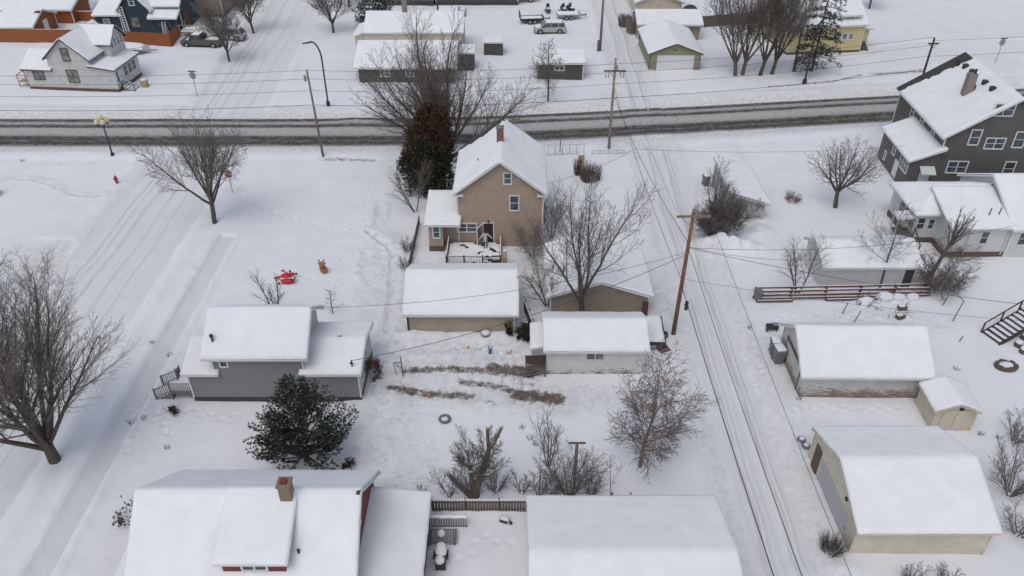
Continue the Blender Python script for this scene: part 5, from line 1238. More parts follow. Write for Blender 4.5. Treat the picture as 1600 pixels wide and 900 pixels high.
clump('evergreen_bush', 'small dark snowy evergreen at the right corner of the beige garage', *P(822, 530), [(0,0,.62,.6,0,1.15)], 76, n=900, sz=.12, mats=('needle','needle2'), cat='bush', trunk=False)
clump('evergreen_bush', 'little green bush with straw tips against the beige garage wall', *P(797, 527), [(0,0,.35,.35,0,1.0)], 77, n=350, sz=.12, mats=('needle','straw'), cat='bush', trunk=False)
clump('brown_bush', 'snowy bush with rusty leaves at the right end of the gray house', *P(583, 590), [(0,0,.65,.8,0,1.3)], 78, n=420, sz=.11, mats=('bark','leaf_brown'), cat='bush', trunk=False)
clump('leafy_shrub', 'sparse dark leaved shrub beside the left edge of the red house roof', *P(208, 812), [(0,0,.85,.9,.1,1.0),(-.7,-.5,.4,.4,.1,.6)], 79, n=150, sz=.13, mats=('bark','bark'), cat='shrub', trunk=False)
clump('dead_perennials', 'dead red brown plants in snow below the gray porch', *P(268, 650), [(0,0,.5,.5,0,.35)], 80, n=160, sz=.1, mats=('leaf_brown','cedar'), cat='plants', trunk=False)
clump('evergreen_bush', 'low dark evergreen bush peeking out right of the pine and above the red house roof', *P(548, 733), [(0,0,.5,.4,0,.5)], 81, n=160, sz=.1, mats=('needle','cedar_brown'), cat='bush', trunk=False)
# upright straw clumps
def straw(name, label, x, y, n, R, H, seed, mat='straw', sp_=.25, cat='grass clump', r=.012):
    rg = random.Random(seed); segs = []
    for k in range(n):
        a = rg.uniform(0, 6.28); q = R*math.sqrt(rg.random()); px, py = q*math.cos(a), q*math.sin(a); h = H*rg.uniform(.6,1.1)
        segs.append((px, py, -.05, px*(1+sp_)+rg.gauss(0,.08)*H, py*(1+sp_)+rg.gauss(0,.08)*H, h, r, r*.5, 0))
    V, Q = tubes(segs, [3]); o = np_mesh(name, V, Q, M[mat]); o.location = (x, y, float(T(x, y))); return tag(o, label, cat)
for q, (px, py, H, R) in enumerate(((637, 392, 1.3, .9), (634, 418, 1.2, .8))):
    x, y = P(px, py); tree('bare_shrub', ('farther','nearer')[q]+' of two low snowy shrubs outside the narrow dark fence left of the deck', x, y, H, R, 200+q, 'dense', tr=.02, stems=9, stem_spread=.9, cat='shrub', bark='twig', over=dict(levels=2))
x, y = P(1392, 478); tree('brush_pile', 'fallen branches and brush in the snow below the right half of the log fence', x, y, .8, 1.8, 210, 'shrub', tr=.03, stems=9, stem_spread=2.2, cat='brush', bark='bark', over=dict(nch=[7,4]))
x, y = P(1352, 474); tree('brush_pile', 'smaller tangle of broken branches below the middle of the log fence', x, y, .7, 1.0, 211, 'shrub', tr=.03, stems=7, stem_spread=2.0, cat='brush', bark='bark', over=dict(nch=[7,4]))
straw('dry_grass', 'spiky clump of dry brown grass in front of the big beige metal garage', *P(1297, 862), 220, .5, .95, 1, sp_=.8, r=.014, mat='wood_old')
straw('dry_reeds', 'dense brown reed clump in the side yard beyond the tan house', *P(922, 280), 420, 1.0, 1.6, 2, mat='twig_red', r=.016)
straw('dry_reeds', 'dark dry vine stems on the corner of the wire fence beside the road', *P(903, 272), 170, .4, 1.7, 3, mat='wood_old', r=.016)
straw('dry_brush', 'dry dark brush on the left side of the green garage near the alley', *P(976, 40), 260, .9, 1.8, 4, mat='twig', r=.03)
straw('dry_brush', 'tan brush along the alley left of the green garage', *P(992, 50), 300, 1.3, 1.9, 5, mat='bark_pale', r=.03)
for i, (px, py) in enumerate(((203,660),(227,655),(262,700),(155,527),(240,537),(265,556),(1293,690),(815,668),(826,685),(836,695),(662,768),(655,763),(1494,578),(1248,625),(1318,468),(1340,475),(35,252),(1172,515),(148,600),(1560,684),(1532,680))):
    straw('weed', 'dark dead weed poking through the snow', *P(px, py), 14, .14, .32, 90+i, mat='bark', sp_=1.2, cat='weed', r=.014)['group'] = 'dead weeds poking through the snow'
# ================================================================== poles, wires, lamps, signs
def wire(name, label, a, b, sag=.5, r=.017, n=24, group=None, mat='dark'):
    a = Vector(a); b = Vector(b); pts = []
    for i in range(n+1):
        t = i/n; p = a.lerp(b, t); p.z -= sag*4*t*(1-t); pts.append(tuple(p))
    o = MB().tube(pts, r, 5).build(name, M[mat]); return tag(o, label, 'wire', group)
PA, PB, PC = (-20.5, 78.0), (10.7, 79.9), (47.6, 88.6); PZ = (-62.0, 77.0)
def pole(name, label, x, y, h, r, mat='pole', lean=(0,0)):
    t = thing(name, label, 'utility pole', (x, y, 0))
    b = MB(); b.cyl((0,0,-.4), (lean[0],lean[1],h), r, r*.68, 12); b.build('shaft', M[mat], t, True); return t
def arm(t, z, w, mat='pole', dx=0, cnt=(-.9,-.35,.35,.9), brace=True, drop=False, y=-.16):
    b = MB(); b.box(dx-w/2, dx+w/2, y-.06, y+.06, z-.07, z+.07); b.build('crossarm', M[mat], t)
    for c in cnt:
        k = MB(); k.cyl((dx+c*w/2,y,z+.07), (dx+c*w/2,y,z+.26), .05, .03, 6); k.build('insulator', M['offwhite'], t)
    if drop:
        for c in (-.8, -.55, .55, .8):
            k = MB(); k.cyl((dx+c*w/2,y,z-.75), (dx+c*w/2,y,z-.07), .06, .04, 6); k.build('cutout', M['steel'], t)
    if brace:
        k = MB(); k.bar((dx-.5*w/2*1.3,y,z-.06), (dx,y,z-.65), .045); k.bar((dx+.5*w/2*1.3,y,z-.06), (dx,y,z-.65), .045); k.build('brace', M['steel'], t)
t = pole('utility_pole', 'plain leaning wooden utility pole on the near side of the main road, upper left', *PA, 9.7, .14, 'pole', (-.35,0))
b = MB(); b.cyl((-.62,-.1,8.6), (-.62,-.1,9.2), .13); b.bar((-.3,0,8.9), (-.62,-.1,8.9), .06); b.build('transformer', M['steel'], t)
for z in (9.72, 8.2): b = MB(); b.cyl((-.35*z/9.7,-.05,z), (-.35*z/9.7,-.05,z+.2), .06, .04, 6); b.build('insulator', M['offwhite'], t)
t = pole('utility_pole', 'wooden utility pole with crossarm and hanging cutouts beside the road, right of the tan house', *PB, 10.3, .17, 'bark_pale'); arm(t, 9.0, 2.3, 'wood_old', drop=True)
b = MB(); b.cyl((.2,-.1,9.1), (.2,-.1,9.6), .12); b.build('transformer', M['steel'], t)
t = pole('utility_pole', 'dark utility pole rising behind the bare edge of the charcoal house roof', *PC, 9.6, .16, 'wood_dark'); arm(t, 9.0, 1.2, 'wood_dark')
t = pole('utility_pole', 'thin utility pole with a meter box at its foot in the far alley', 12.7, 112.5, 10.5, .2, 'pole')
b = MB(); b.box(-.45,-.2,-.2,.1,.1,1.6); b.build('meter_box', M['bin'], t)
t = pole('utility_pole', 'tall reddish brown utility pole in the middle beside the alley', 12.4, 47.3, 10.95, .18, 'pole_red', (.15,0)); arm(t, 10.55, 2.35, 'pole', dx=.15, cnt=(-.95,), brace=False)
b = MB(); b.bar((-.75,-.1,10.5), (.1,-.1,9.7), .05); b.bar((.1,-.2,10.95), (.1,-.2,11.02), .1); b.build('brace', M['steel'], t)
t = pole('utility_pole', 'utility pole standing outside the left edge, carrying the road wires', *PZ, 9.7, .17)
t = pole('utility_pole', 'utility pole in the alley behind the camera', 12.5, 3.0, 10.9, .17, 'pole_red')
for z, nm in ((9.7, 'topmost'), (8.8, 'second highest'), (7.55, 'third highest'), (6.0, 'lowest and darkest')):
    for a, b_, sec in ((PZ, PA, 'left'), (PA, PB, 'middle'), (PB, PC, 'right')):
        wire('power_line', f'{nm} of the four wires along the main road, {sec} span', (a[0]-(.3 if a is PA else 0), a[1], z), (b_[0]-(.3 if b_ is PA else 0), b_[1], z), .42, .024 if z < 7 else .018, group='wires along the main road')
wire('power_line', 'topmost of the road wires beyond the charcoal house at the right edge', (*PC, 9.3), (84, 96, 9.4), .4, .018, group='wires along the main road')
wire('power_line', 'lower of the road wires beyond the charcoal house at the right edge', (*PC, 7.5), (84, 96, 7.5), .4, .018, group='wires along the main road')
G = 'wires along the alley'
wire('power_line', 'lower wire from the road pole down to the reddish alley pole', (*PB, 7.3), (12.45, 47.3, 5.0), .7, .02, group=G)
wire('power_line', 'upper dark cable from the road pole to the reddish alley pole', (*PB, 6.6), (12.5, 47.3, 8.3), .9, .024, group=G)
wire('power_line', 'heavy cable with splice running from the alley pole to the bottom edge', (12.45, 47.3, 4.7), (12.6, 3, 6), .5, .03, group=G)
wire('power_line', 'middle wire from the alley pole to the bottom edge', (12.5, 47.3, 8.0), (12.5, 3, 9.3), .6, .02, group=G)
wire('power_line', 'rightmost thin wire from the alley pole crossarm to the bottom edge', (13.65, 47.3, 10.6), (13.7, 3, 10.6), .5, .013, group=G)
wire('power_line', 'thin wire from the road pole crossarm to the alley pole crossarm', (11.6, 79.8, 9.2), (11.45, 47.2, 10.7), .6, .012, group=G)
b = MB(); b.cyl((12.52,45.6,4.1), (12.52,45.0,4.35), .1); b.cyl((12.52,45.3,4.6), (12.52,45.3,3.9), .13, .13, 8); o = b.build('cable_splice', M['dark']); tag(o, 'dark splice enclosure hanging on the heavy cable beside the alley pole', 'cable splice')
G = 'service drops to houses'
wire('service_wire', 'thin service wire from the gray house roof peak to the alley pole', (-13.6, 42.3, 6.3), (12.45, 47.3, 7.5), 1.1, .014, group=G)
wire('service_wire', 'sagging cable from the gray house corner mast to the alley pole', (-10.7, 40.1, 3.55), (12.45, 47.3, 7.3), 1.0, .02, group=G)
wire('service_wire', 'wire from the alley pole to the white stucco garage', (12.5, 47.3, 8.0), (25.6, 53.6, 2.8), .5, .015, group=G)
wire('service_wire', 'wire from the alley pole toward the white cottage', (12.5, 47.3, 7.9), (43, 58.0, 3.3), 1.0, .016, group=G)
wire('service_wire', 'wire from the alley pole crossing over the weathered garage roof to the right edge', (12.5, 47.3, 7.9), (46, 45, 3.6), .8, .018, group=G)
wire('service_wire', 'thin lower wire crossing the weathered garage roof', (12.5, 47.3, 5.2), (46, 44, 3.2), .7, .011, group=G)
wire('service_wire', 'cable from mid alley span to the tan house', (11.3, 66.0, 6.7), (2.75, 62, 5.2), .4, .014, group=G)
wire('service_wire', 'cable from mid alley span to the charcoal house', (11.3, 66.0, 6.7), (39.4, 72, 4.2), .5, .014, group=G)
wire('service_wire', 'wire from the top edge over the green garage roof', (12.7, 112.5, 9.5), (27, 122, 4), .5, .02, group=G)

def curved_lamp(label, x, y, h, r, side=-1):
    t = thing('street_lamp', label, 'street lamp', (x, y, 0))
    pts = [(0,0,.5), (0,0,h*.72)]+[(side*(1-math.cos(a))*1.0*h/8, 0, h*.72+math.sin(a)*h*.27) for a in np.linspace(.2, 1.75, 8)]
    b = MB(); b.tube(pts, r, 8); b.build('mast', M['dark'], t, True)
    b = MB(); b.cyl((0,0,-.2), (0,0,.55), r*2.6, r*2.2, 10); b.build('base', M['dark'], t)
    e = pts[-1]; b = MB(); b.hexa([(e[0]+side*.75-.1,-.13,e[2]-.22),(e[0]+.1,-.13,e[2]-.1),(e[0]+.1,.13,e[2]-.1),(e[0]+side*.75-.1,.13,e[2]-.22),(e[0]+side*.75-.1,-.1,e[2]-.12),(e[0]+.1,-.1,e[2]+.06),(e[0]+.1,.1,e[2]+.06),(e[0]+side*.75-.1,.1,e[2]-.12)]); b.build('lamp_head', M['dark'], t)
curved_lamp('tall black lamp post curving left across the road at the upper left', -22.7, 92.4, 8.0, .1)
curved_lamp('black lamp post on the far kerb in front of the tall thin spruce', 38.4, 99.9, 8.6, .12, 1)
t = thing('ornamental_lamp', 'ornamental black lamp post carrying a cluster of cream globes at the road corner', 'street lamp', (-43.4, 78.1, 0))
b = MB(); b.cyl((0,0,-.2), (0,0,3.9), .1, .07, 8); b.build('post', M['dark'], t); b = MB(); b.cyl((0,0,-.2), (0,0,.5), .28, .16, 10); b.build('base', M['dark'], t)
b = MB()
for k in range(4): a = k*PI/2+.6; b.bar((0,0,3.7), (.5*math.cos(a),.5*math.sin(a),3.8), .06); b.cyl((.5*math.cos(a),.5*math.sin(a),3.7),(.5*math.cos(a),.5*math.sin(a),3.95),.1)
b.cyl((0,0,3.9), (0,0,4.3), .1); b.build('arms', M['dark'], t)
for k in range(5):
    a = k*PI/2+.6; c = (.5*math.cos(a), .5*math.sin(a), 4.2) if k < 4 else (0,0,4.6)
    b = MB(); b.ball(c, .27, (1,1,1.05)); b.build('globe', M['globe'], t, True)
def octo(r): return [(r*math.cos(PI/8+k*PI/4), r*math.sin(PI/8+k*PI/4)) for k in range(8)]
def stop_sign(label, x, y, h, rz, face, blade_=False, R=.42):
    t = thing('stop_sign', label, 'stop sign', (x, y, 0), rz)
    b = MB(); b.box(-.035, .035, -.03, .03, -.3, h); b.build('post', M['steel'], t)
    pl = MB(); pl.prism([(px, pz+h-.45) for px, pz in octo(R)], 'y', -.055, -.035); plo = pl.build('sign_plate', M['red_paint'], t)
    pl = MB(); pl.prism([(px, pz+h-.45) for px, pz in octo(R*1.02)], 'y', -.0345, -.031); pl.build('sign_back', M['steel'], t)
    rim = MB(); o1 = octo(R*.98); o2 = octo(R*.90)
    for k in range(8):
        q = [o1[k], o1[(k+1)%8], o2[(k+1)%8], o2[k]]
        rim.add([(p[0], -.058, p[1]+h-.45) for p in q]+[(p[0], -.0555, p[1]+h-.45) for p in q], [(0,1,2,3),(4,5,6,7),(0,1,5,4),(2,3,7,6)])
    rim.build('border', M['white'], plo)
    cu = bpy.data.curves.new('lettering', 'FONT'); cu.body = 'STOP'; cu.size = R*.80; cu.align_x = 'CENTER'; cu.align_y = 'CENTER'; cu.extrude = .002; cu.offset = .006
    tmp = bpy.data.objects.new('tmp', cu); lm = bpy.data.meshes.new_from_object(tmp); bpy.data.objects.remove(tmp); bpy.data.curves.remove(cu)
    lm.materials.clear(); lm.materials.append(M['white']); fo = bpy.data.objects.new('lettering', lm); C.objects.link(fo); fo.parent = plo; fo.location = (0, -.059, h-.45); fo.rotation_euler = (PI/2, 0, 0)
    if blade_:
        b = MB(); b.box(-.5, .5, -.015, .015, h+.02, h+.2); b.build('street_name_plate', M['blue_paint'], t)
    return t
stop_sign('red stop sign facing the camera on the near corner of the side street', -28.1, 70.1, 2.5, -.15, 1, False, .46)
stop_sign('back of a stop sign topped by a blue street name plate', -39.9, 95.5, 3.1, PI-.12, -1, True, .46)
stop_sign('gray back of a stop sign at the upper right corner of the photo', 67.6, 108.0, 3.2, PI+.1, -1, True, .46)
t = thing('fire_hydrant', 'small red fire hydrant in the snow near the left street corner', 'fire hydrant', (*P(183, 286), 0))
b = MB(); b.cyl((0,0,-.1), (0,0,.62), .13, .12, 12); b.cyl((0,0,.6), (0,0,.66), .17, .17, 12); b.ball((0,0,.68), .13, (1,1,.9)); b.build('barrel', M['red_paint'], t, False)
b = MB(); b.cyl((-.26,0,.45), (.26,0,.45), .07, .07, 8); b.cyl((0,-.25,.42), (0,0,.42), .09, .09, 8); b.build('nozzle', M['red_paint'], t); b = MB(); b.cyl((0,0,.8), (0,0,.9), .04, .04, 6); b.build('cap_nut', M['red_paint'], t)
t = thing('marker_post', 'short black post with square foot behind the tan house near the road', 'post', (*P(875, 237), 0))
b = MB(); b.cyl((0,0,0), (0,0,1.5), .05); b.build('shaft', M['dark'], t); b = MB(); b.box(-.25,.25,-.15,.15,-.05,.12); b.build('foot', M['dark'], t)
for px, py, h, dx, lab in ((1316, 489, 1.0, .22, 'thin leaning metal stake below the red log fence'), (1334, 503, 1.1, .28, 'thin leaning metal stake behind the weathered garage roof'), (1488, 502, 2.0, .25, 'bent clothesline pole in the open yard at the right'), (1472, 478, 1.2, .2, 'short clothesline pole beside the bare bush at the right'), (1498, 534, .6, .15, 'short stake in the snow right of the weathered garage')):
    x, y = P(px, py); t = thing('metal_post', lab, 'post', (x, y, 0)); b = MB(); b.cyl((0,0,-.2), (dx,0,h), .04, .035, 6)
    if px == 1488: b.cyl((dx,0,h), (dx-.7,.5,h+.5), .035, .03, 6)
    b.build('shaft', M['wood_old'], t)
t = thing('clothes_post', 'dark iron clothes post and frame near the gray house, over the driveway ruts', 'post', (-7.85, 42.6, 0))
b = MB(); b.cyl((0,0,-.2), (-.05,0,1.75), .05, .045, 6); b.build('shaft', M['wood_old'], t); b = MB(); b.bar((-.65,.2,1.0), (0,0,1.2), .05); b.bar((-.65,.2,1.0), (-.5,.1,0), .04); b.bar((0,0,.6), (-.5,.3,.8), .04); b.build('side_arm', M['wood_old'], t)
x, y = P(897, 762); t = thing('cross_post', 'reddish brown wooden post with crossbar standing behind the fan shaped shrub', 'post', (x, y, 0))
hz = ZF(693, y); b = MB(); b.box(-.09,.09,-.09,.09,-.2,hz); b.build('shaft', M['pole'], t); b = MB(); b.box(-.5,.5,-.05,.05,hz+.003,hz+.09); b.build('crossbar', M['wood_old'], t)
t = thing('cabinet', 'pale slab standing in for a house corner cut off by the left edge below the main road', 'cabinet', (-51.4, 69.6, 0))  # made-up slab in place of a house corner, not a real cabinet
b = MB(); b.hexa([(-.9,-.5,-.2),(.25,-.5,-.2),(.25,.5,-.2),(-.9,.5,-.2),(-.9,-.3,1.2),(-.1,-.3,1.2),(-.1,.3,1.2),(-.9,.3,1.2)]); b.build('slab', M['offwhite'], t)

# ================================================================== fences
def board_fence(name, label, a, c, h, mat, step=2.4, snow=.07, gap=.03, bw=.16, posts=True, z0=-.1, frac=1):
    a = Vector((*a, 0)); c = Vector((*c, 0)); d = c-a; L = d.length; ang = math.atan2(d.y, d.x)
    t = thing(name, label, 'fence', (a.x, a.y, 0), ang); rg = random.Random(int(L*10)); n = max(1, round(L/step))
    for i in range(n):
        x0, x1 = L*i/n, L*(i+1)/n; b = MB(); x = x0
        while x < x1-.02:
            w = min(bw, x1-x); hh_ = h+rg.uniform(-.03,.02); b.box(x+gap/2, x+w-gap/2, -.012, .012, z0, hh_); x += bw
        for z in (.3*h, .82*h): b.box(x0+.01, x1-.01, .014, .06, z-.04, z+.04)
        p = b.build('board_panel', M[mat], t)
        if snow:
            s = MB(); s.bar((x0+.02,.02,h+snow/2-.005), (x1-.02,.02,h+snow/2-.005), .09, snow); s.build('snow', M['snow_lump'], p)
    if posts:
        for i in range(n+1):
            b = MB(); b.box(L*i/n-.055, L*i/n+.055, .062, .17, z0-.1, h+.06); b.build('post', M[mat], t)
    return t
board_fence('board_fence', 'weathered dark board fence topped with snow between red house and bottom garage', P(676,802), P(832,802), 1.15, 'wood_old', 2.0, gap=.05, bw=.17)
board_fence('board_fence', 'low end of the dark board fence just showing above the bottom garage roof', P(955,793), P(983,793), 1.1, 'wood_old', 1.5)
board_fence('board_fence', 'orange stained fence on the left in front of the orange garage', (-80, 116.7), (-60.5, 116.2), 1.95, 'orange', 2.6, snow=.03, gap=.004)
board_fence('board_fence', 'orange stained fence in front of the dark blue house', (-60.3, 115.8), (-49.9, 114.5), 1.95, 'orange', 2.6, snow=.0, gap=.004)
board_fence('board_fence', 'short orange fence turning back beside the pickup', (-49.8, 114.6), (-50.2, 119.2), 1.95, 'orange', 2.3, snow=.0, gap=.004)
board_fence('board_fence', 'distant orange fence between the orange garage and the dark blue house', (-70.2, 127), (-62.8, 126.8), 1.5, 'orange', 2.6, snow=.1, gap=.004)
board_fence('board_fence', 'long weathered gray board fence behind the bare roadside trees', (29.2, 123.4), (38.9, 126.2), 1.75, 'wood_old', 2.4, snow=.05, gap=.01)
board_fence('board_fence', 'right stretch of the gray board fence ending behind the spruce', (39.1, 126.3), (47.0, 127.5), 1.75, 'wood_old', 2.4, snow=.05, gap=.01)
board_fence('board_fence', 'gray leaning fence between the beige garage and the white plank garage', (.95, 50.4), (1.75, 46.6), 1.0, 'wood_old', 1.4, snow=.05)
t = thing('yard_fence', 'dark narrow fence running back from the deck on the left of the tan house', 'fence', (-8.8, 56.0, 0))
b = MB()
for z in (.3, .95): b.bar((0,0,z), (.12,7.6,z), .05, .07)
b.build('rail', M['wood_old'], t)
for k in range(5): b = MB(); b.box(.03*k-.05, .03*k+.05, 1.9*k-.05, 1.9*k+.05, -.2, 1.05); b.build('post', M['wood_old'], t)
b = MB()
for k in range(60): b.box(.002*k-.008, .002*k+.008, .127*k-.02, .127*k+.03, 0, .93)
b.build('mesh_panel', M['wood_old'], t)
def wire_fence(label, a, c, h=1.2, n=5):
    a = Vector((*a, 0)); c = Vector((*c, 0)); t = thing('wire_fence', label, 'fence', (a.x, a.y, 0), 0); d = c-a
    for k in range(n+1):
        p = d*k/n; q = MB(); q.cyl((p.x,p.y,-.1), (p.x,p.y,h), .03, .03, 6); q.build('post', M['steel'], t)
    q = MB()
    for z in (h, .1): q.bar((0,0,z), (d.x,d.y,z), .03)
    for k in range(int(d.length/.22)): p = d*k*.22/d.length; q.bar((p.x,p.y,.1), (p.x,p.y,h), .008)
    for z in (.35,.6,.85): q.bar((0,0,z), (d.x,d.y,z), .008)
    q.build('wire_mesh', M['steel'], t); return t
wire_fence('gray chain link fence along the road behind the tan house', P(856, 243), P(912, 241))
wire_fence('thin wire fence continuing right of the reed clump to the road pole', P(925, 242), P(975, 241), .5, 4)
t = thing('fence_box', 'tan wooden box beside the end of the chain link fence', 'box', (*P(908, 254), 0)); b = MB(); b.box(-.3,.3,-.3,.3,-.1,1.0); b.build('body', M['wood_pale'], t); lump(t, (0,0,1.02), .38, (1,1,.3))
t = thing('log_fence', 'low fence of stacked red logs with snow between them on the right', 'fence', (19.9, 52.0, 0), .035)
rg = random.Random(9)
for k in range(6): 
    b = MB(); x = k*2.85; b.box(x-.08, x+.08, -.1, .08, -.2, 1.0); b.build('post', M['wood_red'], t)
for z, y, n0 in ((.12,-.55,4),(.2,-.3,5),(.42,-.16,5),(.6,.12,5),(.78,-.12,5),(.95,.14,5)):
    for k in range(n0):
        if z < .15 and k > 0 and k < 2: continue
        b = MB(); b.cyl((k*2.85-.1, y+rg.uniform(-.04,.04), z), (k*2.85+2.9, y+rg.uniform(-.04,.04), z+rg.uniform(-.06,.06)), .085, .075, 7); lo = b.build('log', M['wood_red'], t)
        b = MB(); b.bar((k*2.85, y, z+.085), (k*2.85+2.8, y, z+.085), .07, .035); b.build('snow', M['snow_lump'], lo)
for k in range(3):
    x, y = P(1375+k*22, 458); o = lump(None, (0,0,0), .5+.15*(k == 0), (1.1,.8,.75), 'snow_mound', 60+k); o.location = (x, y-.8, .15); tag(o, ('large','middle','small')[k]+' snow mound against the right half of the red log fence', 'snow mound', 'snow mounds by the log fence')

# ================================================================== vehicles and yard things
def wheel(parent, x, y, r=.34, w=.24):
    b = MB(); b.cyl((x,y-w/2,r), (x,y+w/2,r), r, r, 18); wo = b.build('wheel', M['black'], parent)
    b = MB(); s_ = -1 if y < 0 else 1
    b.cyl((x,y+s_*w/2,r), (x,y+s_*(w/2+.012),r), r*.62, r*.55, 14); b.build('rim', M['rim'], wo)
def bevel(o, w=.05, s=2):
    m = o.modifiers.new('b', 'BEVEL'); m.width = w; m.segments = s; m.limit_method = 'ANGLE'; return o
def car(name, label, cat, x, y, rz, L, Wd, paint, kind='suv', snow=.12, group=None):
    t = thing(name, label, cat, (x, y, float(T(x, y))-.02), rz, group); hw = Wd/2; f = -L/2; e = L/2
    zb = .30
    if kind == 'suv': prof = [(f+.02,zb),(f,.62),(f+.12,.86),(f+1.05,1.02),(e-.12,1.08),(e,.72),(e-.03,zb)]
    else: prof = [(f+.02,zb+.1),(f,.7),(f+.1,1.0),(f+1.35,1.12),(f+3.15,1.12),(f+3.2,1.1),(e,1.1),(e,zb+.12)]
    wx = (f+.92, e-.95)
    poly = list(reversed(prof)); 
    # wheel arches cut into the lower outline
    low = []
    for cx in wx:
        low += [(cx-.46,prof[0][1]), (cx-.38,zb+.32), (cx-.15,zb+.46), (cx+.15,zb+.46), (cx+.38,zb+.32), (cx+.46,prof[0][1])]
    full = prof+list(reversed(low))
    b = MB(); b.prism(full, 'y', -hw, hw); bo = bevel(b.build('body', M[paint], t), .06, 2)
    b = MB(); b.box(f+.1, e-.1, -hw+.12, hw-.12, zb-.05, zb+.4); b.build('underbody', M['dark'], t)
    if kind == 'suv': g0, g1, r0, r1, zt = f+1.0, e-.10, f+1.75, e-.55, 1.70
    else: g0, g1, r0, r1, zt = f+1.3, f+3.15, f+1.85, f+3.0, 1.80
    zl = 1.03 if kind == 'suv' else 1.11; iw = hw-.06; tw = hw-.2
    b = MB(); b.hexa([(g0,-iw,zl),(g1,-iw,zl),(g1,iw,zl),(g0,iw,zl),(r0,-tw,zt-.05),(r1,-tw,zt-.05),(r1,tw,zt-.05),(r0,tw,zt-.05)]); b.build('windows', M['glass'], t)
    b = MB(); b.hexa([(r0-.05,-tw-.03,zt-.07),(r1+.05,-tw-.03,zt-.07),(r1+.05,tw+.03,zt-.07),(r0-.05,tw+.03,zt-.07),(r0+.1,-tw+.03,zt+.02),(r1-.05,-tw+.03,zt+.02),(r1-.05,tw-.03,zt+.02),(r0+.1,tw-.03,zt+.02)]); ro = b.build('roof', M[paint], t)
    b = MB()
    for s_ in (-1, 1):
        for (xa, xb) in ((g0, r0), (g0+(g1-g0)*.40, r0+(r1-r0)*.36), (g0+(g1-g0)*.72, r0+(r1-r0)*.72), (g1, r1)):
            b.bar((xa, s_*iw, zl), (xb, s_*tw, zt-.05), .08, .05)
    b.build('pillars', M[paint], t)
    for cx in wx:
        for s_ in (-1, 1): wheel(t, cx, s_*(hw-.13), .36)
    for s_ in (-1, 1):
        b = MB(); b.box(f-.012, f+.12, s_*(hw-.32)-.16, s_*(hw-.32)+.16, .70, .86); b.build('headlight', M['offwhite'], t)
        b = MB(); b.box(e-.06, e+.012, s_*(hw-.14)-.1, s_*(hw-.14)+.1, .82, 1.02); b.build('tail_light', M['red_paint'], t)
        b = MB(); b.box(g0+.25, g0+.42, s_*(hw+.09)-.09, s_*(hw+.09)+.09, 1.05, 1.2); b.build('mirror', M['dark'], t)
    b = MB(); b.box(f-.03, f+.1, -hw+.1, hw-.1, .36, .56); b.box(e-.1, e+.03, -hw+.1, hw-.1, .36, .56); b.build('bumper', M['dark'], t)
    if kind != 'suv':
        b = MB(); b.box(f+3.3, e-.08, -hw+.1, hw-.1, 1.085, 1.13); b.build('bed_snow', M['snow_lump'], t)
        b = MB(); b.box(f+3.25, e, -hw, -hw+.09, 1.1, 1.25); b.box(f+3.25, e, hw-.09, hw, 1.1, 1.25); b.box(e-.08, e, -hw+.09, hw-.09, 1.1, 1.25); b.build('bed_rail', M[paint], t)
    if snow:
        snow_hf(ro, r0, r1, -tw+.02, tw-.02, lambda x, y: zt+.0+0*x, snow, 12, step=.15, rim=.12)
        snow_hf(bo, f+.18, g0+.1, -hw+.12, hw-.12, lambda x, y: .9+(x-f)*.12+0*y, snow*.6, 13, step=.15)
    return t
car('suv', 'silver suv dusted with snow parked in the yard behind the dark olive garage', 'car', 5.8, 121.2, .03, 4.85, 1.9, 'car_silver')
t = car('pickup_truck', 'dark gray pickup with a black tarp over its snowy cab at the upper left', 'pickup truck', -45.5, 115.2, -.10, 5.9, 1.95, 'car_gray', 'pickup', .1)
b = MB(); b.hexa([(-1.3,-.85,1.5),(.5,-.95,1.15),(.5,.85,1.15),(-1.3,.8,1.5),(-1.2,-.7,1.9),(.75,-.7,1.75),(.75,.7,1.75),(-1.2,.7,1.95)]); bevel(b.build('tarp', M['black'], t), .12)
b = MB(); b.ball((.75,-.3,1.75), .3, (1,1,.8)); b.build('tarp_bundle', M['black'], t)
car('suv', 'white suv half hidden by branches behind the dark pickup', 'car', -42.3, 118.0, -.10, 4.7, 1.85, 'car_white')
car('suv', 'snow buried car near the top left corner of the photo', 'car', -74.5, 136.6, .1, 4.6, 1.85, 'car_white', snow=.35)
car('suv', 'dark blue car cut off by the top edge at the upper left', 'car', -66.5, 139.5, .1, 4.6, 1.85, 'blue_s', snow=.2)
t = thing('boat_trailer', 'snow covered boat on a low trailer between the white house and the orange fence', 'boat', (-55.0, 111.8, .1), -.05)
b = MB(); st = [(-3.0,.95,.75),(-1.5,1.05,.8),(.5,1.0,.85),(2.2,.6,.95),(3.1,.08,1.1)]; vs = []
for x, hw, zt in st: vs += [(x,-hw,zt),(x,-hw*.7,.35),(x,0,.2+.2*(x > 2)),(x,hw*.7,.35),(x,hw,zt)]
fs = [(0,1,2,3,4)]
for i in range(len(st)-1):
    for j in range(4): fs.append((i*5+j, i*5+j+1, (i+1)*5+j+1, (i+1)*5+j))
    fs.append((i*5, i*5+4, (i+1)*5+4, (i+1)*5))
b.add(vs, fs); hu = b.build('hull', M['car_white'], t)
snow_hf(hu, -3.0, 2.4, -.95, .95, lambda x, y: .84-.25*(np.abs(y)/.95)**3*0+0*x, .35, 14, rim=.6, mask=lambda x, y: sstep(1.02, .8, np.abs(y)/np.interp(x, [-3,0,2.4], [.95,1.0,.55])))
b = MB(); b.box(-2.2, -1.2, -.5, .3, 1.1, 1.35); b.build('console', M['dark'], t)
for y in (-.95, .95): wheel(t, 1.3, y, .3); wheel(t, -1.5, y, .3)
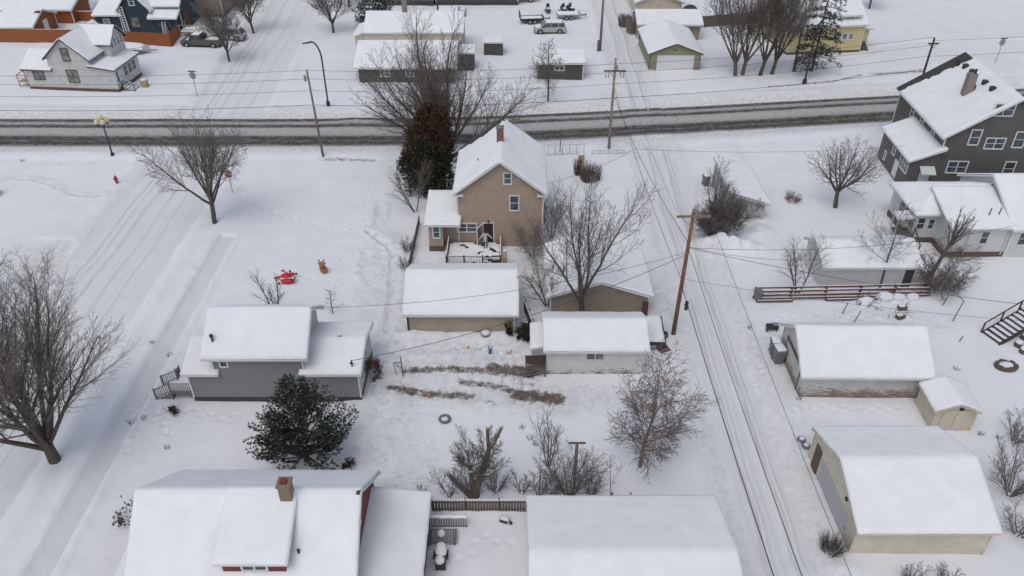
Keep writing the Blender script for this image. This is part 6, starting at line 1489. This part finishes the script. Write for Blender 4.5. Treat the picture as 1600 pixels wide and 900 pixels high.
b = MB(); b.bar((-2.9,0,.4), (4.3,0,.4), .1); b.bar((1.3,-.9,.35), (1.3,.9,.35), .08); b.build('trailer_frame', M['wood_red'], t)
def trailer(label, x, y, rz, L, Wd, gate, load, mat='dark', wh=True):
    t = thing('utility_trailer', label, 'trailer', (x, y, 0), rz)
    b = MB(); b.box(-L/2, L/2, -Wd/2, Wd/2, .45, .55)
    for s_ in (-1, 1):
        b.box(-L/2, L/2, s_*Wd/2-.04, s_*Wd/2+.04, .56, .82)
    b.box(L/2-.04, L/2+.04, -Wd/2, Wd/2, .56, 1.0); b.build('bed', M[mat], t)
    snow_hf(t, -L/2+.05, L/2-.05, -Wd/2+.05, Wd/2-.05, lambda x, y: .56+0*x, load, 15, rim=.3)
    if gate:
        b = MB()
        for k in range(6): b.bar((-L/2-.05,-Wd/2+Wd*k/5,.5), (-L/2-.12,-Wd/2+Wd*k/5,1.75), .05)
        b.bar((-L/2-.12,-Wd/2,1.75), (-L/2-.12,Wd/2,1.75), .06); b.bar((-L/2-.08,-Wd/2,1.1), (-L/2-.08,Wd/2,1.1), .05); b.build('ramp_gate', M['dark'], t)
    b = MB(); b.bar((L/2,-.5,.5), (L/2+1.2,0,.5), .08); b.bar((L/2,.5,.5), (L/2+1.2,0,.5), .08); b.cyl((L/2+1.1,0,.1), (L/2+1.1,0,.9), .05); b.build('tow_bar', M['dark'], t)
    if wh:
        for s_ in (-1, 1): wheel(t, -.4, s_*(Wd/2+.15), .32); wheel(t, .4, s_*(Wd/2+.15), .32)
    return t
trailer('dark utility trailer with raised ramp gate, left of the other snowy trailer', 3.1, 126.4, .12, 3.6, 1.9, True, .2)
trailer('low pale trailer heaped with snow above the silver suv', 9.0, 128.4, .08, 3.6, 1.8, False, .35, 'steel')
trailer('snow loaded trailer with clutter at the top behind the big bare tree', -10.3, 130.6, .0, 3.4, 1.9, True, .45)
for i, (px, py, lab) in enumerate(((856, 19, 'black snowmobile with snow on it, left one of the pair'), (880, 19, 'black snowmobile with raised handlebars, middle of the row'), (891, 18, 'black snowmobile at the right end of the row'))):
    x, y = P(px, py); t = thing('snowmobile', lab, 'snowmobile', (x, y, 0), PI/2+.2*i, 'snowmobiles at the top of the yard')
    b = MB(); b.prism([(-1.2,.3),(-1.1,.75),(-.1,.7),(.2,1.0),(.9,.85),(1.2,.4),(.9,.25),(-1.0,.2)], 'y', -.3, .3); bevel(b.build('body', M['dark'], t), .08)
    for s_ in (-.42, .42): b = MB(); b.box(.2, 1.4, s_-.08, s_+.08, .02, .08); b.bar((.7,s_,.08), (.6,s_*.6,.45), .05); b.build('ski', M['dark'], t)
    b = MB(); b.bar((.2,0,.9), (.05,0,1.25), .06); b.bar((.05,-.38,1.28), (.05,.38,1.28), .05); b.build('handlebar', M['dark'], t)
    b = MB(); b.hexa([(.25,-.25,1.0),(.35,-.2,1.0),(.35,.2,1.0),(.25,.25,1.0),(.05,-.2,1.4),(.12,-.15,1.4),(.12,.15,1.4),(.05,.2,1.4)]); b.build('windshield', M['glass'], t)
    lump(t, (-.5,0,.75), .35, (1.2,.7,.4), seed=i)
t = thing('dump_trailer', 'yellow orange wheeled trailer at the top edge right of the olive building', 'trailer', (1.9, 138.2, 0), .05)
b = MB(); b.hexa([(-2.2,-1,.7),(2.2,-1,.7),(2.2,1,.7),(-2.2,1,.7),(-2.5,-1.1,1.7),(2.5,-1.1,1.7),(2.5,1.1,1.7),(-2.5,1.1,1.7)]); b.build('box', M['yellow_paint'], t)
for s_ in (-.9, .9): wheel(t, -1.2, s_, .4); wheel(t, 1.2, s_, .4)
snow_hf(t, -2.3, 2.3, -1, 1, lambda x, y: 1.71+0*x, .2, 16)
def bin_(label, x, y, rz, tip=0, snow=True, s=1.0):
    t = thing('wheeled_bin', label, 'bin', (x, y, .02), rz, 'gray wheeled bins')
    b = MB(); b.hexa([(-.24*s,-.26*s,.05),(.24*s,-.26*s,.05),(.24*s,.26*s,.05),(-.24*s,.26*s,.05),(-.31*s,-.36*s,1.02*s),(.31*s,-.36*s,1.02*s),(.31*s,.36*s,1.02*s),(-.31*s,.36*s,1.02*s)]); bevel(b.build('tub', M['bin'], t), .03)
    b = MB(); b.hexa([(-.33*s,-.39*s,1.025*s),(.33*s,-.39*s,1.025*s),(.33*s,.4*s,1.025*s),(-.33*s,.4*s,1.025*s),(-.28*s,-.33*s,1.1*s),(.28*s,-.33*s,1.1*s),(.28*s,.35*s,1.12*s),(-.28*s,.35*s,1.12*s)]); li = b.build('lid', M['bin'], t)
    if snow: snow_hf(li, -.27*s, .27*s, -.32*s, .33*s, lambda x, y: 1.1*s+0*x, .16, 17, step=.08, rim=.1)
    for s_ in (-.24, .24): b = MB(); b.cyl((s_*s,.3*s,.13), (s_*s+.05,.3*s,.13), .13, .13, 10); b.build('wheel', M['black'], t)
    return t
bin_('gray wheeled bin standing alone beside the alley above the brown thicket', *P(1102, 290), .2, snow=True, s=1.05)
bin_('nearer of the two snow topped gray bins at the weathered garage', *P(1214, 566), .1, s=1.2)
bin_('farther of the two gray bins at the weathered garage', *P(1208, 553), -.1, s=1.15)
bin_('gray bin tucked behind the left end of the red log fence', *P(1183, 469), .3, snow=False, s=.9)
t = thing('grill', 'small black grill and clutter beside the far left corner of the weathered garage', 'grill', (*P(1205, 517), 0))
b = MB(); b.box(-.45,.45,-.2,.2,.3,.6); b.box(-.4,-.35,-.15,.15,0,.3); b.box(.35,.4,-.15,.15,0,.3); b.build('body', M['dark'], t); b = MB(); b.box(.0,.5,-.15,.15,.602,.72); b.build('lid', M['steel'], t)
t = thing('fire_pit', 'round dark banded tub full of snow against the beige garage wall', 'tub', (*P(759, 527), .05))
b = MB(); b.cyl((0,0,0), (0,0,.3), .28, .38, 16); b.build('bowl', M['dark'], t); b = MB(); b.ring((0,0,.38), .36, .045, 20, 6, 1.3); b.build('band', M['steel'], t); lump(t, (0,0,.4), .36, (1,1,.45))
for px, py, m, lab in ((728, 545, 'yellow_paint', 'small orange toy left in the snow'), (795, 552, 'yellow_paint', 'faded orange scrap near the evergreen bush')):
    x, y = P(px, py); t = thing('toy', lab, 'toy', (x, y, float(T(x, y)))); b = MB(); b.box(-.18,.12,-.08,.08,0,.1); b.bar((.1,0,.05), (.25,.1,.22), .07); b.build('body', M[m], t); lump(t, (-.03,0,.1), .1, (1,1,.5))
x, y = P(766, 550); t = thing('toy_sled', 'small blue snow toy in front of the beige garage', 'toy', (x, y, float(T(x, y)))); b = MB(); b.box(-.12,.12,-.3,.25,.02,.08); b.bar((-.1,.25,.05), (-.16,.4,.3), .05); b.bar((.1,.25,.05), (.12,.42,.3), .05); b.build('deck', M['blue_paint'], t)
x, y = P(695, 657); t = thing('tire', 'old tire lying flat and filled with snow above the lopped tree', 'tire', (x, y, float(T(x, y))+.05)); b = MB(); b.ring((0,0,.08), .33, .10, 24, 8); b.build('ring', M['bin'], t, True); lump(t, (0,0,.05), .26, (1,1,.35))
x, y = P(1571, 574); t = thing('planter_ring', 'round stone ring heaped with snow near the right edge', 'planter', (x, y, float(T(x, y))))
for k in range(18): a = k*2*PI/18; b = MB(); b.box(-.14,.14,-.12,.12,0,.2+.06*(k%3)); b.build('stone', M['wood_old'], t, xf=Matrix.Translation((.68*math.cos(a),.46*math.sin(a),0)) @ Matrix.Rotation(a+PI/2, 4, 'Z'))
lump(t, (.05,.05,.12), .55, (1.05,.7,.45))
for i, (px, py) in enumerate(((1590,541),(1600,530),(1598,551))):
    x, y = P(px, py); t = thing('log_round', ('left','rear','front')[i]+' one of three snow capped log rounds at the right edge', 'log', (x, y, 0), 0, 'snow capped log rounds'); b = MB(); b.cyl((0,0,-.1), (0,0,.42), .3, .28, 14); b.build('round', M['wood_old'], t); lump(t, (0,0,.42), .28, (1,1,.55), seed=i)
for i, (px, py) in enumerate(((1409,483),(1406,497))):
    x, y = P(px, py); t = thing('crate', ('farther','nearer')[i]+' small wooden crate in the snow above the weathered garage roof', 'crate', (x, y, 0), .3*i, 'wooden crates'); b = MB(); b.box(-.32,.32,-.22,.22,0,.32); b.build('body', M['wood_old'], t); lump(t, (-.05,.05,.32), .26, (1.1,.8,.35), seed=i)
# right edge stairs
t = thing('outdoor_stairs', 'snow covered dark wooden stairs with handrail coming in from the right edge', 'stairs', (39.2, 47.8, 0), .38)
for k in range(8):
    x = -2.9+.42*k; b = MB(); b.box(x, x+.36, -.75, .75, .12+.16*k, .18+.16*k); s1 = b.build('step', M['wood_dark'], t)
    b = MB(); b.box(x+.06, x+.35, -.7, .7, .182+.16*k, .28+.16*k); bevel(b.build('snow', M['snow_lump'], s1), .04)
b = MB()
for y in (-.8, .8): b.bar((-2.95,y,.0), (.5,y,1.25), .08, .25)
b.build('stringer', M['wood_dark'], t)
b = MB(); b.bar((-2.9,.85,.95), (.4,.85,2.15), .07); b.bar((.4,.85,2.15), (2.6,.85,2.15), .07)
for x, z in ((-2.9,0),(-1.2,.6),(.4,1.2),(1.6,1.2)): b.bar((x,.85,z-.6), (x,.85,max(z+.95,.95) if x < .4 else 2.15), .09)
b.build('handrail', M['wood_dark'], t)
b = MB(); b.box(.5, 2.8, -1.2, .9, 1.3, 1.42); b.build('landing', M['wood_dark'], t); snow_hf(t, .52, 2.8, -1.18, .8, lambda x, y: 1.42+0*x, .12, 18)
b = MB(); 
for x in (.6, 1.6, 2.7): b.box(x-.06, x+.06, -1.15, -1.03, -.2, 1.3)
b.build('post', M['wood_dark'], t)
# patio behind the board fence
t = thing('garden_bench', 'long slatted garden bench with a thick snow cushion below the board fence', 'bench', (-3.75, 29.35, 0))
b = MB(); b.box(-1.25,1.15,-.05,.0,.86,.93)
b.box(-1.25,1.15,-.05,0,.12,.18); b.build('back_frame', M['lattice_gray'], t)
b = MB()
for k in range(17): b.box(-1.22+.142*k, -1.15+.142*k, -.045, -.01, .19, .85)
b.build('slats', M['lattice_gray'], t); b = MB(); b.box(1.08,1.15,-.06,.0,-.1,.1); b.box(-1.25,-1.18,-.06,.0,-.1,.1); b.build('leg', M['dark'], t)
snow_hf(t, -1.25, 1.15, -.1, .12, lambda x, y: .93+0*x, .14, 19, step=.06, rim=.1)
t = thing('slatted_table', 'low slatted table half cleared of snow beside the covered grill', 'table', (-3.95, 28.45, 0))
b = MB()
for k in range(11): b.box(-.8+.15*k, -.71+.15*k, -.42, .42, .42, .46)
b.build('slats', M['lattice_gray'], t); b = MB(); b.box(-.8,.8,-.46,-.425,.36,.45); b.box(-.8,.8,.425,.46,.36,.45); b.build('frame', M['lattice_gray'], t)
for x in (-.72, .7): b = MB(); b.box(x-.04,x+.04,-.4,.4,0,.36); b.build('leg', M['dark'], t)
lump(t, (-.1,.1,.5), .24, (1,1.2,.9))
t = thing('grill', 'gas grill buried under a tall cap of snow beside the red house annex', 'grill', (-3.95, 26.9, 0))
b = MB(); b.box(-.28,.28,-.5,.5,.1,.75); b.build('cabinet', M['dark'], t); b = MB(); b.box(-.42,-.3,-.15,.4,.6,.68); b.box(.3,.42,-.15,.4,.6,.68); b.build('side_shelf', M['dark'], t)
b = MB(); b.hexa([(-.3,-.5,.752),(.3,-.5,.752),(.3,.45,.752),(-.3,.45,.752),(-.22,-.3,1.05),(.22,-.3,1.05),(.22,.35,1.05),(-.22,.35,1.05)]); bevel(b.build('lid', M['dark'], t), .06)
lump(t, (0,.18,1.0), .4, (.9,1.25,.65), seed=3); lump(t, (0,-.38,.92), .3, (.9,1.0,.6), seed=4)
x, y = P(787, 819); t = thing('crate', 'small white framed box with dark open front lying in the snow behind the bottom garage', 'box', (x, y, .02), -.35)
b = MB(); b.box(-.3,.3,-.02,.3,0,.38); b.build('body', M['offwhite'], t); b = MB(); b.box(-.24,.24,-.035,-.021,.06,.32); b.build('opening_shade', M['dark'], t); lump(t, (0,.15,.38), .27, (1.1,.7,.35)); b = MB(); b.box(.36,.5,.0,.12,0,.3); b.build('side_box', M['dark'], t)  # dark panel on a closed box, painted as shade inside its open front
# trailer beside the alley pole and its clutter
t = thing('covered_trailer', 'short open trailer under snow between the white plank garage and the alley pole', 'trailer', (10.75, 47.0, 0), -.05)
b = MB(); b.box(-.75,.75,-1.6,1.6,.35,.5); b.box(-.78,-.7,-1.6,1.6,.5,.85); b.box(.7,.78,-1.6,1.6,.5,.85); b.box(-.7,.7,-1.64,-1.58,.5,.8); b.build('bed', M['dark'], t)
snow_hf(t, -.7, .7, -1.55, 1.55, lambda x, y: .55+0*x, .38, 20, rim=.2, step=.12); b = MB(); b.box(-.35,.1,-1.72,-1.65,.3,.55); b.build('tail_board', M['steel'], t)
for s_ in (-.85, .85): wheel(t, s_*1.0, -.2*0-.1, .3)
x, y = P(1036, 546); t = thing('pallet', 'reddish wooden pallet lying behind the birch near the alley', 'pallet', (x, y, .03), .4)
for k in range(5): b = MB(); b.box(-.45+.19*k,-.32+.19*k,-.4,.4,.06,.09); b.build('slat', M['wood_red'], t)
b = MB(); b.box(-.45,.45,-.4,-.33,0,.058); b.box(-.45,.45,.33,.4,0,.058); b.build('runner', M['wood_red'], t)
for i, (px, py) in enumerate(((1252,688),(1259,698))):
    x, y = P(px, py); t = thing('tire', ('upper','lower')[i]+' of two dark tires at the back corner of the big beige metal garage', 'tire', (x, y, .05), 0, 'tires at the beige garage'); b = MB(); b.ring((0,0,.05), .2, .085, 18, 6); b.build('ring', M['bin'], t); lump(t, (.03,.04,.08), .2, (1,1,.4))
x, y = P(325, 515)

# inflatable yard decorations lying on the snow
x, y = P(448, 440); t = thing('inflatable_decoration', 'slumped red and white inflatable yard figure sprawled on the snow', 'yard decoration', (x, y, float(T(x, y))))
b = MB(); b.ball((0,0,.3), .48, (1.15,.6,.6), 14, 9); b.ball((-.15,.35,.4), .3, (1.2,.9,.8)); b.ball((.35,.5,.4), .22, (1.5,.7,.7)); b.ball((-.55,.15,.3), .2, (1.6,.6,.7)); b.ball((.2,-.35,.22), .42, (1.4,.5,.5)); b.ball((-.35,.62,.5), .24, (.8,.8,1.1)); b.build('body', M['inflat_red'], t, True)
b = MB(); b.bar((-.45,-.22,.42), (.55,-.12,.42), .12, .1); b.ball((-.32,.4,.55), .2, (1.3,.8,.7)); b.ball((.62,-.05,.35), .14); b.ball((-.05,.6,.5), .12); b.build('white_trim', M['inflat_white'], t, True)
for q in ((-.95,.12,.25),(.15,.85,.45),(.75,.55,.4),(-.5,-.5,.15)): b = MB(); b.ball(q, .1); b.build('dark_tip', M['dark'], t, True)
b = MB(); b.ring((.62,-.18,.42), .2, .05, 14, 6); b.build('dark_band', M['dark'], t)
x, y = P(507, 427); t = thing('inflatable_decoration', 'brown inflatable antlered deer decoration standing in the snow', 'yard decoration', (x, y, float(T(x, y))))
b = MB(); b.ball((0,0,.35), .36, (.95,.8,1.0), 14, 9); b.ball((-.1,.0,.85), .27, (1,.9,1.0)); b.ball((-.35,0,1.02), .1, (1.4,.5,.6)); b.ball((.15,0,1.02), .1, (1.4,.5,.6)); b.ball((-.1,-.24,.78), .13, (1,.9,.7)); b.build('body', M['inflat_brown'], t, True)
for s_ in (-1, 1):
    b = MB(); a = (-.1+s_*.12,0,1.1); b.cyl(a, (-.1+s_*.2,0,1.35), .04); b.cyl((-.1+s_*.17,0,1.25), (-.1+s_*.3,0,1.3), .035); b.build('antler', M['door_brown'], t)
b = MB(); b.bar((-.35,-.2,.62), (.2,-.2,.6), .07, .08); b.build('scarf', M['red_paint'], t)

# ================================================================== the person on the deck
def skin_mesh(name, verts, edges, mat, parent, root=0, sub=2):
    me = bpy.data.meshes.new(name); me.from_pydata([v[:3] for v in verts], edges, []); me.update()
    o = bpy.data.objects.new(name, me); C.objects.link(o); o.parent = parent; me.materials.append(M[mat])
    o.modifiers.new('Skin', 'SKIN')
    for i, v in enumerate(verts): me.skin_vertices[0].data[i].radius = (v[3], v[4] if len(v) > 4 else v[3]*.85)
    me.skin_vertices[0].data[root].use_root = True
    o.modifiers.new('Sub', 'SUBSURF').levels = sub; o.modifiers['Sub'].render_levels = sub
    for p in me.polygons: p.use_smooth = True
    o.modifiers['Skin'].use_smooth_shade = True; return o
t = thing('person', 'person in pale gray coat and dark trousers, arms out, at the open back door', 'person', (-2.35, 58.95, .5), .1)
body = skin_mesh('body', [(0,0,.92,.13),(0,0,1.12,.12),(0,-.01,1.35,.15),(0,0,1.47,.06),(0,-.01,1.56,.085),(0,-.015,1.64,.105),(0,-.01,1.73,.07),
    (-.18,0,1.40,.065),(-.36,-.12,1.22,.045),(-.55,-.2,1.05,.036),(-.63,-.23,.98,.03),(.18,0,1.40,.065),(.38,-.14,1.25,.045),(.56,-.24,1.12,.036),(.64,-.28,1.06,.03),
    (-.1,0,.86,.085),(-.11,-.02,.47,.06),(-.12,.0,.10,.045),(-.12,-.14,.045,.038),(.1,0,.86,.085),(.12,-.03,.47,.06),(.13,.0,.10,.045),(.14,-.14,.045,.038)],
    [(0,1),(1,2),(2,3),(3,4),(4,5),(5,6),(2,7),(7,8),(8,9),(9,10),(2,11),(11,12),(12,13),(13,14),(0,15),(15,16),(16,17),(17,18),(0,19),(19,20),(20,21),(21,22)], 'skin', t)
skin_mesh('coat', [(0,0,1.0,.19,.17),(0,0,.78,.24,.2),(0,0,.62,.22,.19),(0,-.01,1.2,.16,.15),(0,-.01,1.38,.16,.14),(0,0,1.47,.08),(-.19,0,1.40,.085),(-.36,-.12,1.22,.068),(-.54,-.2,1.06,.055),(.19,0,1.40,.085),(.38,-.14,1.25,.068),(.55,-.24,1.13,.055)],
    [(0,1),(1,2),(0,3),(3,4),(4,5),(4,6),(6,7),(7,8),(4,9),(9,10),(10,11)], 'coat', t)
skin_mesh('trousers', [(0,0,.86,.15),(-.1,0,.78,.1),(-.11,-.02,.47,.078),(-.12,0,.12,.065),(.1,0,.78,.1),(.12,-.03,.47,.078),(.13,0,.12,.065)], [(0,1),(1,2),(2,3),(0,4),(4,5),(5,6)], 'trouser', t)
for s_ in (-1, 1):
    b = MB(); b.ball((s_*.125,-.07,.05), .07, (.85,1.9,.75)); b.build('boot', M['black'], t, True)
    for k in range(5):
        base = Vector((s_*.645, -.285 if s_ > 0 else -.24, 1.05 if s_ > 0 else .97)); a = -.5+.25*k
        d = Vector((s_*.8, -.35, -.3+a*.7)).normalized() if k < 4 else Vector((s_*.3,-.9,.3)).normalized()
        m = base+d*.045; e = m+Vector((d.x*.6, d.y-.3, d.z-.35)).normalized()*.035
        b = MB(); b.cyl(base, m, .010, .009, 6); b.cyl(m, e, .009, .007, 6); b.build('finger', M['skin'], body)
b = MB(); b.ball((0,.012,1.70), .13, (.95,1.0,.95), 12, 8); b.ball((0,.07,1.56), .12, (1.05,.7,1.3)); b.ball((-.1,-.03,1.52), .05, (.8,.8,2)); b.ball((.1,-.03,1.52), .05, (.8,.8,2)); b.build('hair', M['hair'], t, True)
b = MB(); b.ball((0,-.125,1.63), .02, (.8,1,1.2)); b.build('nose', M['skin'], body, True)
for s_ in (-1, 1): b = MB(); b.ball((s_*.038,-.108,1.655), .012); b.build('eye', M['dark'], body, True)
b = MB(); b.ball((0,-.112,1.585), .022, (1.2,.4,.35)); b.build('mouth', M['red_s'], body, True)

# ================================================================== light, sky, camera
sc = bpy.context.scene
w = bpy.data.worlds.new('World'); sc.world = w; w.use_nodes = True; nt = w.node_tree
bg = nt.nodes['Background']; sky = nt.nodes.new('ShaderNodeTexSky'); sky.sky_type = 'NISHITA'; sky.sun_disc = False
SE, SA = math.radians(63), math.radians(205)      # sun: elevation, compass angle from +Y clockwise (behind the camera, a little left)
sky.sun_elevation = SE; sky.sun_rotation = SA; sky.air_density = 1.3; sky.dust_density = 3.0; sky.ozone_density = 1.0
hs = nt.nodes.new('ShaderNodeHueSaturation'); hs.inputs['Saturation'].default_value = .68
nt.links.new(sky.outputs[0], hs.inputs['Color']); nt.links.new(hs.outputs[0], bg.inputs[0]); bg.inputs[1].default_value = .13
sl = bpy.data.lights.new('sun', 'SUN'); sl.energy = .55; sl.angle = math.radians(35); sl.color = (1, .97, .94)
so = bpy.data.objects.new('sun', sl); C.objects.link(so)
d = Vector((math.sin(SA)*math.cos(SE), math.cos(SA)*math.cos(SE), math.sin(SE)))
so.rotation_euler = (-d).to_track_quat('-Z', 'Y').to_euler(); so.location = (0, 0, 80)
cam = bpy.data.cameras.new('camera'); co = bpy.data.objects.new('camera', cam); C.objects.link(co)
co.location = (0, 0, CH); co.rotation_euler = (PI/2-TH, 0, 0)
cam.sensor_width = 36; cam.lens = F/1600*36; cam.clip_end = 6000; cam.clip_start = .5; sc.camera = co
sc.view_settings.view_transform = 'Standard'; sc.view_settings.look = 'None'; sc.view_settings.gamma = 1; sc.view_settings.use_curve_mapping = False
sc.view_settings.exposure = EXPOSURE
sc.render.engine = 'CYCLES'; sc.cycles.max_bounces = 6; sc.cycles.diffuse_bounces = 3; sc.cycles.glossy_bounces = 2; sc.cycles.transmission_bounces = 2; sc.cycles.transparent_max_bounces = 4
sc.cycles.use_denoising = True; sc.cycles.sample_clamp_indirect = 4
